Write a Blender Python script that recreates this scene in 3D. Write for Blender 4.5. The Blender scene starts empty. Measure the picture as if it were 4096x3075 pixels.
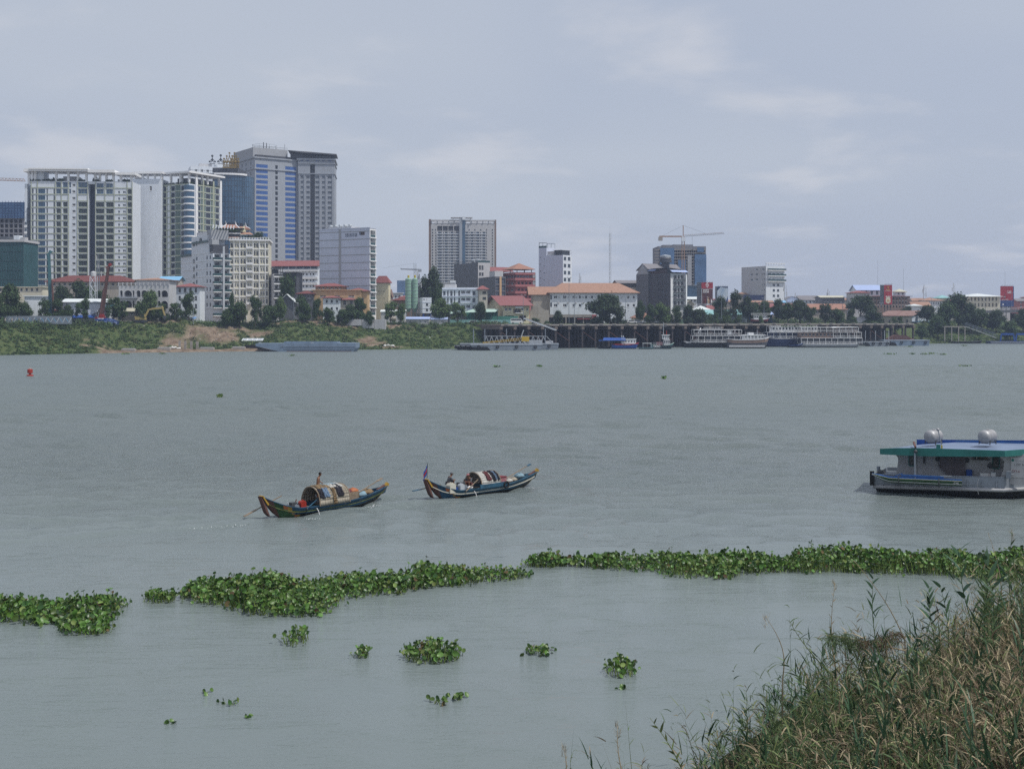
# River view with sampans, house boat and city skyline; built from code only (sections: camera, materials, mesh builder, sky, ground, water, buildings, quay, boats, people, plants)
import bpy,math,random
import numpy as np
from mathutils import Vector,Matrix,noise as mnoise
random.seed(7);rng=np.random.default_rng(7)
sc=bpy.context.scene
C=sc.collection
R=math.radians
F,HZ,H=4700.0,1270.0,12.0
cam_d=bpy.data.cameras.new('camera');cam=bpy.data.objects.new('camera',cam_d);C.objects.link(cam)
cam.location=(0,0,H);cam.rotation_euler=(R(90),0,0)
cam_d.sensor_width=36;cam_d.lens=F/4096*36;cam_d.shift_y=-(1537.5-HZ)/4096
cam_d.clip_start=0.5;cam_d.clip_end=20000
sc.camera=cam
def at(px,py,Y):return Vector(((px-2048)/F*Y,Y,H-(py-HZ)/F*Y))
def gnd(px,py):return at(px,py,H*F/(py-HZ))
def zof(py,Y):return H-(py-HZ)/F*Y
def xof(px,Y):return(px-2048)/F*Y
MATS={}
def mat(name,col,rough=0.7,var=0.12,scale=0.6,metal=0.0,spec=0.3,streak=0.0,island=0.0,trans=0.0,bump=0.0,stretch=None,alt=None,detail=4):
 if name in MATS:return MATS[name]
 m=bpy.data.materials.new(name);m.use_nodes=True
 n=m.node_tree.nodes;l=m.node_tree.links;n.clear()
 out=n.new('ShaderNodeOutputMaterial');b=n.new('ShaderNodeBsdfPrincipled')
 l.new(b.outputs[0],out.inputs[0])
 b.inputs['Roughness'].default_value=rough;b.inputs['Metallic'].default_value=metal
 b.inputs['Specular IOR Level'].default_value=spec
 geo=n.new('ShaderNodeTexCoord');mp=n.new('ShaderNodeMapping');l.new(geo.outputs['Object'],mp.inputs[0])
 if stretch:mp.inputs['Scale'].default_value=stretch
 nz=n.new('ShaderNodeTexNoise');nz.inputs['Scale'].default_value=scale;nz.inputs['Detail'].default_value=detail
 nz.inputs['Roughness'].default_value=0.65
 l.new(mp.outputs[0],nz.inputs['Vector'])
 mr=n.new('ShaderNodeMapRange');mr.inputs[1].default_value=0.3;mr.inputs[2].default_value=0.7
 l.new(nz.outputs['Fac'],mr.inputs[0])
 mx=n.new('ShaderNodeMix');mx.data_type='RGBA'
 c=Vector(col)
 lo=c*(1-var);hi=c*(1+var)
 if alt is not None:lo,hi=c,Vector(alt)
 mx.inputs[6].default_value=(*lo,1);mx.inputs[7].default_value=(*hi,1)
 l.new(mr.outputs[0],mx.inputs[0]);last=mx.outputs[2]
 if streak>0:
  m2=n.new('ShaderNodeMapping');m2 .inputs['Scale'].default_value=(1.1,1.1,0.09);l.new(geo.outputs['Object'],m2 .inputs[0])
  n2=n.new('ShaderNodeTexNoise');n2 .inputs['Scale'].default_value=0.9;n2 .inputs['Detail'].default_value=6
  l.new(m2 .outputs[0],n2 .inputs['Vector'])
  r2=n.new('ShaderNodeMapRange');r2 .inputs[1].default_value=0.46;r2 .inputs[2].default_value=0.72;r2 .inputs[4].default_value=streak
  l.new(n2 .outputs['Fac'],r2 .inputs[0])
  x2=n.new('ShaderNodeMix');x2 .data_type='RGBA';l.new(r2 .outputs[0],x2 .inputs[0]);l.new(last,x2 .inputs[6])
  x2 .inputs[7].default_value=(*(c*0.45),1);last=x2 .outputs[2]
 if island>0:
  g=n.new('ShaderNodeNewGeometry');hs=n.new('ShaderNodeHueSaturation')
  r3=n.new('ShaderNodeMapRange');r3 .inputs[3].default_value=1-island;r3 .inputs[4].default_value=1+island
  l.new(g.outputs['Random Per Island'],r3 .inputs[0]);l.new(r3 .outputs[0],hs.inputs['Value'])
  r4=n.new('ShaderNodeMapRange');r4 .inputs[3].default_value=0.5-island*0.05;r4 .inputs[4].default_value=0.5+island*0.03
  l.new(g.outputs['Random Per Island'],r4 .inputs[0]);l.new(r4 .outputs[0],hs.inputs['Hue'])
  l.new(last,hs.inputs['Color']);last=hs.outputs[0]
 l.new(last,b.inputs['Base Color'])
 if bump>0:
  bp=n.new('ShaderNodeBump');bp.inputs['Strength'].default_value=0.6;bp.inputs['Distance'].default_value=bump
  l.new(nz.outputs['Fac'],bp.inputs['Height']);l.new(bp.outputs[0],b.inputs['Normal'])
 if trans>0:
  t=n.new('ShaderNodeBsdfTranslucent');ms=n.new('ShaderNodeMixShader');ms.inputs[0].default_value=trans
  l.new(last,t.inputs['Color']);l.new(b.outputs[0],ms.inputs[1]);l.new(t.outputs[0],ms.inputs[2]);l.new(ms.outputs[0],out.inputs[0])
 MATS[name]=m
 return m
def M(n):return MATS[n]
white=mat('white_paint',(0.70,0.74,0.79),0.6,0.05,0.4,streak=0.18)
mat('white_clean',(0.80,0.80,0.80),0.5,0.04)
mat('pale_blue_wall',(0.56,0.60,0.71),0.7,0.05,0.15,streak=0.12)
mat('cream_wall',(0.64,0.61,0.49),0.7,0.06,streak=0.15)
mat('ochre_wall',(0.52,0.36,0.20),0.8,0.12,streak=0.25)
mat('yellow_wall',(0.66,0.60,0.42),0.75,0.06,streak=0.15)
mat('olive_trim',(0.42,0.45,0.34),0.7,0.06)
mat('sage_panel',(0.12,0.165,0.145),0.7,0.06)
mat('navy_panel',(0.035,0.045,0.075),0.4,0.1)
mat('grey_wall',(0.36,0.37,0.39),0.7,0.06,streak=0.15)
mat('stone_wall',(0.34,0.365,0.405),0.7,0.06,streak=0.15)
mat('light_grey_wall',(0.50,0.50,0.51),0.7,0.06,streak=0.15)
mat('dark_grey_wall',(0.13,0.135,0.15),0.6,0.08,streak=0.15)
mat('charcoal_wall',(0.065,0.068,0.08),0.5,0.1)
mat('brown_wall',(0.24,0.17,0.14),0.8,0.1,streak=0.2)
mat('pink_wall',(0.40,0.15,0.15),0.75,0.1,streak=0.2)
mat('dull_wall',(0.42,0.38,0.33),0.8,0.12,streak=0.3)
mat('concrete',(0.34,0.31,0.28),0.9,0.18,0.9,streak=0.35)
mat('raw_concrete',(0.21,0.21,0.23),0.9,0.15)
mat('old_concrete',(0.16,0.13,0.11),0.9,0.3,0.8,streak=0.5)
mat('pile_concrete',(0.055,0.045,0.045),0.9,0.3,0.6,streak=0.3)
mat('red_roof',(0.24,0.088,0.085),0.7,0.14,1.2)
mat('dark_red_roof',(0.15,0.05,0.045),0.8,0.12,1.2)
mat('orange_roof',(0.33,0.195,0.14),0.85,0.2,1.3)
mat('bright_orange_roof',(0.31,0.165,0.12),0.8,0.14,1.3)
mat('rust_roof',(0.17,0.085,0.07),0.85,0.3,0.35,alt=(0.30,0.2,0.17))
mat('white_roof',(0.66,0.70,0.70),0.5,0.06)
mat('green_roof',(0.42,0.56,0.49),0.5,0.06)
mat('aqua_roof',(0.25,0.46,0.46),0.5,0.06)
mat('pale_blue_roof',(0.36,0.44,0.66),0.5,0.06)
mat('blue_roof',(0.09,0.25,0.52),0.5,0.08)
mat('sky_roof',(0.20,0.42,0.62),0.5,0.08)
mat('grey_roof',(0.20,0.19,0.20),0.8,0.1)
mat('beige_roof',(0.50,0.48,0.38),0.8,0.1)
mat('blue_paint',(0.02,0.075,0.30),0.45,0.15,2)
mat('navy_paint',(0.02,0.035,0.10),0.45,0.15,1)
mat('red_paint',(0.30,0.025,0.02),0.5,0.2,2)
mat('buoy_red',(0.36,0.035,0.02),0.5,0.25,2.5,streak=0.3)
mat('maroon',(0.17,0.03,0.035),0.7,0.15)
mat('yellow_paint',(0.52,0.34,0.03),0.5,0.15,1)
mat('machine_yellow',(0.40,0.31,0.12),0.6,0.15,1)
mat('teal_steel',(0.07,0.17,0.19),0.6,0.2,1)
mat('rust_steel',(0.12,0.06,0.05),0.8,0.25,1)
mat('black_paint',(0.012,0.013,0.015),0.45,0.2,2)
mat('grey_steel',(0.22,0.25,0.29),0.55,0.12,0.8,streak=0.25)
mat('barge_blue',(0.19,0.25,0.33),0.6,0.15,0.3,streak=0.3)
mat('pale_steel',(0.44,0.47,0.50),0.5,0.1)
mat('silo_green',(0.25,0.40,0.31),0.6,0.1,0.6,streak=0.25)
mat('green_net',(0.025,0.085,0.095),0.9,0.2,0.15)
mat('shade_net',(0.07,0.23,0.18),0.9,0.1,0.5)
mat('blue_net',(0.09,0.17,0.31),0.9,0.25,0.12)
mat('crane_orange',(0.36,0.23,0.16),0.6,0.1)
mat('crane_grey',(0.30,0.32,0.35),0.6,0.1)
mat('steel_dark',(0.06,0.065,0.07),0.5,0.15)
mat('gold',(0.26,0.18,0.06),0.4,0.1,metal=0.3)
mat('glass_dark',(0.025,0.032,0.045),0.15,0.3,0.25,spec=0.6)
mat('glass_mid',(0.06,0.085,0.12),0.12,0.3,0.25,spec=0.7)
mat('glass_teal',(0.03,0.075,0.08),0.2,0.3,0.25,spec=0.6)
mat('glass_blue',(0.04,0.11,0.33),0.2,0.12,0.25,spec=0.5)
mat('curtain_glass',(0.045,0.10,0.17),0.25,0.35,0.2,spec=0.6,stretch=(1,1,0.4))
mat('hotel_glass',(0.05,0.10,0.17),0.15,0.5,0.35,spec=0.7)
mat('tarp_blue',(0.03,0.06,0.17),0.5,0.2,1)
mat('tarp_yellow',(0.50,0.40,0.07),0.6,0.1,1)
mat('wood',(0.20,0.12,0.07),0.8,0.3,4,stretch=(1,6,6))
mat('old_wood',(0.23,0.18,0.13),0.85,0.3,5)
mat('bark',(0.085,0.065,0.05),0.9,0.3,3)
mat('rubber',(0.015,0.015,0.016),0.8,0.2)
mat('rope',(0.42,0.38,0.31),0.9,0.15)
mat('bag_white',(0.68,0.67,0.64),0.7,0.1)
mat('leaf_dark',(0.046,0.072,0.034),0.7,0.35,0.25,island=0.45,trans=0.2,spec=0.2)
mat('leaf_mid',(0.058,0.098,0.036),0.7,0.35,0.25,island=0.45,trans=0.2,spec=0.2)
mat('leaf_light',(0.10,0.155,0.055),0.7,0.3,0.25,island=0.4,trans=0.2,spec=0.2)
mat('leaf_yellow',(0.12,0.14,0.055),0.7,0.3,0.25,island=0.4,trans=0.2,spec=0.2)
mat('leaf_dry',(0.13,0.10,0.065),0.9,0.3,0.25,island=0.4)
class MB:
 def __init__(s):s.v=[];s.f=[];s.m=[];s.mats=[]
 def mi(s,m):
  if isinstance(m,str):m=MATS[m]
  if m not in s.mats:s.mats.append(m)
  return s.mats.index(m)
 def add(s,vs,fs,m):
  o=len(s.v);k=s.mi(m)
  s.v+=[tuple(v)for v in vs]
  for f in fs:s.f.append(tuple(i+o for i in f));s.m.append(k)
  return s
 def box(s,x0,y0,z0,x1,y1,z1,m):
  return s.add([(x0,y0,z0),(x1,y0,z0),(x1,y1,z0),(x0,y1,z0),(x0,y0,z1),(x1,y0,z1),(x1,y1,z1),(x0,y1,z1)],[(3,2,1,0),(4,5,6,7),(0,1,5,4),(1,2,6,5),(2,3,7,6),(3,0,4,7)],m)
 def bar(s,p,q,w,m,h=None):
  p=Vector(p);q=Vector(q);d=(q-p)
  if d.length<1e-6:return s
  d.normalize();up=Vector((0,0,1))if abs(d.z)<0.95 else Vector((0,1,0))
  a=d.cross(up).normalized();b=a.cross(d).normalized();h=h or w
  a*=w/2;b*=h/2
  vs=[p-a-b,p+a-b,p+a+b,p-a+b,q-a-b,q+a-b,q+a+b,q-a+b]
  return s.add(vs,[(3,2,1,0),(4,5,6,7),(0,1,5,4),(1,2,6,5),(2,3,7,6),(3,0,4,7)],m)
 def tube(s,p,q,r0,m,r1=None,n=8):
  return s.path([p,q],[r0,r0 if r1 is None else r1],m,n)
 def path(s,pts,rs,m,n=8):
  pts=[Vector(p)for p in pts];o=[];
  if not hasattr(rs,'__len__'):rs=[rs]*len(pts)
  a=None
  for i,p in enumerate(pts):
   d=(pts[min(i+1,len(pts)-1)]-pts[max(i-1,0)])
   if d.length<1e-9:d=Vector((0,0,1))
   d.normalize()
   if a is None:
    up=Vector((0,0,1))if abs(d.z)<0.9 else Vector((1,0,0));a=d.cross(up).normalized()
   else:
    a=(a-d*a.dot(d));a=a.normalized()if a.length>1e-6 else d.orthogonal().normalized()
   b=d.cross(a)
   for k in range(n):
    t=2*math.pi*k/n;o.append(p+(a*math.cos(t)+b*math.sin(t))*rs[i])
  fs=[]
  for i in range(len(pts)-1):
   for k in range(n):
    j=(k+1)%n;fs.append((i*n+k,i*n+j,(i+1)*n+j,(i+1)*n+k))
  fs.append(tuple(range(n-1,-1,-1)));fs.append(tuple((len(pts)-1)*n+k for k in range(n)))
  return s.add(o,fs,m)
 def lathe(s,prof,m,c=(0,0,0),n=16,axis='z'):
  o=[]
  for r,z in prof:
   for k in range(n):
    t=2*math.pi*k/n
    if axis=='z':o.append((c[0]+r*math.cos(t),c[1]+r*math.sin(t),c[2]+z))
    elif axis=='x':o.append((c[0]+z,c[1]+r*math.cos(t),c[2]+r*math.sin(t)))
    else:o.append((c[0]+r*math.sin(t),c[1]+z,c[2]+r*math.cos(t)))
  fs=[]
  for i in range(len(prof)-1):
   for k in range(n):
    j=(k+1)%n;fs.append((i*n+k,i*n+j,(i+1)*n+j,(i+1)*n+k))
  fs.append(tuple(range(n-1,-1,-1)));fs.append(tuple((len(prof)-1)*n+k for k in range(n)))
  return s.add(o,fs,m)
 def prism(s,poly,y0,y1,m,plane='xz'):
  n=len(poly)
  if plane=='xz':a=[(x,y0,z)for x,z in poly];b=[(x,y1,z)for x,z in poly]
  elif plane=='xy':a=[(x,y,y0)for x,y in poly];b=[(x,y,y1)for x,y in poly]
  else:a=[(y0,x,z)for x,z in poly];b=[(y1,x,z)for x,z in poly]
  fs=[tuple(range(n)),tuple(range(2*n-1,n-1,-1))]+[(i,(i+1)%n+0,n+(i+1)%n,n+i)for i in range(n)]
  return s.add(a+b,fs,m)
 def mesh(s,name,smooth=False):
  me=bpy.data.meshes.new(name);me.from_pydata(s.v,[],s.f)
  for m in s.mats:me.materials.append(m)
  me.polygons.foreach_set('material_index',s.m)
  if smooth:me.polygons.foreach_set('use_smooth',[True]*len(s.f))
  me.update();return me
 def build(s,name,parent=None,loc=(0,0,0),rz=0,smooth=False,label=None):
  return link(name,s.mesh(name,smooth),parent,loc,rz,label)
def link(name,me,parent=None,loc=(0,0,0),rz=0,label=None):
 o=bpy.data.objects.new(name,me);C.objects.link(o);o.location=loc;o.rotation_euler=(0,0,rz)
 if parent is not None:o.parent=parent
 if label:o['label']=label
 return o
def tag(o,label,cat,group=None,kind=None):
 o['label']=label;o['category']=cat
 if group:o['group']=group
 if kind:o['kind']=kind
 return o
def thing(name,label,cat,loc=(0,0,0),rz=0,group=None):
 o=bpy.data.objects.new(name,None);C.objects.link(o);o.location=loc;o.rotation_euler=(0,0,rz)
 o.empty_display_size=0.5
 return tag(o,label,cat,group)
def struct(o):o['kind']='structure';return o
def copy_tree(o,parent=None):
 c=o.copy();C.objects.link(c);c.parent=parent
 for ch in list(o.children):copy_tree(ch,c)
 return c
def quads(centers,sizes,normals,name,mats,midx=None,aspect=1.0,spin=None):
 """leaf cloud: one small folded leaf per centre, numpy all the way"""
 n=len(centers);nr=normals/(np.linalg.norm(normals,axis=1,keepdims=True)+1e-9)
 ref=rng.normal(size=(n,3));a=np.cross(nr,ref);a/=(np.linalg.norm(a,axis=1,keepdims=True)+1e-9);b=np.cross(nr,a)
 s=np.asarray(sizes)[:,None]*0.5
 v=np.empty((n,4,3));v[:,0]=centers-a*s*aspect;v[:,1]=centers-b*s*0.55+nr*s*0.15;v[:,2]=centers+a*s*aspect;v[:,3]=centers+b*s*0.55-nr*s*0.1
 me=bpy.data.meshes.new(name);me.vertices.add(4*n);me.vertices.foreach_set('co',v.reshape(-1))
 me.loops.add(4*n);me.loops.foreach_set('vertex_index',np.arange(4*n,dtype=np.int32))
 me.polygons.add(n);me.polygons.foreach_set('loop_start',np.arange(0,4*n,4,dtype=np.int32))
 for m in mats:me.materials.append(MATS[m]if isinstance(m,str)else m)
 if midx is not None:me.polygons.foreach_set('material_index',np.asarray(midx,dtype=np.int32))
 me.update(calc_edges=True);me.validate();return me
SUN_EL,SUN_AZ=R(60),math.atan2(-0.42,0.90)
sd=Vector((math.cos(SUN_EL)*math.cos(SUN_AZ),math.cos(SUN_EL)*math.sin(SUN_AZ),math.sin(SUN_EL)))
w=bpy.data.worlds.new('World');sc.world=w;w.use_nodes=True
n=w.node_tree.nodes;l=w.node_tree.links;n.clear()
wo=n.new('ShaderNodeOutputWorld');bg=n.new('ShaderNodeBackground');l.new(bg.outputs[0],wo.inputs[0])
sky=n.new('ShaderNodeTexSky');sky.sky_type='NISHITA';sky.sun_disc=False
sky.sun_elevation=SUN_EL;sky.sun_rotation=math.pi/2-SUN_AZ;sky.air_density=1.2;sky.dust_density=3.5;sky.ozone_density=1.5
tc=n.new('ShaderNodeTexCoord');sp=n.new('ShaderNodeSeparateXYZ');l.new(tc.outputs['Generated'],sp.inputs[0])
def math_n(op,a,b=None,c=None):
 q=n.new('ShaderNodeMath');q.operation=op
 for i,x in enumerate((a,b,c)):
  if x is None:continue
  if isinstance(x,(int,float)):q.inputs[i].default_value=x
  else:l.new(x,q.inputs[i])
 return q.outputs[0]
zz=math_n('ADD',math_n('MAXIMUM',sp.outputs[2],0.0),0.16)
cx=math_n('DIVIDE',sp.outputs[0],zz);cy=math_n('DIVIDE',sp.outputs[1],zz)
cv=n.new('ShaderNodeCombineXYZ');l.new(cx,cv.inputs[0]);l.new(cy,cv.inputs[1])
def cloud(scale,det,lo,hi,off):
 mp=n.new('ShaderNodeMapping');mp.inputs['Location'].default_value=off;l.new(cv.outputs[0],mp.inputs[0])
 z=n.new('ShaderNodeTexNoise');z.inputs['Scale'].default_value=scale;z.inputs['Detail'].default_value=det
 z.inputs['Roughness'].default_value=0.52;z.inputs['Distortion'].default_value=0.15;l.new(mp.outputs[0],z.inputs['Vector'])
 r=n.new('ShaderNodeMapRange');r.interpolation_type='SMOOTHSTEP';r.inputs[1].default_value=lo;r.inputs[2].default_value=hi
 l.new(z.outputs['Fac'],r.inputs[0]);return r.outputs[0]
c1=cloud(0.55,3,0.36,0.70,(3.1,1.7,0));c2=cloud(1.9,7,0.50,0.72,(7.3,2.2,0))
def wmix(f,a,b):
 x=n.new('ShaderNodeMix');x.data_type='RGBA'
 if isinstance(f,(int,float)):x.inputs[0].default_value=f
 else:l.new(f,x.inputs[0])
 for i,y in((6,a),(7,b)):
  if isinstance(y,tuple):x.inputs[i].default_value=y
  else:l.new(y,x.inputs[i])
 return x.outputs[2]
veil=wmix(0.86,sky.outputs[0],(4.7,5.25,6.4,1))
veil=wmix(math_n('MULTIPLY',c1,0.7),veil,(5.25,5.72,6.45,1))
veil=wmix(math_n('MULTIPLY',c2,0.5),veil,(6.8,6.85,7.2,1))
l.new(veil,bg.inputs[0]);bg.inputs[1].default_value=0.10
sl=bpy.data.lights.new('sun','SUN');sl.energy=3.2;sl.angle=R(1.2);sl.color=(1,0.965,0.91)
so=bpy.data.objects.new('sun',sl);C.objects.link(so);so.rotation_euler=sd.to_track_quat('Z','Y').to_euler()
sc.view_settings.view_transform='Standard';sc.view_settings.look='None';sc.view_settings.gamma=1;sc.view_settings.exposure=0.0
sc.cycles.max_bounces=6;sc.cycles.diffuse_bounces=3;sc.cycles.glossy_bounces=3;sc.cycles.transmission_bounces=4;sc.cycles.transparent_max_bounces=8
sc.cycles.volume_bounces=1;sc.cycles.use_denoising=False;sc.cycles.use_adaptive_sampling=False;sc.cycles.sample_clamp_direct=1.6;sc.cycles.sample_clamp_indirect=1.2;sc.cycles.caustics_reflective=False;sc.cycles.caustics_refractive=False
hz=MB().box(-1150,-60,-3.0,1150,1900,100,'concrete').build('haze');hz['kind']='stuff';hz['label']='pale blue river haze in the air';hz['category']='haze'
hm=bpy.data.materials.new('haze_air');hm.use_nodes=True;hn=hm.node_tree.nodes;hn.clear()
ho=hn.new('ShaderNodeOutputMaterial');hv=hn.new('ShaderNodeVolumePrincipled');hm.node_tree.links.new(hv.outputs[0],ho.inputs['Volume'])
hv.inputs['Color'].default_value=(0.62,0.74,1.0,1);hv.inputs['Density'].default_value=0.00019;hv.inputs['Anisotropy'].default_value=0.2
hz.data.materials.clear();hz.data.materials.append(hm)
WL=[(-400,1432),(0,1421),(250,1416),(520,1411),(1000,1405),(1450,1399),(1700,1397),(1900,1395),(2050,1392.5),(2200,1389.5),(2560,1386),(3200,1378.5),(3655,1374.5),(3750,1374),(4096,1372),(4700,1366)]
WLp=sorted((gnd(a,b).x,gnd(a,b).y)for a,b in WL)
WX=np.array([p[0]for p in WLp]);WY=np.array([p[1]for p in WLp])
def yw(x):return np.interp(x,WX,WY,left=None,right=None)+np.where(x<WX[0],(x-WX[0])*0.35,0)+np.where(x>WX[-1],(x-WX[-1])*0.5,0)
TOP=9.3
def vnoise(x,y,s,o=0.0):
 return(np.sin(x*s*1.0+o)+np.sin(y*s*1.3+o*2)+np.sin((x+y)*s*0.71+o*3)+np.sin((x*0.8-y)*s*1.9+o*5)*0.6+np.sin((x*1.7+y*0.6)*s*2.3+o)*0.4)/4.0
_pxs=np.arange(-300,4700,50.0)
def _ywp(px):
 k=(px-2048)/F;y=400.0
 for _ in range(40):y=float(yw(k*y))
 return y
_sh=np.array([(_ywp(p)-373)*(1.0 if p<1900 else .85 if p>2100 else 1-.15*(p-1900)/200)for p in _pxs])
def YM(px,Y):
 """the bank runs away to the right: push a depth measured for its left end back to this column's bank"""
 return Y+max(0,float(np.interp(px,_pxs,_sh)))*float(np.interp(Y,[520,720,1000],[1,.45,0]))
def px_of(x,y):return 2048+x/y*F
def bank_h(x,y):
 """ground height: x, y arrays"""
 d=(y-yw(x))*0.92;p=px_of(x,y)
 led=np.interp(p,[380,470,1000,1060,1120],[0,1,1,0.7,0])
 wid=np.interp(p,[0,300,450,1000,1300,1900,2100,3600,3750,4096],[24,26,20,26,30,30,26,26,34,34])
 base=np.interp(d,[-6,0,2.5,4.0],[-2.2,-0.15,0.5,0.8])
 dd=np.clip((d-3-led*9)/wid,0,1);s=dd*dd*(3-2*dd)
 lift=np.interp(p,[0,900,1700,2100,4096],[0.0,0.0,-0.4,0.0,0.0])
 hh=base+(TOP-0.8+lift)*(0.35*dd+0.65*s)
 hh+=vnoise(x,y,0.25)*0.35*np.clip(d/6,0,1)*np.clip(1.6-dd,0.15,1)
 for(mx,my,rx,hgt)in MOUNDS:
  hh+=hgt*np.exp(-(((x-mx)/rx)**2+((y-my)/(rx*0.8))**2))*(1+0.25*vnoise(x,y,1.3,2))
 return hh
def bpt(px,d):
 k=(px-2048)/F;y=400.0
 for _ in range(30):y=float(yw(k*y))+d
 return k*y,y
MOUNDS=[]
for px,d,rx,hg in[(905,26,7,2.2),(830,24,6,1.5),(650,34,9,1.6),(735,34,8,2.0),(1190,33,9,1.5),(1290,35,10,1.3),(960,30,6,1.5),(1590,30,5,0.9),(560,30,6,0.8)]:
 x,y=bpt(px,d);MOUNDS.append((x,y,rx,hg))
def tz(x,y):return float(bank_h(np.array([x]),np.array([y]))[0])
DIRT=[(700,20,6,6),(830,26,10,6),(890,22,8,5),(960,29,6,3),(735,13,6,3),(640,33,8,2),(1040,26,5,3),(1190,33,16,3.5),(1290,35,15,3.5),(1360,30,8,3),(1590,30,8,3),(1470,14,5,5),(1500,9,5,4),(370,9,5,1.4),(560,8,20,1.2),(900,8,30,2.5),(470,7,6,1.5),(1560,4,5,2)]
DP=[(*bpt(a,b),c,d)for a,b,c,d in DIRT]
def dirt_of(x,y):
 p=px_of(x,y);d=(y-yw(x))*0.92;m=np.zeros_like(x)
 for(cx_,cy_,rx,ry)in DP:
  m=np.maximum(m,1.45-np.sqrt(((x-cx_)/rx)**2+((y-cy_-(x-cx_)*0.35)/ry)**2))
 m=np.maximum(m,np.where((p>400)&(p<1115)&(d<9),1.2,0))
 m=m+vnoise(x,y,0.9,1.0)*0.45
 m=np.where(d>60,1.0+vnoise(x,y,0.05)*1.2,m)
 return np.clip(m*1.8-0.75,0,1)
def grid_obj(name,xs,ys,hf,mats,smooth=True,attr=None):
 X,Y=np.meshgrid(xs,ys);Z=hf(X,Y);nx,ny=len(xs),len(ys)
 co=np.stack([X,Y,Z],-1).reshape(-1,3)
 i=np.arange(nx*ny).reshape(ny,nx);q=np.stack([i[:-1,:-1],i[:-1,1:],i[1:,1:],i[1:,:-1]],-1).reshape(-1,4)
 me=bpy.data.meshes.new(name);me.vertices.add(len(co));me.vertices.foreach_set('co',co.reshape(-1))
 me.loops.add(q.size);me.loops.foreach_set('vertex_index',q.reshape(-1).astype(np.int32))
 me.polygons.add(len(q));me.polygons.foreach_set('loop_start',np.arange(0,q.size,4,dtype=np.int32))
 if smooth:me.polygons.foreach_set('use_smooth',np.ones(len(q),dtype=bool))
 me.update(calc_edges=True)
 if attr:
  a=me.attributes.new(attr[0],'FLOAT','POINT');a.data.foreach_set('value',attr[1](X,Y).reshape(-1).astype(np.float32))
 for m in mats:me.materials.append(m)
 return link(name,me)
gm=bpy.data.materials.new('bank_earth');gm.use_nodes=True
def earth_nodes(m,dirt_a,dirt_b,gr_a,gr_b,scale):
 n=m.node_tree.nodes;l=m.node_tree.links;b=n['Principled BSDF'];b.inputs['Roughness'].default_value=0.95;b.inputs['Specular IOR Level'].default_value=0.1
 at_=n.new('ShaderNodeAttribute');at_.attribute_name='dirt';tcn=n.new('ShaderNodeTexCoord')
 def nz(s,d=6):
  z=n.new('ShaderNodeTexNoise');z.inputs['Scale'].default_value=s;z.inputs['Detail'].default_value=d;l.new(tcn.outputs['Object'],z.inputs['Vector'])
  r=n.new('ShaderNodeMapRange');r.inputs[1].default_value=0.35;r.inputs[2].default_value=0.65;l.new(z.outputs['Fac'],r.inputs[0]);return r.outputs[0]
 def mx(f,a,bb):
  x=n.new('ShaderNodeMix');x.data_type='RGBA';l.new(f,x.inputs[0])
  for i,y in((6,a),(7,bb)):
   if isinstance(y,tuple):x.inputs[i].default_value=(*y,1)
   else:l.new(y,x.inputs[i])
  return x.outputs[2]
 d=mx(nz(scale),dirt_a,dirt_b);g=mx(nz(scale*1.7),gr_a,gr_b);l.new(mx(at_.outputs['Fac'],g,d),b.inputs['Base Color'])
 bp=n.new('ShaderNodeBump');bp.inputs['Distance'].default_value=0.35;bp.inputs['Strength'].default_value=0.8;l.new(nz(scale*2.5,8),bp.inputs['Height']);l.new(bp.outputs[0],b.inputs['Normal'])
earth_nodes(gm,(0.14,0.10,0.072),(0.27,0.21,0.155),(0.06,0.09,0.035),(0.10,0.12,0.05),0.45)
xs=np.concatenate([[-1400,-900,-600,-400,-300],np.arange(-260,330,1.1),[400,520,700,1000,1400]])
ts=np.concatenate([np.arange(-10,62,0.9),[70,90,130,200,320,500,800,1300,2200,6000]])
def bank_mesh():
 Xg=np.repeat(xs[None,:],len(ts),0);Yg=yw(xs)[None,:]+ts[:,None]
 return Xg,Yg
Xg,Yg=bank_mesh()
o=grid_obj('far_bank_ground',xs,ts,lambda X,Y:bank_h(Xg,Yg),[gm],attr=('dirt',lambda X,Y:dirt_of(Xg,Yg)))
co=np.stack([Xg,Yg,bank_h(Xg,Yg)],-1).reshape(-1);o.data.vertices.foreach_set('co',co);o.data.update();struct(o)
o.name='ground'
wm=bpy.data.materials.new('river_water');wm.use_nodes=True
n=wm.node_tree.nodes;l=wm.node_tree.links;b=n['Principled BSDF']
b.inputs['IOR'].default_value=1.33;b.inputs['Specular IOR Level'].default_value=0.5
tcn=n.new('ShaderNodeTexCoord')
def wn(scale,sx,sy,rz,det=4,rough=0.6):
 mp=n.new('ShaderNodeMapping');mp.inputs['Scale'].default_value=(sx,sy,1);mp.inputs['Rotation'].default_value=(0,0,rz);l.new(tcn.outputs['Object'],mp.inputs[0])
 z=n.new('ShaderNodeTexNoise');z.inputs['Scale'].default_value=scale;z.inputs['Detail'].default_value=det;z.inputs['Roughness'].default_value=rough
 l.new(mp.outputs[0],z.inputs['Vector']);return z.outputs['Fac']
def m2(op,a,bb):
 q=n.new('ShaderNodeMath');q.operation=op
 for i,x in enumerate((a,bb)):
  if isinstance(x,(int,float)):q.inputs[i].default_value=x
  else:l.new(x,q.inputs[i])
 return q.outputs[0]
rip=wn(2.6,0.55,1.5,R(8),5,0.62);swell=wn(0.55,0.5,1.4,R(-12),3);patch=wn(0.035,0.5,1.8,R(10),3)
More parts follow.
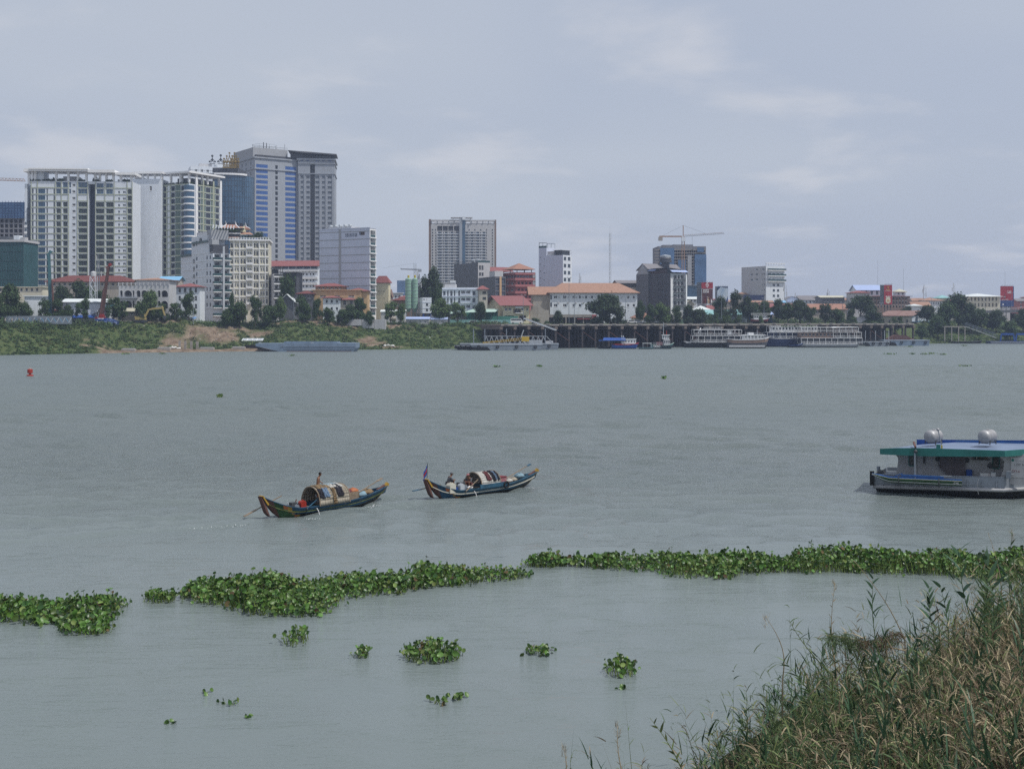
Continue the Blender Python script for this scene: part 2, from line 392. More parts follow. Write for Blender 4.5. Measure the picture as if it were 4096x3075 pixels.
pr=n.new('ShaderNodeMapRange');pr.inputs[1].default_value=0.35;pr.inputs[2].default_value=0.68;pr.inputs[3].default_value=0.45;pr.inputs[4].default_value=1.15;l.new(patch,pr.inputs[0])
sy=n.new('ShaderNodeSeparateXYZ');l.new(tcn.outputs['Object'],sy.inputs[0])
rr_=n.new('ShaderNodeMapRange');rr_.inputs[1].default_value=55;rr_.inputs[2].default_value=150;rr_.inputs[3].default_value=0.03;rr_.inputs[4].default_value=0.40;l.new(sy.outputs[1],rr_.inputs[0]);l.new(rr_.outputs[0],b.inputs['Roughness'])
wr=n.new('ShaderNodeMapRange');wr.inputs[1].default_value=56;wr.inputs[2].default_value=95;wr.inputs[3].default_value=0.12;wr.inputs[4].default_value=1.0;l.new(sy.outputs[1],wr.inputs[0])
chop=wn(1.0,0.42,1.7,R(6),6,0.7)
hgt=m2('ADD',m2('MULTIPLY',m2('MULTIPLY',chop,0.55),wr.outputs[0]),m2('ADD',m2('MULTIPLY',m2('MULTIPLY',m2('MULTIPLY',rip,0.17),wr.outputs[0]),pr.outputs[0]),m2('MULTIPLY',m2('MULTIPLY',swell,0.22),wr.outputs[0])))
bp=n.new('ShaderNodeBump');bp.inputs['Distance'].default_value=1.0;bp.inputs['Strength'].default_value=1.0
l.new(hgt,bp.inputs['Height']);l.new(bp.outputs[0],b.inputs['Normal'])
mx=n.new('ShaderNodeMix');mx.data_type='RGBA';mx.inputs[6].default_value=(0.150,0.184,0.188,1);mx.inputs[7].default_value=(0.175,0.205,0.200,1)
l.new(wn(0.02,1,2.5,R(15),3),mx.inputs[0]);l.new(mx.outputs[2],b.inputs['Base Color'])
BOATS=[]
for(a,b_,c_,d_)in((1085,2072,1492,2008),(1738,1997,2100,1945)):
 p=gnd(a,b_);q=gnd(c_,d_);BOATS.append((p.x,p.y,math.atan2(q.y-p.y,q.x-p.x),(q-p).length))
def wave(x,y):
 z=np.zeros_like(x);r=random.Random(3);out_=np.clip(1-np.maximum(np.abs(x)-46,y-110)/6,0,1)
 for i in range(40):
  big=i>=26;wl=r.uniform(3,8)if big else r.uniform(0.8,3.4);k=2*math.pi/wl;th=R(80)+r.gauss(0,0.3 if big else 0.42);ph=r.uniform(0,6.28)
  w_=(0.0034*wl**0.8 if big else 0.0030*wl**0.7)*np.sin(k*(x*math.cos(th)+y*math.sin(th))+ph+0.9*np.sin(0.11*x+0.17*y+i)+1.3*np.sin(0.31*x*math.sin(i)+0.05*y))
  z=z+(w_ if wl>2.2 else w_*out_)
 z=z*np.clip(0.85+0.55*vnoise(x,y,0.035,4)+0.35*vnoise(x,y,0.12,1),0.15,2)
 z=z*np.interp(y,[36,52,66,80,140],[0.55,0.7,1.3,2.0,2.6])
 for(bx,by,h,L)in BOATS:
  h=R(16);dx,dy=x-bx,y-by;a=-(dx*math.cos(h)+dy*math.sin(h))+L*0.5;b=dx*-math.sin(h)+dy*math.cos(h)
  ap=np.clip(a,0,None)
  for sgn in(1,-1):
   u=sgn*b-ap*0.17-0.3
   amp=0.18*np.exp(-ap/30.0)*np.clip((a-3.5)/3.0,0,1)
   z=z+amp*np.cos(u*4.2)*np.exp(-(u/0.9)**2)
  ast=np.clip(a-L,0,None)
  z=z+0.08*np.exp(-ast/16)*np.clip((a-L)/1.0,0,1)*np.sin(a*3.1)*np.exp(-(b/(0.7+0.12*ast))**2)
 ed=np.minimum(np.minimum(x+150,150-x)/6,np.minimum((y-24)/3,(330-y)/40))
 return z*np.clip(ed,0,1)
wxs=np.concatenate([np.linspace(-150,-48,115)[:-1],np.linspace(-48,48,437),np.linspace(48,150,115)[1:]]);wys=np.concatenate([np.arange(24,60,0.16),np.linspace(60,112,261)[:-1],np.linspace(112,330,400)])
wa=grid_obj('river',wxs,wys,wave,[wm])
ob=MB()
for(x0,y0,x1,y1)in((-3000,-60,-150,1500),(150,-60,3000,1500),(-150,-60,150,24),(-150,330,150,1500)):
 ob.add([(x0,y0,0),(x1,y0,0),(x1,y1,0),(x0,y1,0)],[(0,1,2,3)],wm)
me2=ob.mesh('w2')
import bmesh
bm=bmesh.new();bm.from_mesh(wa.data);bm.from_mesh(me2);bm.to_mesh(wa.data);bm.free();bpy.data.meshes.remove(me2)
wa.data.polygons.foreach_set('use_smooth',[True]*len(wa.data.polygons));wa.data.update();struct(wa)
INF={}
def infill(kind,w,h,d,frame,glass,back):
 """what closes an opening: x 0..w, z 0..h, the wall face at y 0, y grows inwards"""
 key=(kind,round(w,1),round(h,1),round(d,1),frame,glass,back)
 if key in INF:return INF[key]
 w,h,d=key[1],key[2],key[3];b=MB();t=0.07
 if kind=='win':
  b.box(-.1,d-.02,-.1,w+.1,d+.05,h+.1,glass)
  t=min(0.1,w*.08)
  for x in([0,w-t]+([w/2-t/2]if w>1.0 else[])):b.box(x,d-.09,0,x+t,d-.022,h,frame)
  for z in(0,h-t):b.box(t,d-.085,z,w-t,d-.022,z+t,frame)
  if h>1.3:b.box(t,d-.08,h*.68,w-t,d-.024,h*.68+t*.8,frame)
  b.box(-.08,-.09,-.14,w+.08,d-.1,-.004,frame)
 elif kind=='strip':
  b.box(-.1,d-.02,-.1,w+.1,d+.05,h+.1,glass);k=max(1,int(w/1.3))
  for i in range(1,k):b.box(w*i/k-.03,d-.06,0,w*i/k+.03,d-.022,h,frame)
  b.box(0,d-.055,h*.5-.02,w,d-.024,h*.5+.02,frame)
 elif kind in('balc','balg'):
  b.box(-.1,d-.02,-.1,w+.1,d+.05,h+.1,back)
  x0=w*.3;x1=w*.78
  b.box(x0,d-.05,0,x1,d-.022,h*.82,glass);b.box((x0+x1)/2-.04,d-.09,0,(x0+x1)/2+.04,d-.052,h*.82,frame)
  b.box(x0-.08,d-.08,0,x0,d-.023,h*.85,frame);b.box(x1,d-.08,0,x1+.08,d-.023,h*.85,frame)
  if kind=='balg':b.box(0.0,.02,.02,w,.06,min(1.1,h*.45),'glass_teal');b.box(0,0,min(1.1,h*.45)+.01,w,.08,min(1.1,h*.45)+.07,frame)
  else:
   b.box(0,.02,1.0,w,.07,1.06,'steel_dark');k=max(3,int(w/.35))
   for i in range(k+1):b.box(w*i/k-.015,.03,0,w*i/k+.015,.06,1.0,'steel_dark')
 elif kind=='arch':
  b.box(-.1,d-.02,-.1,w+.1,d+.05,h+.1,glass);b.box(w/2-.04,d-.08,0,w/2+.04,d-.022,h*.72,frame)
  b.box(0,d-.07,h*.62,w,d-.023,h*.62+.07,frame)
  N=8;r=w/2;zc=h-r
  for s in(0,1):
   pts=[(w*s,h)]+[(r+r*math.cos(a),zc+r*math.sin(a))for a in[(math.pi/2+(1 if s==0 else-1)*math.pi/2*i/N)for i in range(N+1)]]
   if s:pts=pts[::-1]
   b.prism(pts,0.012,.15,frame)
  arc=[(r+(r+.1)*math.cos(a),zc+(r+.1)*math.sin(a))for a in[math.pi*i/10 for i in range(11)]]
  for p,q in zip(arc[:-1],arc[1:]):b.bar((p[0],-.05,p[1]),(q[0],-.05,q[1]),.12,frame)
 elif kind=='open':b.box(-.1,d-.02,-.1,w+.1,d+.05,h+.1,glass)
 INF[key]=b.mesh(kind);return INF[key]
NAME_OF=dict(win='window',strip='window',arch='window',balc='balcony',balg='balcony',open='opening')
class Bld:
 """a building: local x along its front (y = 0), y inwards, z up; cols/rows are read off in photo pixels"""
 def __init__(s,name,label,cat,Y,top,base=None,th=0.0,xa=None,xb=None,xc=None,W=None,D=None,wall='white_paint',z0=None,group=None):
  Y=YM(xb,Y)if z0 is None else Y;s.Y=Y;s.th=th=R(th);s.zb=z0 if z0 is not None else TOP-1.0
  u=(math.cos(th),math.sin(th));v=(-math.sin(th),math.cos(th));s.wallm=wall
  def hit(o,d,px):
   k=(px-2048)/F;return(k*o[1]-o[0])/(d[0]-k*d[1])
  if th>=-1e-6:
   o=(xof(xb,Y),Y);s.W=W or hit(o,u,xc);s.D=D or(abs(hit(o,v,xa))if xa is not None and xa<xb else 14.0)
  else:
   c=(xof(xb,Y),Y);s.W=W or abs(hit(c,(-u[0],-u[1]),xa));o=(c[0]-u[0]*s.W,c[1]-u[1]*s.W)
   s.D=D or(abs(hit(c,v,xc))if xc is not None and xc>xb else 14.0)
  s.o=o;s.u=u;s.v=v;s.H=zof(top,Y)-s.zb;s.near=Y
  s.e=thing(name,label,cat,(o[0],o[1],s.zb),th,group);s.holes=[];s.kinds={}
 def z(s,py):return zof(py,s.Y)-s.zb
 def a(s,face,px):
  k=(px-2048)/F
  if face=='f':o,d=s.o,s.u
  elif face=='l':o=(s.o[0]+s.v[0]*s.D,s.o[1]+s.v[1]*s.D);d=(-s.v[0],-s.v[1])
  else:o=(s.o[0]+s.u[0]*s.W,s.o[1]+s.u[1]*s.W);d=s.v
  return(k*o[1]-o[0])/(d[0]-k*d[1])
 def xf(s,face):
  return{'f':((0,0,0),0),'l':((0,s.D,0),-math.pi/2),'r':((s.W,0,0),math.pi/2)}[face]
 def hole(s,face,a0,a1,z0,z1,kind='win',d=.22,frame='white_clean',glass='glass_dark',back='sage_panel'):
  L=s.W if face=='f' else s.D
  a0=max(a0,.12);a1=min(a1,L-.12);z0=max(z0,.1);z1=min(z1,s.H-.1)
  if a1-a0<.2 or z1-z0<.2:return
  a0,a1,z0,z1=[round(q,2)for q in(a0,a1,z0,z1)]
  s.holes.append((face,a0,a1,z0,z1,kind,d,frame,glass,back))
 def grid(s,face,cols,rows,**k):
  for(p0,p1)in cols:
   for(q0,q1)in rows:s.hole(face,s.a(face,p0),s.a(face,p1),s.z(q1),s.z(q0),**k)
 def rows(s,y0,n,pitch,h):return[(y0+i*pitch,y0+i*pitch+h)for i in range(n)]
 def even(s,face,n,frac,zs,hh,m=.06,**k):
  L=s.W if face=='f' else s.D;a0=L*m;st=(L-2*a0)/n
  for z in zs:
   for i in range(n):c=a0+st*(i+.5);s.hole(face,c-st*frac/2,c+st*frac/2,z,z+hh,**k)
 def wall(s,mats=None,cap=True,name='wall'):
  b=MB();W,D,Hh=s.W,s.D,s.H;mats=mats or{}
  for face,L in(('f',W),('l',D),('r',D),('k',W)):
   hs=[h for h in s.holes if h[0]==face];m=mats.get(face,s.wallm)
   xs_=sorted({0.0,L,*[h[1]for h in hs],*[h[2]for h in hs]});zs_=sorted({0.0,Hh,*[h[3]for h in hs],*[h[4]for h in hs]})
   def P(a,bb,c):
    if face=='f':return(a,bb,c)
    if face=='l':return(bb,D-a,c)
    if face=='r':return(W-bb,a,c)
    return(W-a,D-bb,c)
   cov=np.zeros((len(xs_)-1,len(zs_)-1),bool);xi={x:i for i,x in enumerate(xs_)};zi={z:i for i,z in enumerate(zs_)}
   for h in hs:cov[xi[h[1]]:xi[h[2]],zi[h[3]]:zi[h[4]]]=True
   vid={};vs=[];fs=[]
   def V(i,j):
    if(i,j)not in vid:vid[(i,j)]=len(vs);vs.append(P(xs_[i],0,zs_[j]))
    return vid[(i,j)]
   for i in range(len(xs_)-1):
    for j in range(len(zs_)-1):
     if not cov[i,j]:fs.append((V(i,j),V(i+1,j),V(i+1,j+1),V(i,j+1)))
   b.add(vs,fs,m)
   for h in hs:
    _,a0,a1,z0,z1,kd,d=h[:7]
    b.add([P(a0,0,z0),P(a1,0,z0),P(a1,0,z1),P(a0,0,z1),P(a0,d,z0),P(a1,d,z0),P(a1,d,z1),P(a0,d,z1)],[(0,1,5,4),(1,2,6,5),(2,3,7,6),(3,0,4,7)],m)
  if cap:b.add([(0,0,Hh),(W,0,Hh),(W,D,Hh),(0,D,Hh)],[(0,1,2,3)],mats.get('top',s.wallm))
  r=b.build(name,s.e)
  hs=sorted(s.holes,key=lambda h:-(h[2]-h[1])*(h[4]-h[3]));cnt={};rest={}
  for h in hs:
   face,a0,a1,z0,z1,kd,d,fr,gl,bk=h;nm=NAME_OF[kd];cnt[nm]=cnt.get(nm,0)+1
   me=infill(kd,a1-a0,z1-z0,d,fr,gl,bk);(lx,ly,lz),rz=s.xf(face)
   c,sn=math.cos(rz),math.sin(rz);loc=(lx+a0*c,ly+a0*sn,z0)
   if cnt[nm]<=LIMIT:link(nm,me,s.e,loc,rz)
   else:rest.setdefault(nm,[]).append((me,Matrix.Translation(loc)@Matrix.Rotation(rz,4,'Z')))
  for nm,lst in rest.items():
   bm=bmesh.new();mats_=[]
   for me,mx in lst:
    idx=[]
    for m_ in me.materials:
     if m_ not in mats_:mats_.append(m_)
     idx.append(mats_.index(m_))
    n0=len(bm.faces);v0=len(bm.verts);bm.from_mesh(me);bm.verts.ensure_lookup_table();bm.faces.ensure_lookup_table()
    for v_ in bm.verts[v0:]:v_.co=mx@v_.co
    for f_ in bm.faces[n0:]:f_.material_index=idx[f_.material_index]
   me=bpy.data.meshes.new(nm);bm.to_mesh(me);bm.free()
   for m_ in mats_:me.materials.append(m_)
   o_=link(nm,me,s.e);o_['kind']='stuff'
  return r
 def box(s,name,x0,y0,z0,x1,y1,z1,m):return MB().box(x0,y0,z0,x1,y1,z1,m).build(name,s.e)
 def hip(s,h,over=.8,m='red_roof',z=None,x0=0,x1=None,y0=0,y1=None,ridge=None,name='roof'):
  x1=s.W if x1 is None else x1;y1=s.D if y1 is None else y1;z=s.H if z is None else z
  return hiproof(s.e,x0-over,y0-over,x1+over,y1+over,z,h,m,ridge,name)
 def gable(s,h,over=.7,m='red_roof',axis='x',z=None,x0=0,x1=None,y0=0,y1=None,end=None,name='roof'):
  x1=s.W if x1 is None else x1;y1=s.D if y1 is None else y1;z=s.H if z is None else z
  return gableroof(s.e,x0,y0,x1,y1,z,h,m,axis,over,end or s.wallm,name)
 def cornice(s,z,hgt,out,m,name='cornice'):
  b=MB();W,D=s.W,s.D
  b.box(-out,-out,z,W+out,.0,z+hgt,m);b.box(-out,D,z,W+out,D+out,z+hgt,m)
  b.box(-out,0,z,0,D,z+hgt,m);b.box(W,0,z,W+out,D,z+hgt,m)
  return b.build(name,s.e)
 def bands(s,zs,hgt,out,m,faces='fl',name='string_course'):
  b=MB()
  for z in zs:
   if 'f' in faces:b.box(-out if 'l' in faces else 0,-out,z,s.W+(out if 'r' in faces else 0),-.001,z+hgt,m)
   if 'l' in faces:b.box(-out,0,z,-.001,s.D,z+hgt,m)
   if 'r' in faces:b.box(s.W+.001,0,z,s.W+out,s.D,z+hgt,m)
  return b.build(name,s.e)
LIMIT=60
def hiproof(par,x0,y0,x1,y1,z,h,m,ridge=None,name='roof'):
 b=MB();w,d=x1-x0,y1-y0;t=.18
 if w>=d:r=d/2 if ridge is None else ridge;A=(x0+r,(y0+y1)/2);B_=(x1-r,(y0+y1)/2)
 else:r=w/2 if ridge is None else ridge;A=((x0+x1)/2,y0+r);B_=((x0+x1)/2,y1-r)
 vs=[(x0,y0,z),(x1,y0,z),(x1,y1,z),(x0,y1,z),(x0,y0,z+t),(x1,y0,z+t),(x1,y1,z+t),(x0,y1,z+t),(A[0],A[1],z+h),(B_[0],B_[1],z+h)]
 if w>=d:fs=[(4,5,9,8),(6,7,8,9),(7,4,8),(5,6,9)]
 else:fs=[(4,5,8),(5,6,9,8),(6,7,9),(7,4,8,9)]
 b.add(vs,[(3,2,1,0),(0,1,5,4),(1,2,6,5),(2,3,7,6),(3,0,4,7)]+fs,m)
 return b.build(name,par)
def gableroof(par,x0,y0,x1,y1,z,h,m,axis='x',over=.7,end='white_paint',name='roof'):
 b=MB();t=.2
 if axis=='x':
  yc=(y0+y1)/2;sl_=h/((y1-y0)/2);e=over*sl_
  for xe in(x0+.02,x1-.02):b.add([(xe,y0,z),(xe,y1,z),(xe,yc,z+h-.03)],[(0,1,2)],end)
  for ya,s_ in((y0-over,1),(y1+over,-1)):
   b.add([(x0-over,ya,z-e),(x1+over,ya,z-e),(x1+over,yc,z+h),(x0-over,yc,z+h),(x0-over,ya,z-e+t),(x1+over,ya,z-e+t),(x1+over,yc,z+h+t),(x0-over,yc,z+h+t)],[(3,2,1,0),(4,5,6,7),(0,1,5,4),(1,2,6,5),(3,0,4,7)],m)
 else:
  xc=(x0+x1)/2;sl_=h/((x1-x0)/2);e=over*sl_
  for ye in(y0+.02,y1-.02):b.add([(x0,ye,z),(x1,ye,z),(xc,ye,z+h-.03)],[(0,1,2)],end)
  for xa_ in(x0-over,x1+over):
   b.add([(xa_,y0-over,z-e),(xa_,y1+over,z-e),(xc,y1+over,z+h),(xc,y0-over,z+h),(xa_,y0-over,z-e+t),(xa_,y1+over,z-e+t),(xc,y1+over,z+h+t),(xc,y0-over,z+h+t)],[(3,2,1,0),(4,5,6,7),(0,1,5,4),(1,2,6,5),(3,0,4,7)],m)
 return b.build(name,par)
def apart_left():
 B=Bld('apartment_tower','long white and olive apartment tower with roof garden under a white pergola','building',556,724,th=4,xb=122,xc=530,D=16,wall='white_paint')
 B.H=B.z(724);rw=B.rows(755,16,26.15,19)
 mid=[(620-0,0)]
 B.grid('f',[(153,181)],rw,kind='strip',glass='curtain_glass',frame='navy_panel',d=.15)
 B.grid('f',[(128,134),(186,191),(214,219),(143,147)],rw,kind='win',glass='glass_dark',frame='glass_mid')
 B.grid('f',[(225,243),(252,270),(313,349)],rw[2:],kind='balc',d=1.4,back='sage_panel',glass='glass_dark',frame='olive_trim')
 B.grid('f',[(225,243),(252,270),(313,349),(277,284)],[(728,749),rw[0]],kind='strip',glass='hotel_glass',frame='olive_trim')
 B.grid('f',[(289,302)],[(735+26.15*i,745+26.15*i)for i in range(17)],kind='win',glass='glass_dark')
 B.hole('f',B.a('f',353),B.a('f',380),.2,B.z(735),kind='open',d=3.5,glass='navy_panel')
 B.grid('f',[(383,416),(424,454)],rw[2:],kind='balc',d=1.4,back='sage_panel',frame='olive_trim')
 B.grid('f',[(387,414),(425,451)],[(732,752),rw[0]],kind='strip',glass='hotel_glass',frame='olive_trim')
 B.grid('f',[(472,480),(491,503)],[(762+26.15*i,772+26.15*i)for i in range(15)],kind='win',glass='glass_mid')
 B.grid('f',[(510,527)],rw,kind='balc',d=1.4,back='sage_panel',frame='olive_trim')
 B.wall()
 zs=[B.z(752+26.15*i)for i in range(16)]
 b=MB()
 for z in zs:
  for(p,q)in((126,181),(182,276),(312,352),(382,458),(460,529)):b.box(B.a('f',p),-.18,z,B.a('f',q),-.003,z+.42,'olive_trim')
 b.build('floor_band',B.e)
 for p in(124,149,221,245,273,309,350,381.5,419,456,508,528):
  B.box('pilaster',B.a('f',p),-.30,0,B.a('f',p+2.6),-.19,B.H,'olive_trim')
 b=MB();top=B.z(686)
 b.box(B.a('f',118),-1.5,top,B.a('f',356),11,top+.9,'white_clean');b.box(B.a('f',118),-1.9,top+.9,B.a('f',356),11.4,top+1.5,'white_clean')
 b.box(B.a('f',356),-2.2,top-.5,B.a('f',462),11,top+.9,'white_clean');b.box(B.a('f',462),-1,top-1.4,B.a('f',543),11,top-.2,'white_clean')
 b.build('pergola',B.e)
 for p in(124,136,219,268,306,340,375,394,420,448,478,520):
  B.box('post',B.a('f',p),.2,B.H,B.a('f',p)+1.0,1.2,top-(1.41 if p>460 else .51 if p>356 else .01),'white_clean')
 B.box('roof_wall',B.a('f',138),1.3,B.H,B.a('f',171),9,top-.01,'white_paint')
 B.box('roof_room',B.a('f',240),5,B.H,B.a('f',300),10,B.z(700),'light_grey_wall');B.box('roof_room',B.a('f',462),4,B.H,B.a('f',484),10,B.z(712),'white_paint')
 pts=[]
 for i in range(2600):
  p=random.choice([(140,20,5),(200,16,6),(213,5,10),(240,12,9),(326,14,7),(385,16,10),(438,14,6),(505,13,9),(180,12,5)])
  pts.append((B.a('f',p[0]+random.uniform(-1,1)*p[1]),random.uniform(-.2,1.8),B.H+abs(random.gauss(0,.5))*p[2]*.12+.1))
 link('roof_planting',quads(np.array(pts),rng.uniform(.4,.9,len(pts)),rng.normal(size=(len(pts),3)),'roof_planting',['leaf_dark']),B.e)['kind']='stuff'
 b=MB()
 for i in range(18):
  z=.5+i*3.09
  b.box(B.a('f',108),.3,z,B.a('f',119.5),5,z+2.7,'glass_dark');b.box(B.a('f',107),.1,z+2.7,B.a('f',120.5),5.2,z+3.09,'navy_panel')
 b.build('stair_glazing',B.e)
 b=MB();b.box(B.a('f',97),.6,0,B.a('f',107),13,B.z(735),'white_paint')
 for i in range(16):b.box(B.a('f',96),.3,.5+i*3.09,B.a('f',107.6),13.2,1.5+i*3.09,'white_clean');b.box(B.a('f',98.5),.5,1.7+i*3.09,B.a('f',104),.59,3.0+i*3.09,'glass_mid')
 b.box(B.a('f',95),-.5,top-.2,B.a('f',117.8),13,top+1.2,'white_clean');b.box(B.a('f',108),.8,B.z(735),B.a('f',117),2,top-.21,'white_clean')
 b.build('corner_bay',B.e)
 W_=Bld('apartment_wing','plain windowless white wall wing between the olive apartment tower and its corner block','building',560,716,th=-1,xa=530,xb=645,D=16,wall='white_paint')
 W_.grid('f',[(553.5,562)],[(745+25.7*i,763+25.7*i)for i in range(15)],kind='win',glass='glass_dark',frame='glass_mid');W_.grid('f',[(598.5,607.5)],[(745,764)],kind='win',glass='glass_dark')
 W_.wall();t2=W_.z(696)
 W_.box('pergola',.2,-1.2,t2,W_.W+1,11,t2+1.1,'white_clean')
 for p in(534,566,586,614,640):W_.box('post',W_.a('f',p),.3,W_.H,W_.a('f',p)+.9,1.2,t2-.01,'white_clean')
 W_.box('roof_room',W_.a('f',532),3,W_.H,W_.a('f',560),9,W_.z(706),'light_grey_wall')
 Cb=Bld('apartment_corner_block','white apartment corner block with sage panels and blue rounded corner windows','building',552,735,th=64,xa=646,xb=757,xc=886,wall='white_paint')
 rr=Cb.rows(741,16,25.9,19)
 Cb.grid('l',[(647,664)],rr,kind='open',glass='navy_panel',d=2.2)
 Cb.grid('l',[(685,699.5),(724.5,739)],rr,kind='win',glass='glass_dark',frame='glass_mid')
 Cb.grid('f',[(792.5,802),(823.5,842),(862.5,876)],rr[:9],kind='win',glass='glass_dark',frame='glass_mid')
 Cb.wall();b=MB()
 for i in range(16):
  z=Cb.z(738+25.9*i)
  b.box(-.22,Cb.D-Cb.a('l',752),z,-.003,Cb.D-Cb.a('l',666),z+.45,'olive_trim');b.box(Cb.a('f',789),-.22,z,Cb.a('f',877),-.003,z+.45,'olive_trim')
  b.box(-.3,Cb.D-Cb.a('l',664.5),z-.3,-.004,Cb.D-.1,z+.5,'olive_trim')
 b.build('floor_band',Cb.e)
 for nm_,a0,a1 in(('l',701,723),):
  Cb.box('sage_strip',-.06,Cb.D-Cb.a('l',a1),0,-.002,Cb.D-Cb.a('l',a0),Cb.z(738),'sage_panel')
 for a0,a1 in((803,810),(815,822.5),(843,850),(856,861.5)):Cb.box('sage_strip',Cb.a('f',a0),-.06,0,Cb.a('f',a1),-.002,Cb.z(738),'sage_panel')
 for a0,a1 in((811,814.5),(851,855.5)):Cb.box('pilaster',Cb.a('f',a0),-.35,0,Cb.a('f',a1),-.002,Cb.H+3,'olive_trim')
 for a0,a1 in((781,788),(878,885.5)):Cb.box('pilaster',Cb.a('f',a0),-.4,0,Cb.a('f',a1),-.002,Cb.H+4,'white_clean')
 for a0 in(667,681,741):Cb.box('pilaster',-.34,Cb.D-Cb.a('l',a0+3),0,-.225,Cb.D-Cb.a('l',a0),Cb.H,'olive_trim')
 r0=2.6
 for i in range(16):
  z=Cb.z(760+25.9*i);b=MB();b.lathe([(r0,0),(r0,2.25)],'curtain_glass',(.9,.9,z),20);b.lathe([(r0+.15,0),(r0+.15,.75)],'white_clean',(.9,.9,z-.8),20)
  b.build('bay_window',Cb.e,smooth=False)
 b=MB();tp=Cb.z(692);b.box(-1.4,-1.4,tp,Cb.W+1.2,9,tp+.9,'white_clean');b.box(-1.4,9,tp,9,Cb.D,tp+.9,'white_clean');b.build('pergola',Cb.e)
 for x,y in((.4,.4),(.4,6),(.4,12),(.4,18),(6,.4),(10,.4),(14,.4),(Cb.W-1.4,.4),(4,8),(9,8)):Cb.box('post',x,y,Cb.H,x+.9,y+.9,tp-.01,'white_clean')
 b=MB();b.box(5,4,Cb.H,Cb.W-2,12,Cb.H+3.6,'glass_dark');b.build('roof_room',Cb.e)
 pts=[(random.choice([random.uniform(0,.8),random.uniform(0,Cb.W)]),random.uniform(0,Cb.D),Cb.H+random.uniform(0,1.0))for i in range(700)]
 pts=[(x,y if x<.9 else random.uniform(0,.8),z)for x,y,z in pts]
 link('roof_planting',quads(np.array(pts),rng.uniform(.4,.8,len(pts)),rng.normal(size=(len(pts),3)),'roof_planting',['leaf_dark']),Cb.e)['kind']='stuff'
 P_=Bld('roof_penthouse','white stepped hotel penthouse with square water tank showing above the apartment corner block','building',640,664,th=20,xb=762,xa=748,xc=945,D=14,z0=30)
 P_.even('f',7,.4,[P_.H-3],1.3);P_.wall();b=MB()
 b.box(P_.a('f',799),3,P_.H,P_.a('f',850),8,P_.z(650),'light_grey_wall');b.box(P_.a('f',862),3,P_.H,P_.a('f',905),9,P_.z(647),'white_paint');b.build('water_tank',P_.e)
 b=MB()
 for i in range(24):x=P_.W*i/23;b.bar((x,-.5,P_.H-3.4),(x,-.5,P_.H-2.2),.08,'steel_dark')
 b.bar((0,-.5,P_.H-2.2),(P_.W,-.5,P_.H-2.2),.12,'steel_dark');b.box(0,-1,P_.H-3.7,P_.W,0,P_.H-3.4,'white_paint');b.build('railing',P_.e)
apart_left()
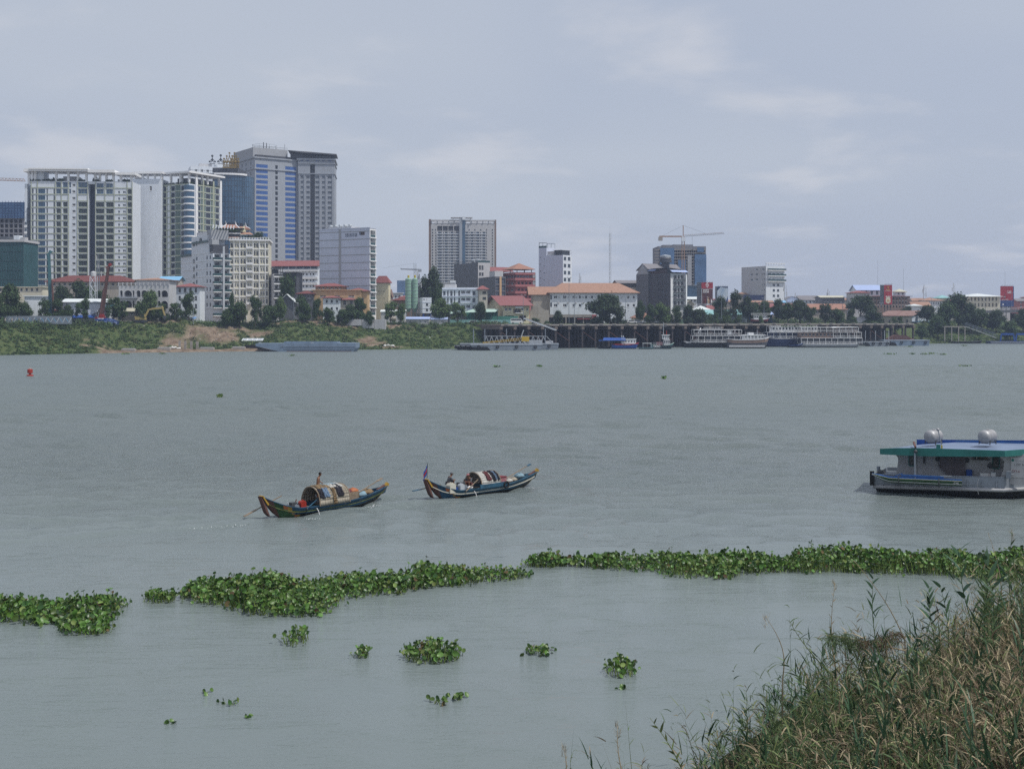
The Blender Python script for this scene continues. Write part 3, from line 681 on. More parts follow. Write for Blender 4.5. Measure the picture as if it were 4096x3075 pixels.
def glass_hotel():
 Y=640;e=thing('glass_hotel','deep blue curved glass hotel tower with gold and dark crown emblems on its roof','building',(xof(903,Y),Y,8),0)
 x0,x1=0,xof(994,Y)-xof(903,Y);zt=zof(700,Y)-8;b=MB();N=16;pts=[]
 for i in range(N+1):
  t=i/N;x=x0-6+(x1-x0+6)*math.sin(t*math.pi/2*.98)**.9;y=16*t**2.2*.9-1;pts.append((x,y))
 rowz=[zt*j/28 for j in range(29)]
 for j in range(28):
  for i in range(N):b.add([(*pts[i],rowz[j]),(*pts[i+1],rowz[j]),(*pts[i+1],rowz[j+1]),(*pts[i],rowz[j+1])],[(0,1,2,3)],'curtain_glass')
 xb_=pts[-1][0]-10
 poly=pts+[(xb_,34),(pts[0][0],34)]
 b.prism(poly,zt,zt+.1,'grey_wall','xy');b.add([(pts[-1][0],pts[-1][1],0),(xb_,34,0),(xb_,34,zt),(pts[-1][0],pts[-1][1],zt)],[(0,1,2,3)],'curtain_glass')
 b.add([(pts[0][0],34,0),(pts[0][0],pts[0][1],0),(pts[0][0],pts[0][1],zt),(pts[0][0],34,zt)],[(0,1,2,3)],'curtain_glass')
 b.build('glass_curtain',e);b=MB()
 for z in rowz[1::1]:
  for p,q in zip(pts[:-1],pts[1:]):b.bar((p[0],p[1]-.05,z),(q[0],q[1]-.05,z),.12,'glass_mid')
 for p in pts:b.bar((p[0],p[1]-.1,0),(p[0],p[1]-.1,zt),.14,'glass_mid')
 b.build('mullions',e);b=MB()
 for p,q in zip(pts[:-6],pts[1:-5]):b.bar((p[0],p[1]-.4,zt+.5),(q[0],q[1]-.4,zt+.5),.8,'white_clean',1.0)
 b.build('parapet',e)
 for py in(898,926):
  for px in(904,919,934,948,962,976):
   MB().lathe([(1.0,-.3),(1.0,.3)],'glass_dark',(0,0,0),14,'y').build('round_window',e,(xof(px,Y)-xof(903,Y),max(-1.1,-1.2+14*max(0,(px-930)/64.)**2),zof(py,Y)-8))
 def crown(name,cx,base,w_,h_,m,yy,rows=3):
  b=MB();b.box(-w_/2,0,0,w_/2,.5,h_*.10,m)
  for i in range(9):x=-w_/2+w_*(i+.5)/9;b.box(x-.25,-.1,h_*.1+.1,x+.25,.4,h_*.2,m)
  b.box(-w_/2,0,h_*.21,w_/2,.5,h_*.25,m)
  for k,(fx,fh)in enumerate(((-.40,.62),(-.2,.8),(0,1.0),(.2,.8),(.40,.62))):
   x=fx*w_;z1=h_*fh
   for s_ in(-1,1):
    b.path([(x,.2,h_*.27),(x+s_*w_*.10,.2,h_*.27+(z1-h_*.27)*.35),(x+s_*w_*.04,.2,h_*.27+(z1-h_*.27)*.6),(x,.2,z1*.9)],.2,m,6)
   b.lathe([(.01,-.3),(.45,-.3),(.75,.3),(.01,.3)],m,(x,.2,h_*.42),10,'y');b.lathe([(.01,-.35),(.5,-.35),(.5,.35),(.01,.35)],m,(x,.2,z1),10,'y')
  return b.build(name,e,(xof(cx,Y)-xof(903,Y),yy,base))
 crown('crown_emblem',914,zof(671,Y)-8,7.4,8.2,'gold',2)
 crown('crown_emblem',929,zof(668,Y)-8,5.0,8.2,'gold',5)
 for cx,hh in((838,3.9),(872,4.2)):
  b=MB()
  for x,z,r in((0,hh*.95,.62),(-1.5,hh*.15,.5),(1.5,hh*.15,.5),(0,hh*.35,.55)):b.lathe([(.01,-.2),(r,-.2),(r,.2),(.01,.2)],'steel_dark',(x,0,z),12,'y')
  for p,q in(((-1.5,hh*.15),(0,hh*.6)),((1.5,hh*.15),(0,hh*.6)),((0,hh*.3),(0,hh*.9)),((-.9,0),(0,hh*.35)),((.9,0),(0,hh*.35)),((-1.6,-.6),(1.6,-.6))):b.bar((p[0],0,p[1]),(q[0],0,q[1]),.28,'steel_dark')
  b.build('dark_emblem',e,(xof(cx,Y)-xof(903,Y),6,zof(650,Y)-7.4),0)
 b=MB();b.box(xof(780,Y)-xof(903,Y),4,zt-12,xof(945,Y)-xof(903,Y),26,zof(668,Y)-8,'charcoal_wall');b.build('roof_core',e)
glass_hotel()
def grey_tower():
 B=Bld('office_tower','tall grey tower with bright blue window bands and a round steel frame on top','building',690,632,th=35,xa=930,xb=1020,xc=1192,wall='stone_wall')
 rr=B.rows(656,24,21.2,13.5)
 B.grid('f',[(1024.5,1071),(1141,1184.5)],rr[:23],kind='strip',glass='glass_blue',frame='glass_blue',d=.12)
 B.grid('f',[(1101,1111)],[(655+21.2*i,670+21.2*i)for i in range(22)],kind='open',glass='glass_dark',d=.6)
 B.grid('l',[(952,957),(966,972),(982,988),(1001,1006)],[(644+21.2*i,655+21.2*i)for i in range(22)],kind='win',glass='glass_mid',frame='grey_wall')
 B.wall();B.cornice(B.z(676),.5,.5,'stone_wall');B.cornice(B.H,.8,.7,'stone_wall')
 B.box('penthouse',-B.W*.0,3,B.H,B.W*.80,B.D*.95,B.z(587),'grey_wall');B.box('penthouse',1,1.0,B.H,B.W*.98,B.D*.8,B.z(617),'charcoal_wall')
 e=B.e;b=MB();cz=B.z(587);cx_,cy_,rr_=B.W*.38,11,7.6
 ring=[(cx_+rr_*math.cos(t*math.pi/8),cy_+rr_*math.sin(t*math.pi/8))for t in range(16)]
 for i in range(16):
  p,q=ring[i],ring[(i+1)%16]
  for z in(cz+1.2,cz+2.8):b.bar((*p,z),(*q,z),.16,'pale_steel')
  if i%2==0:b.bar((*p,cz),(*p,cz+2.8),.2,'pale_steel')
 b.build('ring_frame',e);b=MB()
 for dx,hh in((-1,4.6),(1,4.4)):b.tube((cx_+dx,cy_-1,cz),(cx_+dx,cy_-1,cz+hh),.25,'steel_dark')
 b.tube((B.W*.78,6,cz),(B.W*.78,6,cz+4),.1,'steel_dark');b.build('chimney',e);b=MB()
 for x in np.linspace(0,B.W*.8,26):b.bar((x,3.2,cz),(x,3.2,cz+1.2),.08,'steel_dark')
 b.bar((0,3.2,cz+1.2),(B.W*.8,3.2,cz+1.2),.1,'steel_dark');b.build('railing',e)
 D_=Bld('apartment_tower','cream grey tower wing with small windows and a dark vertical recess','building',702,640,th=6,xb=1192,xc=1338,D=26,wall='stone_wall')
 rr=[(723-20+20.45*i,733-20+20.45*i)for i in range(22)]
 cols=[(1202,1213),(1225,1239),(1261,1276),(1287.5,1298.5),(1310.5,1326)]
 D_.grid('f',cols,rr,kind='win',glass='glass_mid',frame='grey_wall',d=.3)
 D_.hole('f',D_.a('f',1240.5),D_.a('f',1259.5),.2,D_.z(658),kind='open',glass='dark_grey_wall',d=3)
 D_.grid('f',[(1202,1213),(1225,1238),(1262,1276),(1288,1298),(1311,1326)],[(648-12,657-12)],kind='win',glass='glass_blue',frame='grey_wall')
 D_.wall();D_.bands([D_.z(655),D_.z(696)],.5,.5,'stone_wall','fr');D_.cornice(D_.H,.9,.8,'stone_wall')
 for p in(1197,1216,1278,1302,1329):D_.box('pilaster',D_.a('f',p),-.35,0,D_.a('f',p+2.5),-.01,D_.z(698),'stone_wall')
 b=MB();z=D_.H+.9;b.box(D_.a('f',1160),3,z,D_.a('f',1262),14,D_.z(606),'dark_grey_wall')
 for x in np.linspace(D_.W*.45,D_.W*.99,7):b.box(x,-.3,z,x+.3,.0,D_.z(616),'steel_dark')
 b.box(D_.W*.45,2,z,D_.W*.95,12,D_.z(618),'glass_dark');b.build('roof_pavilion',D_.e)
 b=MB();zz_=D_.z(616);b.prism([(D_.a('f',1152),D_.z(604)),(D_.a('f',1160),D_.z(604)),(D_.W+1.4,zz_),(D_.W+1.4,zz_-.7),(D_.a('f',1196),D_.z(612))],-2,16,'dark_grey_wall')
 for i in range(8):b.box(D_.a('f',1196)+i*1.0,4,D_.z(606),D_.a('f',1196)+i*1.0+.7,6,D_.z(601),'white_clean')
 b.build('pavilion_roof',D_.e)
grey_tower()
def far_left():
 B=Bld('unfinished_tower','raw concrete frame tower with blue safety netting on its top floors','building',640,810,th=0,xb=-60,xc=97,D=20,wall='raw_concrete')
 B.grid('f',[(-55+18.5*i,-41+18.5*i)for i in range(8)],[(878+19.5*j,892+19.5*j)for j in range(6)],kind='open',glass='pile_concrete',d=1.5);B.wall()
 b=MB();z0_=B.z(873);b.box(-.6,-.6,z0_,B.W+.6,-.35,B.H,'blue_net');b.box(B.W+.35,-.6,z0_,B.W+.6,B.D,B.H,'blue_net');b.build('safety_net',B.e);b=MB()
 for i in range(14):x=B.W*i/13;b.bar((x,-.75,z0_),(x,-.75,B.H+.8),.14,'tarp_blue')
 for j in range(7):z=z0_+(B.H-z0_)*j/6;b.bar((0,-.75,z),(B.W,-.75,z),.12,'tarp_blue')
 b.build('scaffolding',B.e)
 B=Bld('netted_building','low block wrapped in dark teal construction netting beside the apartment tower','building',520,968,th=0,xb=-60,xc=94,D=16,wall='green_net');B.wall(name='netting')
 b=MB()
 for i in range(16):x=B.W*i/15;b.bar((x,-.1,0),(x,-.1,B.H),.12,'glass_teal')
 for j in range(9):b.bar((0,-.1,B.H*j/9),(B.W,-.1,B.H*j/9),.1,'glass_teal')
 b.build('scaffolding',B.e);B.cornice(B.H,1.0,.5,'light_grey_wall')
 b=MB();b.box(B.W*.1,3,B.H+1,B.W*.55,10,B.H+2.6,'dark_grey_wall');b.box(B.a('f',51),1,B.H+1,B.a('f',73),5,B.z(941),'white_paint');b.box(B.a('f',73)+.1,2,B.H+1,B.a('f',94),5,B.z(948),'light_grey_wall');b.build('roof_room',B.e)
 Y=600;e=thing('tower_crane','orange tower crane jib reaching in from the left edge of the photo','crane',(xof(-260,Y),Y,10));m='crane_orange'
 zj=zof(713,Y)-10;b=MB()
 for i in range(0,int(zj/3)):z=i*3;[b.bar((x,y,z),(x,y,z+3),.2,m)for x in(-.8,.8)for y in(-.8,.8)];b.bar((-.8,-.8,z),(.8,-.8,z+3),.12,m)
 b.build('mast',e);b=MB();L=xof(101,Y)-xof(-260,Y);nseg=26
 for i in range(nseg):
  x=L*i/nseg;x2=L*(i+1)/nseg;d1=-1.6*i/nseg;d2=-1.6*(i+1)/nseg
  for y in(-.6,.6):b.bar((x,y,zj+d1),(x2,y,zj+d2),.16,m);b.bar((x,y,zj+d1),((x+x2)/2,0,zj+1.2+d1),.1,m);b.bar(((x+x2)/2,0,zj+1.2+d1),(x2,y,zj+d2),.1,m)
  if i<nseg-1:b.bar(((x+x2)/2,0,zj+1.2+d1),((x+x2)/2+L/nseg,0,zj+1.2+d2),.16,m)
 b.build('jib',e);MB().box(-9,-.8,zj,-1,.8,zj+1.2,m).box(-9.5,-1,zj-2.5,-7,1,zj-.01,'concrete').build('counterweight',e)
far_left()
def white_hotel():
 B=Bld('white_hotel','white stepped hotel with green glass balconies and a tall steel column','building',455,1014,base=1258,th=35,xa=725,xb=852,xc=921,wall='white_paint')
 fl=31.8
 B.grid('l',[(771,780)],[(1028+fl*i,1046+fl*i)for i in range(7)],kind='win',glass='glass_dark')
 B.grid('l',[(784.5,789.5),(826,830.5),(839,843.5)],[(1020+fl*i,1033+fl*i)for i in range(7)],kind='win',glass='glass_dark',frame='glass_mid')
 B.grid('f',[(857,884),(891,917)],[(1014+fl*i,1039+fl*i)for i in range(7)],kind='balc',d=1.2,back='light_grey_wall',glass='glass_dark',frame='steel_dark')
 B.wall();B.bands([B.z(1010+fl*i)for i in range(8)],.18,.12,'white_clean','l')
 for i in range(8):
  z=B.z(1042+fl*i);b=MB();b.box(-.2,-1.3,z,B.W+.2,-.004,z+.3,'white_clean');b.box(-.15,-1.28,z+.31,B.W+.15,-1.22,z+1.3,'glass_teal');b.box(-.15,-1.2,z+.31,-.09,0,z+1.3,'glass_teal');b.build('balcony',B.e)
 b=MB();b.box(B.a('f',889)-.4,-1.9,0,B.a('f',889)+.4,-1.4,B.z(985),'pale_steel');b.build('steel_column',B.e)
 b=MB();y0=B.D-B.a('l',835);y1=B.D-B.a('l',766);b.box(.0,y0,B.H,7,y1,B.z(937),'white_paint')
 for(p,q,zz0,zz1)in((771,780,957,975),(784,789,955,974),(798,808,945,958)):b.box(-.05,B.D-B.a('l',q),B.z(zz1),-.01,B.D-B.a('l',p),B.z(zz0),'glass_dark')
 b.build('upper_storey',B.e)
 b=MB();b.box(.5,1,B.H,B.W-.5,y0-.1,B.z(978),'charcoal_wall');b.box(0,1,B.z(978)+.05,B.W*.4,y0-.15,B.z(958),'grey_wall');b.build('roof_room',B.e)
 b=MB();b.box(-.5,y1+.1,B.H+.0,3,B.D-.2,B.H+1.0,'glass_teal');b.box(-.6,y0,B.z(967),-.5,y1-1.5,B.z(958),'glass_teal');b.build('glass_rail',B.e)
 b=MB();z=B.z(937)
 b.box(2,y0+1,z,8,y1-1,B.z(917),'light_grey_wall')
 for i in range(8):b.bar((-.5+i*1.3,-1,B.z(915)),(1.0+i*1.3,2,B.z(898)),.35,'pale_steel')
 b.box(0,2,B.z(958)+.1,B.W,7,B.z(917),'grey_wall');b.build('roof_terrace',B.e)
white_hotel()
def arched_hotel():
 B=Bld('arched_hotel','cream hotel with nine storeys of white arched windows and a rooftop pavilion','building',462,963,base=1232,th=8,xb=921,xc=1075,D=18,wall='cream_wall')
 fl=31.75;rows=[(973+fl*i,991+fl*i)for i in range(8)]
 for cs in([(923,931),(962,970),(974,982),(1015,1022),(1025,1033),(1064,1071)],):
  B.grid('f',cs,rows,kind='arch',glass='glass_dark',frame='white_clean',d=.5)
 B.grid('f',[(939,944),(948.5,953.5),(991,997),(1000,1006),(1043,1048),(1052,1057)],[(976+fl*i,989+fl*i)for i in range(8)],kind='arch',glass='glass_mid',frame='white_clean')
 global LIMIT;LIMIT=96;B.wall();LIMIT=60
 B.bands([B.z(998+fl*i)for i in range(8)],.35,.35,'white_clean','fl');B.cornice(B.H,.7,.6,'white_clean')
 for i in range(8):z=B.z(994.5+fl*i);b=MB();b.box(B.a('f',986.5),-.9,z,B.a('f',1010.5),-.36,z+.25,'white_clean');b.box(B.a('f',986.5),-.9,z+.25,B.a('f',1010.5),-.8,z+.9,'white_clean');b.build('balcony',B.e)
 for p in(934.5,957.5,984.5,1010.8,1036,1060):B.box('pilaster',B.a('f',p),-.3,0,B.a('f',p)+.35,-.01,B.H,'white_clean')
 b=MB();n_=14
 for i in range(n_+1):x=B.W*i/n_;b.box(x-.15,-.5,B.H+.7,x+.15,-.2,B.H+1.5,'white_clean')
 b.box(-.2,-.45,B.H+1.2,B.W+.2,-.25,B.H+1.35,'white_clean');b.build('parapet',B.e)
 e=B.e;W=B.W;b=MB()
 b.box(B.a('f',872),2,B.z(950),B.a('f',956),9,B.z(925),'glass_dark')
 for p in(872,890,910,930,955):b.box(B.a('f',p),1.5,B.z(965),B.a('f',p)+.3,1.8,B.z(912),'steel_dark')
 b.box(B.a('f',868),1,B.z(935),B.a('f',962),9,B.z(931),'white_clean');b.box(B.a('f',870),1,B.z(914),B.a('f',975),9,B.z(911),'steel_dark');b.build('roof_terrace',e)
 b=MB();b.box(B.a('f',900),5,B.z(931),B.a('f',975),12,B.z(905),'yellow_wall');b.build('pavilion',e)
 z=B.z(912);x0,x1=B.a('f',885),B.a('f',985);b=MB()
 for xs_,xe,zt_ in((B.a('f',888),B.a('f',936),B.z(893)),(B.a('f',930),B.a('f',978),B.z(900))):
  b.add([(xs_-1,3,z),(xe+2,3,z),(xe,8,zt_),(xs_+1,8,zt_),(xs_-1,13,z),(xe+2,13,z)],[(0,1,2,3),(5,4,3,2)],'bright_orange_roof')
  for xx in(xs_+1,xe):b.tube((xx,8,zt_),(xx-.3,8,zt_+1.7),.16,'white_clean',.03)
  b.bar((xe+2.1,2.9,z),(xe,8,zt_),.3,'white_clean');b.bar((xs_+1,8,zt_),(xs_-1.1,2.9,z),.3,'white_clean')
 b.add([(B.a('f',960),2,B.z(926)),(B.a('f',978),1.5,B.z(926)),(B.a('f',975),3.5,B.z(897))],[(0,1,2)],'yellow_wall')
 b.add([(B.a('f',906),.5,B.z(952)),(B.a('f',962),.5,B.z(952)),(B.a('f',955),3,B.z(939)),(B.a('f',910),3,B.z(939))],[(0,1,2,3)],'orange_roof')
 b.add([(B.a('f',960),.5,B.z(936)),(B.a('f',1014),.5,B.z(938)),(B.a('f',996),4,B.z(925)),(B.a('f',960),4,B.z(925))],[(0,1,2,3)],'orange_roof');b.build('pavilion_roof',e)
 pts=[]
 for i in range(1500):
  px,py,rx,ry=random.choice([(1032,938,18,12),(1032,938,20,12),(1000,945,30,4),(890,920,20,6),(920,922,30,5),(1060,952,14,4)])
  pts.append((B.a('f',px+random.gauss(0,.5)*rx),random.uniform(.4,3.5),B.z(py+random.gauss(0,.5)*ry)))
 link('roof_planting',quads(np.array(pts),rng.uniform(.4,.8,len(pts)),rng.normal(size=(len(pts),3)),'roof_planting',['leaf_mid']),e)['kind']='stuff'
arched_hotel()
def mid_left():
 B=Bld('long_white_building','long white building with red roof and glazed top storey behind the arched hotel','building',520,1062,base=1215,th=-8,xa=1060,xb=1271,D=14,wall='white_paint')
 B.grid('f',[(1098+29*i,1124+29*i)for i in range(6)],[(1064,1078)],kind='strip',glass='hotel_glass',frame='grey_wall',d=.4)
 B.grid('f',[(1211,1216),(1223,1231),(1240,1245),(1250,1257)],[(1093+24*i,1101+24*i)for i in range(3)],kind='win');B.grid('f',[(1210,1232),(1236,1258)],[(1165,1174)],kind='strip');B.wall()
 B.bands([B.z(1085),B.z(1116),B.z(1139),B.z(1162)],1.1,.9,'white_clean','f','balcony_band');B.gable(2.6,1.2,'red_roof','x')
 B=Bld('narrow_building','narrow grey white building with stacked balconies right of the arched hotel','building',452,1095,base=1230,th=20,xa=1077,xb=1094,xc=1131,wall='light_grey_wall')
 fl=28.5;B.grid('f',[(1100,1112),(1117,1128)],[(1112+fl*i,1131+fl*i)for i in range(4)],kind='balc',d=1,back='light_grey_wall',frame='steel_dark');B.wall()
 for i in range(4):z=B.z(1138-fl+fl*i);b=MB();b.box(0,-1.6,z,B.W,-.003,z+.5,'white_clean');b.box(0,-1.6,z+.5,B.W,-1.52,z+1.4,'steel_dark');b.build('balcony',B.e)
 b=MB()
 for x in(0,B.W*.5,B.W-.2):[b.box(x,y,B.H,x+.2,y+.2,B.H+2.4,'steel_dark')for y in(0,6)]
 b.box(-.5,-.5,B.H+2.4,B.W+.5,6.5,B.H+2.55,'steel_dark');b.box(0,3,B.H,B.W*.6,6,B.H+2,'charcoal_wall');b.build('roof_terrace',B.e)
 B=Bld('dark_villa','dark grey villa with tall black windows and flat roof behind small trees','building',470,1092,base=1235,th=-5,xa=1132,xb=1186,D=10,wall='charcoal_wall')
 B.grid('f',[(1150,1160),(1165,1183)],[(1094,1115),(1123,1142)],kind='win',d=.3,frame='steel_dark');B.wall();B.cornice(B.H,.3,.9,'charcoal_wall')
 B=Bld('lavender_slab_building','pale lavender slab building with grey floor lines and a strip of green glass balconies','building',446,913,base=1255,th=63,xa=1278,xb=1479,xc=1504.5,wall='pale_blue_wall')
 fl=31.2;rowsb=[(952-fl+fl*i,979-fl+fl*i)for i in range(11)]
 B.grid('f',[(1481.5,1502)],rowsb,kind='balg',d=2.0,back='light_grey_wall',glass='glass_dark',frame='white_clean')
 B.grid('l',[(1381+6.2*i,1385+6.2*i)for i in range(8)],[(931,945)],kind='open',glass='steel_dark',d=.5);B.hole('l',B.a('l',1436),B.a('l',1459),B.z(940),B.z(926),kind='open',glass='brown_wall',d=1.5)
 B.grid('l',[(1358,1362)],[(928+fl*i,932+fl*i)for i in range(9)],kind='open',glass='steel_dark',d=.4)
 B.wall(mats={'f':'white_clean','l':'pale_blue_wall'});b=MB()
 for i in range(10):
  z=B.z(957-fl+fl*i);ya,yb=B.D-B.a('l',1355),B.D-B.a('l',1364.5)
  b.box(-.07,ya+.05,z,-.003,B.D,z+.35,'grey_wall');b.box(-.07,0,z,-.003,yb-.05,z+.35,'grey_wall')
 b.box(-.08,B.D-B.a('l',1364.5),0,-.004,B.D-B.a('l',1355),B.H,'grey_wall');b.build('wall_bands',B.e);B.cornice(B.H,.4,.15,'pale_blue_wall')
 for z in[B.z(952-fl+fl*i)for i in range(1,11)]:B.box('balcony_slab',0,-.45,z,B.W+.05,-.002,z+.4,'white_clean')
 b=MB();ya=B.D-B.a('l',1400);b.box(1,ya,B.H+.4,8,B.D-4,B.H+1.2,'light_grey_wall')
 for i in range(5):b.lathe([(.01,-.9),(.5,-.9),(.5,.9),(.01,.9)],'pale_steel',(3,ya+2+i*2.6,B.H+1.8),10,'x')
 b.build('roof_tanks',B.e)
 B=Bld('cream_block','cream blank walled block with red hip roof right of the lavender building','building',452,1132,base=1232,th=-14,xa=1500,xb=1554,xc=1562,wall='yellow_wall')
 B.grid('f',[(1514,1517),(1534,1537)],[(1163,1167),(1191,1195)],kind='open',glass='steel_dark');B.wall();B.hip(3.2,.6)
 B=Bld('small_house','tan gabled house wall squeezed beside the cream block','house',458,1172,base=1228,th=0,xb=1556,xc=1564,D=8,wall='dull_wall');B.wall();B.gable(1.6,.5,'brown_wall','y')
mid_left()
def central():
 B=Bld('apartment_tower','wide brown grey apartment tower with a dark central stripe and an open roof frame','building',760,893,base=1150,th=3,xb=1724,xc=1978,D=24,wall='light_grey_wall')
 B.z_=B.z
 rr=[(905+11.45*i,910.5+11.45*i)for i in range(20)]
 small=[(1727,1733),(1740,1744),(1771,1776),(1794,1799),(1817,1822),(1874,1879),(1897,1902),(1920,1925),(1944,1948),(1967,1972)]
 wide=[(1752,1767),(1779,1791),(1802,1814),(1824,1836),(1862,1872),(1882,1894),(1905,1917),(1930,1942)]
 B.grid('f',wide,[(p[0]-1,p[1]+2)for p in rr[2:]],kind='strip',glass='hotel_glass',frame='grey_wall',d=.8);B.grid('f',small,rr[1:],kind='win',glass='glass_dark',frame='grey_wall')
 B.grid('f',[(1749,1769),(1771,1791),(1793,1813),(1816,1836)],[(904,924)],kind='open',glass='charcoal_wall',d=.5)
 global LIMIT;LIMIT=96;B.wall(mats={'l':'brown_wall'});LIMIT=60
 b=MB()
 for p in rr[2:]:
  z=B.z(p[1]+2.6);b.box(B.a('f',1748),-.5,z,B.a('f',1836),-.002,z+.35,'white_paint');b.box(B.a('f',1861),-.5,z,B.a('f',1944),-.002,z+.35,'white_paint')
 b.build('balcony_band',B.e)
 B.box('central_glazing',B.a('f',1849),-.8,0,B.a('f',1860.5),-.003,B.z(880),'curtain_glass');B.box('central_pier',B.a('f',1837.5),-1.2,0,B.a('f',1848.8),-.004,B.z(870),'stone_wall')
 B.box('corner_pier',-1.5,0.2,0,-.01,4,B.z(877),'brown_wall');B.box('corner_pier',B.W+.01,.2,0,B.W+1.2,4,B.z(878),'brown_wall')
 b=MB();zt_=B.z(884);b.box(0,-.6,zt_,B.W+.5,1,zt_+.8,'light_grey_wall');b.box(0,10,zt_,B.W,11,zt_+.8,'light_grey_wall')
 for x in np.linspace(0,B.W-.6,12):b.box(x,-.4,B.H,x+.7,.4,zt_,'stone_wall')
 b.box(B.a('f',1803),-1.2,B.z(872),B.a('f',1890),6,B.z(869),'light_grey_wall');b.box(B.a('f',1849),-1.6,B.z(880)+.01,B.a('f',1861),3,B.z(869)+.3,'white_paint')
 for p in(1811,1880):b.box(B.a('f',p),-1,B.H,B.a('f',p+3),0,B.z(872)-.01,'grey_wall')
 b.build('roof_frame',B.e);b=MB();b.box(2,5,B.H,B.W*.5,12,B.z(888),'light_grey_wall');b.box(B.W*.62,5,B.H,B.W-2,12,B.z(888),'light_grey_wall');b.build('roof_room',B.e)
 B=Bld('dark_flat_building','grey slab building with roof railing and a white cut-away corner','building',520,1050,base=1180,th=28,xa=1816,xb=1912,xc=1960,wall='dark_grey_wall')
 B.grid('f',[(1916,1924),(1926,1934)],[(1062,1080),(1090,1104)],kind='balc',d=1.2,back='light_grey_wall');B.wall(mats={'f':'light_grey_wall','l':'dark_grey_wall'});b=MB()
 for i in range(30):y=B.D*i/29;b.bar((.1,y,B.H),(.1,y,B.H+1.1),.08,'steel_dark')
 b.bar((.1,0,B.H+1.1),(.1,B.D,B.H+1.1),.12,'steel_dark');b.box(0,0,B.H,B.W,.1,B.H+1.0,'glass_teal');b.build('railing',B.e)
 b=MB();b.lathe([(.01,-1.6),(1,-1.6),(1,1.6),(.01,1.6)],'pale_steel',(3,6,B.H+1.2),12,'y').lathe([(.01,-1.6),(1,-1.6),(1,1.6),(.01,1.6)],'pale_steel',(3,10.5,B.H+1.2),12,'y');b.build('roof_tank',B.e)
 B=Bld('white_apartments','white four storey apartment house with grey balconies and dark vertical slots','building',440,1150,base=1258,th=-2,xa=1768,xb=1914,D=14,wall='white_paint')
 fl=28.6;R4=[(1164+fl*i,1179+fl*i)for i in range(3)]
 B.grid('f',[(1773,1782),(1890,1902)],R4+[(1164+fl*3,1174+fl*3)],kind='win',glass='glass_mid',frame='steel_dark');B.grid('f',[(1789,1794),(1816,1821)],[(1162+fl*i,1185+fl*i)for i in range(4)],kind='open',glass='charcoal_wall')
 B.grid('f',[(1801,1810),(1833,1840),(1845,1861),(1865,1881)],[(1163+fl*i,1184+fl*i)for i in range(4)],kind='balc',d=1.3,back='light_grey_wall',glass='glass_mid');B.wall()
 B.bands([B.z(1158.5+fl*i)for i in range(4)],.3,.35,'pale_blue_wall','fr');b=MB()
 for i in range(4):z=B.z(1184.5+fl*i);b.box(B.a('f',1843),-1,z,B.a('f',1886),-.31,z+.2,'white_clean');b.box(B.a('f',1843),-1.0,z+.2,B.a('f',1886),-.92,z+1.1,'pale_blue_wall')
 b.build('balcony_band',B.e)
 B.box('roof_room',B.a('f',1776),3,B.H,B.a('f',1820),9,B.z(1136),'light_grey_wall');MB().lathe([(.01,-1.2),(.8,-1.2),(.8,1.2),(.01,1.2)],'pale_steel',(B.a('f',1808),5,B.z(1129)),12,'x').build('roof_tank',B.e)
 B=Bld('grey_glass_house','dark grey house with ochre stripe between glazed bays','building',470,1106,base=1195,th=22,xa=1914,xb=1981,xc=2023,wall='dark_grey_wall')
 B.grid('f',[(1982.5,1996),(2007,2021)],[(1113+27*i,1134+27*i)for i in range(3)],kind='strip',glass='glass_mid',d=.5);B.wall();B.box('ochre_stripe',B.a('f',1998),-.2,0,B.a('f',2006),-.004,B.H,'ochre_wall')
 b=MB().box(B.W*.1,2,B.H,B.W*.9,9,B.z(1083),'light_grey_wall').build('roof_room',B.e)
 B=Bld('small_white_shop','cream house with balcony and red roof squeezed between two grey buildings','house',436,1158,base=1225,th=10,xb=1917,xc=1950,D=8,wall='dull_wall');B.grid('f',[(1930,1944)],[(1188,1200),(1166,1176)],kind='balc',d=1);B.wall();B.hip(1.8,.8)
 B=Bld('red_hotel','dusky red terraced hotel with orange pavilion roof and glazed top floor','building',520,1090,base=1230,th=24,xa=1976,xb=2066,xc=2131,wall='pink_wall')
 for i,(q0,q1)in enumerate(((1102,1111),(1128,1137),(1155,1163),(1183,1191))):
  if i==0:B.grid('f',[(2068+10.4*k,2077+10.4*k)for k in range(6)],[(q0,q1)],kind='strip',glass='hotel_glass',d=.3);B.grid('l',[(2024+11*k,2033+11*k)for k in range(4)],[(q0,q1)],kind='strip',glass='hotel_glass',d=.3)
  else:B.grid('f',[(2070+15*k,2080+15*k)for k in range(4)],[(q0,q1)],kind='balc',d=1.4,back='maroon');B.grid('l',[(2026,2034),(2044,2053)],[(q0,q1)],kind='win')
 B.wall();b=MB()
 for q in(1098,1121,1147,1174,1202):z=B.z(q);b.box(-1.2,-1.2,z,B.W+.8,-.003,z+1.1,'pink_wall');b.box(-1.2,0,z,-.003,B.D*.7,z+1.1,'pink_wall')
 b.build('balcony_band',B.e);b=MB()
 for x,y in((.5,.5),(B.W-.5,.5),(B.W-.5,9),(.5,9),(B.W/2,.5)):b.box(x-.15,y-.15,B.H,x+.15,y+.15,B.z(1077),'steel_dark')
 b.build('pavilion_posts',B.e);hiproof(B.e,-3,-2,B.W+.5,11,B.z(1078),3.4,'bright_orange_roof')
 gableroof(B.e,-12,12,B.W-6,24,B.z(1083),2.3,'red_roof','x',.5,'pink_wall')
 B=Bld('white_back_house','narrow white block peeping out right of the red hotel','building',600,1090,base=1175,th=0,xb=2130,xc=2143,D=10,wall='light_grey_wall');B.grid('f',[(2131,2134),(2137,2141)],[(1094+15*i,1101+15*i)for i in range(5)],kind='win');B.wall()
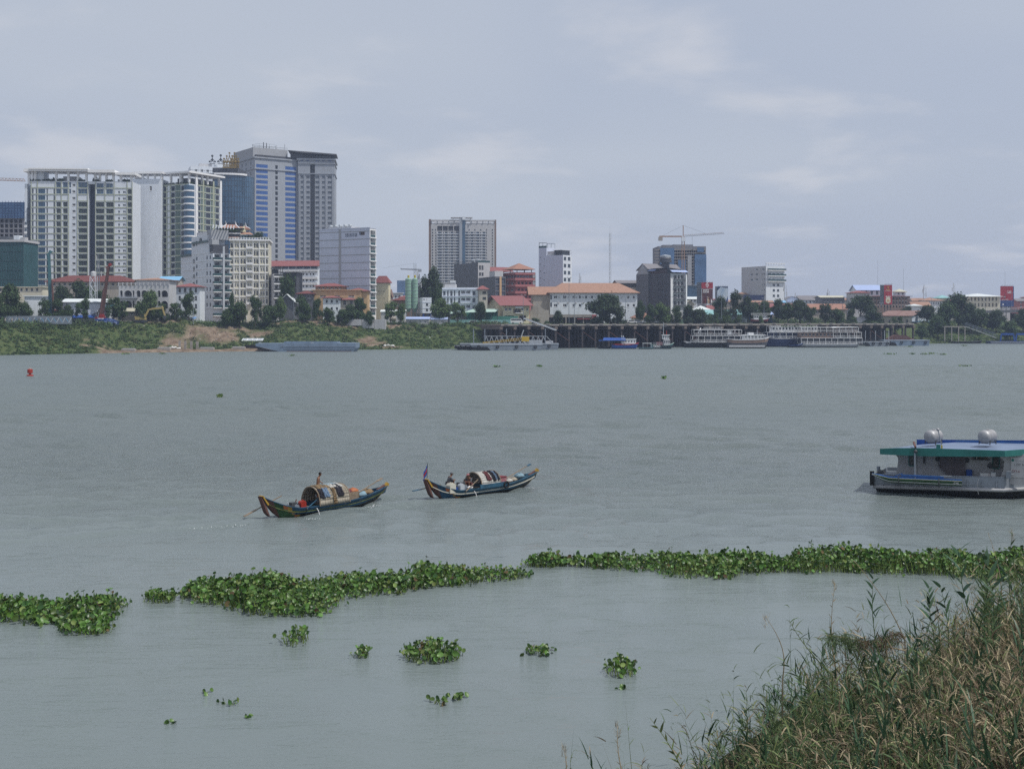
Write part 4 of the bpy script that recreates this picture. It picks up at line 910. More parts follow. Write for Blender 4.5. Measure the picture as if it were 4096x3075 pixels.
 B=Bld('slim_white_tower','slim white tower with blank side wall and a glazed roof terrace','building',560,1020,base=1170,th=52,xa=2155,xb=2252,xc=2287,wall='white_paint')
 B.grid('f',[(2255,2265),(2271,2281.5)],[(1027+28*i,1040+28*i)for i in range(5)],kind='win',glass='glass_mid',frame='steel_dark');B.grid('l',[(2159,2163)],[(1025+28*i,1028+28*i)for i in range(5)],kind='open');B.grid('l',[(2174,2179)],[(1033+28*i,1035.5+28*i)for i in range(5)],kind='open')
 B.wall(mats={'l':'pale_blue_wall'});ya=B.D-B.a('l',2186)
 B.box('upper_storey',0,ya,B.H,B.W,B.D,B.z(988),'pale_blue_wall');B.box('upper_storey',1,4,B.H,B.W-1,ya-.1,B.z(1003),'light_grey_wall')
 b=MB();b.box(.5,1,B.H,B.W-.5,ya*.55,B.z(1001),'glass_dark');b.box(-.5,.3,B.z(1001)+.01,B.W+.5,ya*.6,B.z(1001)+.2,'pale_steel');b.build('terrace_glazing',B.e);b=MB()
 for y in np.linspace(0,ya*.6,7):b.bar((0,y,B.H),(0,y,B.H+1.2),.1,'steel_dark')
 b.bar((0,0,B.H+1.2),(0,ya*.6,B.H+1.2),.12,'steel_dark');b.bar((0,0,B.H+1.2),(B.W,0,B.H+1.2),.12,'steel_dark')
 for y in(ya,(ya+B.D)/2,B.D-.2):[b.bar((x,y,B.z(988)),(x,y,B.z(969)),.25,'pale_steel')for x in(.2,B.W-.3)]
 b.bar((.2,ya,B.z(969)),(.2,B.D,B.z(967)),.4,'pale_steel');b.bar((B.W-.3,ya,B.z(969)),(B.W-.3,B.D,B.z(967)),.4,'pale_steel');b.box(0,ya,B.z(988),.1,B.D,B.z(980),'glass_teal');b.build('roof_frame',B.e)
 B=Bld('colonial_building','long white two storey building with big weathered orange tile roof','building',455,1172,base=1262,th=4,xb=2200,xc=2549,D=22,wall='white_paint')
 cols=[(2215,2229),(2252,2265),(2290,2300),(2315,2324),(2340,2349),(2364,2373),(2390,2399),(2412,2420),(2466,2476),(2508,2517),(2531,2540)]
 B.grid('f',cols,[(1183,1194),(1216,1227)],kind='win',glass='glass_dark',frame='white_clean');B.grid('f',[(2184+17,2191+17)],[(1180,1198),(1210,1228)],kind='strip');B.wall(mats={'l':'dull_wall'})
 B.hip(B.z(1129)-B.H,1.2,'orange_roof',y1=22,ridge=8);gableroof(B.e,-9,3,9,12,B.H-.3,3.2,'orange_roof','x',.8,'light_grey_wall')
 B.box('side_wing',-7.5,3,0,-.01,14,B.H-.4,'dull_wall')
 for i,p in enumerate((2233,2271,2303,2330,2357,2381,2405,2484)):B.box('air_conditioner',B.a('f',p),-.5,B.z(1190),B.a('f',p+5),-.01,B.z(1185),'light_grey_wall');B.box('air_conditioner',B.a('f',p-2),-.5,B.z(1213+i%2),B.a('f',p+3),-.01,B.z(1208),'light_grey_wall')
 B=Bld('yellow_gabled_house','pale yellow house with steep red roof facing the quay','house',432,1221,base=1285,th=9,xa=1945,xb=2012,xc=2118,wall='yellow_wall')
 B.grid('f',[(2019,2030),(2034,2046),(2085,2094),(2106,2112)],[(1232,1242)],kind='win');B.grid('f',[(2053,2084)],[(1235,1252)],kind='balc',d=1.5,back='brown_wall');B.grid('f',[(2020,2056),(2077,2104)],[(1262,1284)],kind='open',glass='pile_concrete',d=1.2);B.wall()
 B.gable(B.z(1180)-B.H,1.6,'red_roof','x');b=MB();b.box(B.a('f',2060),-1.3,B.z(1254),B.a('f',2090),-.01,B.z(1251),'white_clean');b.box(B.a('f',2060),-1.0,B.z(1232),B.a('f',2090),-.01,B.z(1226),'white_paint');b.build('porch',B.e)
 B=Bld('stone_gate_wall','old grey brown wall with curved gable beside the yellow house','wall',436,1240,base=1290,th=0,xb=2120,xc=2196,D=6,wall='dull_wall');B.wall()
 MB().prism([(B.W*.1,B.H),(B.W*.25,B.H+2.2),(B.W*.38,B.H+3.2),(B.W*.5,B.H+2.2),(B.W*.62,B.H+1.0),(B.W*.8,B.H)],0,.5,'dull_wall').build('curved_gable',B.e)
 B=Bld('arcade','low dark concrete arcade in front of the orange roofed building','building',440,1258,base=1296,th=0,xb=2124,xc=2368,D=7,wall='concrete')
 for i in range(7):a0=B.W*(i+.08)/7;B.hole('f',a0,a0+B.W*.125,.1,B.H-1.3,kind='open',glass='pile_concrete',d=2.5)
 B.wall()
 b=MB()
 Yq=YM(2318,432);e=thing('market_shed','small open shed with maroon roof beside the quay trees','shed',(xof(2318,Yq),Yq,9.2));
 for x in(0,3,6):[b.box(x,y,0,x+.2,y+.2,2.2,'steel_dark')for y in(0,4)]
 b.box(0,0,0,6,.1,1,'steel_dark');b.build('posts',e);gableroof(e,-.5,-.5,7,4.5,2.3,1.6,'maroon','x',.6,'maroon')
 for lab,xa_,xb_,t_,Yy,m_ in(('long low shed with pale mint roof behind the conveyor',1782,1866,1246,440,'green_roof'),('wide pale mint shed roof on thin posts in the yard',1862,1990,1239,430,'green_roof')):
  Yy=YM(xa_,Yy);e=thing('yard_shed',lab,'shed',(xof(xa_,Yy),Yy,8.7));W=xof(xb_,Yy)-xof(xa_,Yy);h=zof(t_,Yy)-8.7;b=MB()
  b.add([(-1,-3,h-1.2),(W-1,-3,h-1.0),(W+1,8,h+.3),(3,8,h+.3),(-1,-3,h-1.1),(W-1,-3,h-.9),(W+1,8,h+.4),(3,8,h+.4)],[(0,1,2,3),(4,5,6,7),(0,1,5,4),(1,2,6,5),(2,3,7,6),(3,0,4,7)],m_);b.build('roof',e);b=MB()
  for i in range(6):x=W*i/5;b.box(x,-2.5,0,x+.2,-2.3,h-1.1,'steel_dark')
  b.build('posts',e);MB().box(0,6,0,W,6.2,h-.5,'shade_net').build('back_wall',e)
 Yq=YM(1900,424);MB_=MB().box(0,0,0,xof(2076,Yq)-xof(1800,Yq),.15,2.1,'aqua_roof').build('site_fence',None,(xof(1800,Yq),Yq,8.9));tag(MB_,'pale turquoise sheet fence along the yard behind parked cars','fence')
 Yq=YM(1960,428);MB_=MB().box(0,0,0,xof(2072,Yq)-xof(1960,Yq),.15,3.7,'shade_net').build('net_fence',None,(xof(1960,Yq),Yq,8.9));tag(MB_,'green shade net screen in front of the yellow gabled house','fence')
 B=Bld('dark_modern_building','charcoal and white hotel block with blue awnings and a round roof tank','building',470,1093,base=1240,th=32,xa=2549,xb=2682,xc=2741,wall='charcoal_wall')
 B.grid('f',[(2695,2707),(2711,2719),(2723,2734)],[(1100+26*i,1117+26*i)for i in range(5)],kind='balc',d=1.6,back='light_grey_wall',glass='glass_dark');B.grid('l',[(2600,2610),(2632,2643),(2648,2652),(2664,2668)],[(1099+27.3*i,1111+27.3*i)for i in range(5)],kind='win',glass='glass_mid',frame='steel_dark')
 B.wall(mats={'f':'light_grey_wall'});b=MB()
 for i in range(5):z=B.z(1092.5+26*(i+1));b.box(B.W*.2,-1.1,z,B.W,-.003,z+.5,'dark_grey_wall')
 b.build('balcony_band',B.e);B.box('white_pier',B.W-.7,-1.4,0,B.W,-.005,B.z(1098),'white_clean');B.box('white_pier',-.1,-.6,0,.8,-.006,B.z(1117),'white_clean')
 ya=B.D-B.a('l',2596);B.box('end_block',-.4,ya,0,9,B.D+.3,B.z(1092),'dark_grey_wall');b=MB()
 b.prism([(ya,B.z(1092)+.02),(B.D+.2,B.z(1092)+.02),((ya+B.D)/2,B.z(1048))],-.35,9,'grey_wall','yz');b.build('gable_end',B.e)
 gableroof(B.e,0,ya,21,B.D,B.z(1074),B.z(1048)-B.z(1074)-.1,'grey_roof','x',.5,'grey_wall');B.box('upper_storey',.5,3,B.H,B.W,ya,B.z(1074),'glass_dark')
 b=MB();b.lathe([(2.0,0),(2.0,2.2),(3.2,2.3),(3.2,2.9),(3.0,3.0),(3.0,4.0),(3.2,4.1),(2.6,5.0)],'charcoal_wall',(13,ya+3,B.z(1060)),20);b.lathe([(2.7,0),(2.7,.8),(.3,1.2)],'pale_steel',(13,ya+3,B.z(1060)+5.01),16);b.build('roof_tank',B.e)
 b=MB();z=B.z(1073);b.add([(-1.3,B.D-B.a('l',2627),z-.9),(-1.3,B.D-B.a('l',2597),z-.9),(.3,B.D-B.a('l',2597),z),(.3,B.D-B.a('l',2627),z)],[(0,1,2,3)],'pale_blue_roof');z=B.z(1092)+1.5
 b.add([(0,-1.4,z-1.0),(B.W+.8,-1.4,z-1.0),(B.W+.8,.4,z),(0,.4,z)],[(0,1,2,3)],'pale_blue_roof');b.build('awning',B.e)
 b=MB();z=B.z(1072)
 b.add([(-1,ya,z+.1),(-1.2,1,z+.3),(B.W+2,1,z-.9),(B.W+2,7,z-.9),(0,ya,z+.1)],[(0,1,2,3,4)],'pale_blue_roof');b.build('canopy',B.e)
 B=Bld('shabby_house','shabby grey house with rooftop clutter left of the charcoal hotel','house',500,1150,base=1225,th=10,xb=2500,xc=2575,D=14,wall='dull_wall');B.even('f',4,.5,[B.H-3,B.H-9],1.8,kind='win');B.wall();gableroof(B.e,-3,3,B.W,12,B.H+2.3,1.4,'grey_roof','x',.5,'brown_wall');B.box('roof_room',-2,4,B.H-.02,B.W-1,11,B.H+2.2,'dark_grey_wall')
 B=Bld('unfinished_tower','concrete tower under construction with blue netting and a tower crane behind the charcoal hotel','building',700,985,base=1150,th=2,xa=2620,xb=2634,xc=2824,D=24,wall='raw_concrete')
 B.even('f',20,.62,[B.z(998+12.2*i)for i in range(1,13)],1.35,m=.02,kind='open',glass='pile_concrete',d=2.0);LIMIT=96;B.wall();LIMIT=60
 for p,q,y0,y1 in((2640,2696,992,1145),(2778,2824.5,1018,1145),(2788,2815,990,1008),(2712,2742,1040,1145)):B.box('safety_net',B.a('f',p),-.8,B.z(y1),B.a('f',q),-.5,B.z(y0),'blue_net')
 b=MB()
 for i in range(13):z=B.z(998+12.2*i);b.box(-2.5,-.4,z-.5,B.W*.99,-.01,z-.1,'concrete')
 b.build('floor_slabs',B.e);B.box('roof_block',B.a('f',2696),3,B.H,B.a('f',2776),14,B.z(977),'raw_concrete');B.box('roof_block',B.a('f',2652),1,B.H,B.a('f',2690),8,B.z(983)+.6,'raw_concrete');B.box('brown_panel',B.a('f',2750),-.45,0,B.a('f',2766),-.41,B.z(1020),'grey_wall')
 Y=YM(2634,700)-10;m='crane_orange';e=thing('tower_crane','orange and white tower crane standing against the netted unfinished tower','crane',(xof(2730,Y),Y-3,9));zj=zof(948,Y)-9;b=MB();n_=26
 for i in range(n_):
  z,z2=zj*i/n_,zj*(i+1)/n_
  for x,y in((-.8,-.8),(.8,-.8),(.8,.8),(-.8,.8)):b.bar((x,y,z),(x,y,z2),.22,m)
  b.bar((-.8,-.8,z),(.8,-.8,z2),.13,m);b.bar((.8,-.8,z2),(-.8,-.8,z2),.13,m)
 b.build('mast',e);b=MB();L=xof(2893,Y)-xof(2730,Y);rise=(948-937)/F*Y
 for i in range(20):
  x,x2=L*i/20,L*(i+1)/20;z,z2=zj+rise*i/20,zj+rise*(i+1)/20;xm=(x+x2)/2
  for y in(-.5,.5):b.bar((x,y,z),(x2,y,z2),.15,'crane_grey');b.bar((x,y,z),(xm,0,(z+z2)/2+.9),.1,'crane_grey');b.bar((xm,0,(z+z2)/2+.9),(x2,y,z2),.1,'crane_grey')
  if i<19:b.bar((xm,0,(z+z2)/2+.9),(xm+L/20,0,(z+z2)/2+.9+rise/20),.15,m)
 b.build('jib',e);b=MB();b.box(-15,-.6,zj-.3,-1,.6,zj+.5,m);b.box(-15.5,-.8,zj-2.6,-13,.8,zj-.31,'concrete');b.build('counterweight',e)
 b=MB();b.bar((0,0,zj),(0,0,zj+7),.5,m);b.bar((0,0,zj+7),(L*.55,0,zj+rise*.55+1),.08,'steel_dark');b.bar((0,0,zj+7),(-13,0,zj+.5),.08,'steel_dark');b.build('apex',e);b=MB();b.box(-1.2,-1.6,zj-3,1.2,.1,zj-.4,'white_paint');b.build('cab',e)
 MB().bar((L*.22,0,zj),(L*.22,0,zj-8),.1,'steel_dark').box(L*.22-.4,-.3,zj-9,L*.22+.4,.3,zj-8,'steel_dark').build('hook',e)
 B=Bld('glass_podium','low blue glass podium between the charcoal hotel and the billboards','building',600,1142,base=1195,th=0,xb=2742,xc=2792,D=10,wall='curtain_glass');B.wall();B.cornice(B.H,.3,.4,'grey_wall')
 B=Bld('distant_block','hazy blue unfinished block with rooftop trees far behind the silos','building',1100,1122,base=1200,th=0,xa=1585,xb=1588,xc=1630,D=16,wall='blue_net');B.even('f',6,.3,[4+3.2*i for i in range(5)],1.5,kind='open');B.wall()
 Y=1080;e=thing('tower_crane','faint grey tower crane far away behind the silos','crane',(xof(1660,Y),Y,9));zj=zof(1079,Y)-9;b=MB()
 for x in(-.9,.9):[b.bar((x,y,0),(x,y,zj+6),.3,'crane_grey')for y in(-.9,.9)]
 for i in range(12):b.bar((-.9,-.9,zj*i/12),(.9,-.9,zj*(i+1)/12),.25,'crane_grey')
 b.build('mast',e);b=MB();b.bar((-13,0,zj+.6),(-56*Y/F,0,zj+1.5),.9,'crane_grey',1.2);b.bar((-13,0,zj+.6),(6,0,zj),.9,'crane_grey',1.2);b.bar((0,0,zj+6),(-30,0,zj+1.5),.12,'crane_grey');b.box(3,-1,zj-2,6,1,zj-.2,'crane_grey');b.build('jib',e)
 B=Bld('white_hotel','white river hotel with curved balconies at right of the two billboards','building',600,1064,base=1205,th=26,xa=2966,xb=3064,xc=3138,wall='white_paint')
 B.grid('f',[(3070,3085),(3090,3102),(3107,3118),(3122,3134)],[(1073,1081),(1092,1103),(1115,1126)],kind='balc',d=1.2,back='light_grey_wall',glass='glass_dark');B.grid('f',[(3091,3100),(3108,3117)],[(1135+21.5*i,1143+21.5*i)for i in range(3)],kind='win',glass='glass_mid',frame='steel_dark')
 B.grid('l',[(3022,3031),(3049,3058)],[(1073,1080)],kind='win',glass='glass_mid');B.grid('l',[(3002,3011),(3022,3031)],[(1092,1100),(1113,1121)],kind='win',glass='glass_mid');B.grid('l',[(3047,3050),(3055,3059)],[(1092+21.5*i,1099+21.5*i)for i in range(5)],kind='win');B.wall(mats={'l':'light_grey_wall'});b=MB()
 for q in(1083,1105,1127):z=B.z(q);b.box(B.W*.05,-1.4,z,B.W*1.02,-.003,z+.4,'white_clean');b.box(B.W*.05,-1.4,z+.4,B.W*1.02,-1.3,z+1.4,'glass_teal')
 b.build('balcony_band',B.e);b=MB()
 for x in np.linspace(0,B.W-.3,8):b.box(x,0,B.H,x+.3,.3,B.H+1.4,'white_paint')
 b.box(0,-.2,B.H+1.4,B.W+.3,.5,B.H+1.8,'white_clean');b.build('roof_frame',B.e)
 for p,q,hh in((2985,3022,1077),):pass
 Yh=YM(2975,560);e=thing('hoarding','long dark navy hoarding at the foot of the white river hotel','hoarding',(xof(2975,Yh),Yh,8));W=xof(3056,Yh)-xof(2975,Yh)
 MB().box(0,0,zof(1200,Yh)-8,W,.4,zof(1180,Yh)-8,'navy_paint').build('panel',e);b=MB()
 for i in range(5):b.box(W*i/4-.1,.4,0,W*i/4+.2,.7,zof(1181,Yh)-8,'steel_dark')
 b.build('posts',e)
central()
def text_mesh(s,size,m,name='lettering',parent=None,loc=(0,0,0),rz=0,depth=.01,sx=1.0,align='LEFT',shear=0):
 cu=bpy.data.curves.new(name,'FONT');cu.body=s;cu.size=size;cu.extrude=depth;cu.align_x=align;cu.shear=shear
 ob=bpy.data.objects.new('t',cu);C.objects.link(ob);bpy.context.view_layer.update()
 me=bpy.data.meshes.new_from_object(ob.evaluated_get(bpy.context.evaluated_depsgraph_get()));bpy.data.objects.remove(ob)
 me.transform(Matrix.Rotation(math.pi/2,4,'X')@Matrix.Scale(sx,4,(1,0,0)));me.materials.clear();me.materials.append(MATS[m])
 o=bpy.data.objects.new(name,me);C.objects.link(o);o.location=loc;o.rotation_euler=(0,0,rz);o.parent=parent;return o
mat('sign_red',(0.36,0.03,0.045),0.5,0.05);mat('sign_blue',(0.03,0.06,0.20),0.5,0.05);mat('sign_sky',(0.30,0.42,0.58),0.5,0.35,0.25,alt=(0.62,0.68,0.72));mat('sign_brown',(0.10,0.035,0.035),0.5,0.4,0.3);mat('sign_yellow',(0.62,0.46,0.12),0.5,0.05)
def billboard(label,x0,x1,y0,y1,Y,th=0,side=0):
 Y=YM(x0,Y);e=thing('billboard',label,'billboard',(xof(x0,Y),Y,8.5),R(th));W=(x1-x0)/F*Y;zt,zb=zof(y0,Y)-8.5,zof(y1,Y)-8.5
 b=MB()
 for x in(W*.15,W*.5,W*.85):b.tube((x,.9,0),(x,.9,zt-.3),.22,'steel_dark')
 for z in np.linspace(zb,zt,6):b.bar((0,.6,z),(W,.6,z),.12,'steel_dark')
 b.build('posts',e);b=MB()
 for i in range(5):x=W*(i+.5)/5;b.path([(x,.3,zt),(x,-.6,zt+.6),(x,-1.5,zt+.5)],.06,'steel_dark',5);b.box(x-.2,-1.8,zt+.35,x+.2,-1.4,zt+.55,'pale_steel')
 b.build('lamps',e)
 if side:
  Ls=abs(side)/F*Y;b=MB()
  b.box(-Ls,.3,zb,-.1,.5,zt,'charcoal_wall')
  for i in range(14):
   z=zb+(zt-zb)*i/13;b.bar((-Ls,.15,z),(-.1,.15,z),.14,'grey_steel')
  for i in range(4):x=-Ls+(Ls-.1)*i/3;b.bar((x,.12,zb),(x,.12,zt),.12,'grey_steel')
  b.build('side_lattice',e)
 return e,W,zb,zt
e,W,zb,zt=billboard('red topped billboard with a diamond badge above a dark picture of figures',2806,2852,1130,1214,520,2,18)
zm=zb+(zt-zb)*.70;MB().box(0,0,zm+.15,W,.25,zt,'sign_red').build('red_panel',e);MB().box(.3,-.02,zb,W-.1,.24,zm,'sign_brown').box(.1,.02,zb-.1,W,.24,zm+.1,'white_paint').build('picture_panel',e)
b=MB();cx_=W*.5;zc=(zm+zt)/2+.3
b.prism([(cx_,zc-1.5),(cx_+.95,zc),(cx_,zc+1.6),(cx_-.95,zc)],-.06,-.005,'white_clean');b.prism([(cx_,zc-1.0),(cx_+.6,zc),(cx_,zc+1.05),(cx_-.6,zc)],-.09,-.065,'sign_red');b.prism([(cx_,zc-.5),(cx_+.3,zc),(cx_,zc+.5),(cx_-.3,zc)],-.12,-.095,'white_clean');b.build('badge',e)
b=MB()
for k,(x,z,hh,m_)in enumerate(((W*.52,zb,3.4,'dull_wall'),(W*.3,zb,2.6,'maroon'),(W*.75,zb+.2,4.2,'sign_brown'),(W*.62,zb,2.9,'ochre_wall'),(W*.86,zb,2.0,'white_clean'))):
 b.path([(x,-.05,z),(x,-.05,z+hh*.55),(x,-.05,z+hh*.8)],[.35,.42,.15],m_,6);b.lathe([(.01,-.02),(.3,-.02),(.3,.02),(.01,.02)],m_,(x,-.06,z+hh),10,'y')
for r_ in range(2):
 for i in range(6):b.box(W*.14+i*.52,-.05,zm-1.1-r_*1.0,W*.14+i*.52+.4,-.025,zm-.45-r_*1.0,'white_clean')
b.build('picture',e)
e,W,zb,zt=billboard('blue and white billboard with a splash of water picture',2869,2913,1146,1200,540,2,8)
zb=zb-1;MB().box(0,0,zb,W,.25,zt,'sign_sky').build('picture_panel',e);b=MB()
b.prism([(.02,zt-2.2),(W*.35,zt-.02),(.02,zt-.02)],-.04,-.01,'navy_paint');b.prism([(W*.35,zt-.02),(W*.98,zt-.02),(W*.98,zt-.8),(W*.5,zt-.5)],-.04,-.01,'navy_paint')
b.prism([(.02,zb+.02),(W*.6,zb+.02),(W*.3,zb+1.0),(.02,zb+.7)],-.04,-.01,'sign_blue');b.prism([(W*.75,zb+.02),(W*.98,zb+.02),(W*.98,zb+3.2),(W*.9,zb+2)],-.04,-.01,'sign_blue');b.box(W*.1,-.045,zb+2.3,W*.4,-.012,zb+2.8,'navy_paint')
b.build('picture',e);text_mesh('13.',1.1,'pale_steel','lettering',e,(W*.28,-.03,zb+1.1));text_mesh('96.4%',.9,'white_clean','lettering',e,(W*.56,-.03,zb+2.7))
e,W,zb,zt=billboard('tall red beer billboard with gold crest beside the brown terraces',3536,3569,1140,1217,560,2,15)
MB().box(0,0,zb,W,.25,zt,'sign_red').build('red_panel',e);b=MB()
for i in range(7):t=R(25+i*22);b.bar((W/2,-.03,zt-1.9),(W/2+1.3*math.cos(t),-.03,zt-1.9+1.4*math.sin(t)),.16,'sign_yellow',.04)
b.prism([(W*.2,zb+1.2),(W*.5,zb+.3),(W*.8,zb+1.2),(W*.78,zb+3.4),(W*.62,zb+4.3),(W*.38,zb+4.3),(W*.22,zb+3.4)],-.06,-.01,'cream_wall');b.prism([(W*.3,zb+1.5),(W*.7,zb+1.5),(W*.66,zb+2.6),(W*.34,zb+2.6)],-.09,-.065,'ochre_wall')
for x in(.28,.5,.72):b.lathe([(.01,-.01),(.35,-.01),(.35,.01),(.01,.01)],'white_clean',(W*x,-.05,zb+4.5),10,'y')
b.box(W*.25,-.05,zt-2.9,W*.75,-.02,zt-2.6,'sign_yellow');b.build('picture',e);text_mesh('GANZBERG',.62,'white_clean','lettering',e,(W*.5,-.04,zt-3.7),align='CENTER')
e,W,zb,zt=billboard('red and blue beer billboard with white lettering beside the bridge',4002,4051,1145,1226,560,-3)
MB().box(0,0,zb+3.6,W,.25,zt,'sign_red').build('red_panel',e);MB().box(0,0,zb,W,.25,zb+3.59,'sign_blue').build('blue_panel',e);MB().box(W+.02,0,zb,W+.5,.4,zt,'sign_blue').build('edge_panel',e)
text_mesh('ANCHOR',.95,'white_clean','lettering',e,(W*.36,-.03,zb+3.75),align='CENTER');b=MB()
b.lathe([(.01,-.02),(.45,-.02),(.45,.02),(.01,.02)],'white_clean',(W*.34,-.03,zb+5.6),12,'y');b.prism([(W*.28,zb+4.8),(W*.40,zb+4.8),(W*.36,zb+6.8),(W*.36,zb+7.8),(W*.32,zb+7.8),(W*.32,zb+6.8)],-.05,-.01,'maroon')
for i in range(7):b.box(W*.52+i*.36,-.04,zt-3.2+.2*math.sin(i),W*.52+i*.36+.26,-.012,zt-2.8,'white_clean')
for i in range(4):b.box(W*.56+i*.5,-.04,zt-4.2,W*.56+i*.5+.36,-.012,zt-3.55,'white_clean')
b.box(W*.16,-.04,zb+.7,W*.26,-.012,zb+1.7,'white_clean');b.build('picture',e)
def house(label,x0,x1,ridge,eave,base,Y,th=0,wall='white_paint',roof='red_roof',kind='hip',D=9,xa=None,xc=None,nw=4,storeys=1,wk='win',over=.8,name='house',cat='house',axis='x',wh=1.3):
 B=Bld(name,label,cat,Y,eave,base=base,th=th,xa=(xa if th>=0 else x0),xb=(x0 if th>=0 else x1),xc=(x1 if th>=0 else xc),D=D if(xa is None and xc is None)else None,wall=wall)
 zb_=B.z(base);fh=(B.H-zb_)/storeys
 for i in range(storeys):
  if nw:B.even('f',nw,.42,[zb_+i*fh+fh*.3],min(wh if wk=='win' else fh*.6,fh*.6),kind=wk,back='dull_wall',d=.3 if wk=='win' else 1.2)
 B.wall();rh=B.z(ridge)-B.H
 if kind=='hip':B.hip(rh,over,roof)
 elif kind=='gable':B.gable(rh,over,roof,axis)
 elif kind=='flat':B.cornice(B.H,.3,.5,wall)
 return B
house('long dark red tiled temple style house below the olive apartment tower',185,525,1100,1128,1150,500,0,'dull_wall','dark_red_roof','hip',D=14,nw=14,name='long_tiled_house')
B=house('grey and beige villa with arched balconies and red hip roof',545,676,1110,1121,1240,418,2,'light_grey_wall','orange_roof','hip',D=11,nw=0,name='arched_villa')
for i,zz_ in enumerate((1175,1210)):pass
B=Bld('villa_wing','blue grey villa front with rows of open round arches over balconies','house',412,1143,base=1243,th=2,xb=475,xc=676,D=6,wall='light_grey_wall')
B.grid('f',[(481,490),(497,527),(531,537),(547,561),(566,590),(596,618),(632,641),(646,671)],[(1162,1188),(1204,1234)],kind='arch',d=2.5,glass='charcoal_wall',frame='light_grey_wall');B.wall()
b=MB()
for i in range(13):x=B.W*i/12;b.box(x-.15,-.3,B.H,x+.15,.1,B.H+1.2,'light_grey_wall')
b.box(0,-.2,B.H+.8,B.W,0,B.H+1.0,'light_grey_wall');b.box(-.3,-.8,B.z(1193),B.W*.38,-.01,B.z(1187),'stone_wall');b.box(-.3,-.8,B.z(1193)+.9,B.W*.38,-.7,B.z(1193)+1.0,'stone_wall');b.build('balcony_band',B.e)
house('small blue roofed house top beside the grey villa',640,712,1106,1120,1135,440,0,'dull_wall','sky_roof','gable',D=8,nw=2,axis='x')
house('cream house with red roof and white balcony left of the white stepped hotel',702,800,1132,1148,1245,428,3,'white_paint','red_roof','hip',D=9,nw=4,storeys=3,wk='balc')
house('low tan house behind the trees at the far left',-20,170,1137,1150,1172,470,0,'cream_wall','light_grey_wall','flat',D=10,nw=8)
house('white box shed among trees at far left',98,200,1184,1186,1246,415,18,'white_paint','white_roof','flat',D=None,xa=85,nw=0,name='white_shed',cat='shed')
house('white warehouse with bright ridge roof behind the piling rigs',252,425,1196,1208,1252,412,6,'white_paint','white_roof','gable',D=12,nw=0,name='warehouse',cat='warehouse',axis='x')
house('small orange gabled house behind the grey villa',528,562,1122,1136,1165,470,0,'dull_wall','bright_orange_roof','gable',D=8,nw=1,axis='y')
house('tin roofed hut with beige awning below the grey villa',482,545,1231,1243,1265,410,0,'dull_wall','beige_roof','gable',D=5,nw=2,name='hut',cat='hut')
house('low red roofed shed between the two piling rigs',150,262,1240,1250,1266,416,0,'brown_wall','dark_red_roof','gable',D=6,nw=0,name='shed',cat='shed')
house('red roofed wooden upper house on ochre walls',1262,1375,1132,1146,1160,446,0,'brown_wall','red_roof','hip',D=9,nw=6,name='khmer_house')
house('long ochre wall with flat top under red roofed pavilions',1252,1445,1161,1162,1200,443,0,'ochre_wall','ochre_wall','flat',D=9,nw=3,name='ochre_house',wh=.7)
house('red hip roofed house end at right of the ochre wall',1390,1470,1151,1165,1220,438,0,'ochre_wall','red_roof','hip',D=8,nw=2)
house('white two storey cottage with red roof and small dark windows',1292,1362,1182,1192,1250,430,5,'white_paint','red_roof','hip',D=9,nw=3,storeys=2)
house('open veranda house with red roof and white balustrade',1362,1422,1190,1200,1228,428,0,'dull_wall','red_roof','hip',D=8,nw=2,wk='balc')
house('low red roofed house left of the ochre wall',1190,1255,1162,1176,1200,445,0,'dark_grey_wall','dark_red_roof','hip',D=8,nw=2)
house('white leaning canopy roof near two lamp posts',1118,1178,1178,1206,1225,425,0,'dark_grey_wall','white_roof','gable',D=5,nw=0,name='canopy_shed',cat='shed',axis='y')
house('dark red roofed house right of the cream block',1572,1640,1187,1202,1235,455,0,'brown_wall','dark_red_roof','hip',D=9,nw=2)
house('red roofed house behind the green silos',1600,1720,1176,1190,1230,480,0,'dull_wall','red_roof','hip',D=9,nw=2)
house('white flat roofed shop behind the red roofs',1560,1606,1170,1173,1200,500,0,'white_paint','beige_roof','flat',D=8,nw=3)
house('small orange roofed house with long eaves at right end of the orange roofed building',2538,2612,1246,1272,1300,428,4,'cream_wall','bright_orange_roof','hip',D=8,nw=2,storeys=1,name='orange_house')
house('flat white kiosk building on the quay below the charcoal hotel',2637,2714,1275,1278,1301,422,-12,'dull_wall','green_roof','flat',D=None,xc=2716,nw=2,name='kiosk',cat='kiosk')
house('pink beige open cafe with parked cars in front',2480,2640,1280,1284,1299,430,0,'dull_wall','dull_wall','flat',D=5,nw=8,wk='balc',name='cafe',cat='cafe')
house('pale gabled house just right of the charcoal hotel',2742,2775,1203,1215,1240,480,0,'dull_wall','beige_roof','gable',D=8,nw=2,axis='y')
house('white roofed house below the red topped billboard',2778,2838,1222,1240,1252,470,0,'white_paint','white_roof','hip',D=9,nw=2)
house('faded red roofed house below the blue and white billboard',2836,2886,1222,1240,1252,480,0,'dull_wall','red_roof','gable',D=9,nw=2)
house('low white roofed houses between the charcoal hotel and the billboards',2742,2790,1188,1196,1212,560,0,'white_paint','white_roof','gable',D=9,nw=3)
house('pink roofed house behind the shed trees',2995,3190,1215,1228,1240,520,0,'dull_wall','red_roof','gable',D=9,nw=4)
house('large shed with pale aqua roof and blue end wall',2822,2988,1240,1257,1298,440,-5,'grey_steel','aqua_roof','gable',D=16,nw=0,name='aqua_shed',cat='shed')
house('blue walled shed with pale blue roof on the quay',2985,3090,1242,1258,1290,446,-5,'blue_paint','pale_blue_roof','gable',D=16,nw=0,name='blue_shed',cat='shed')
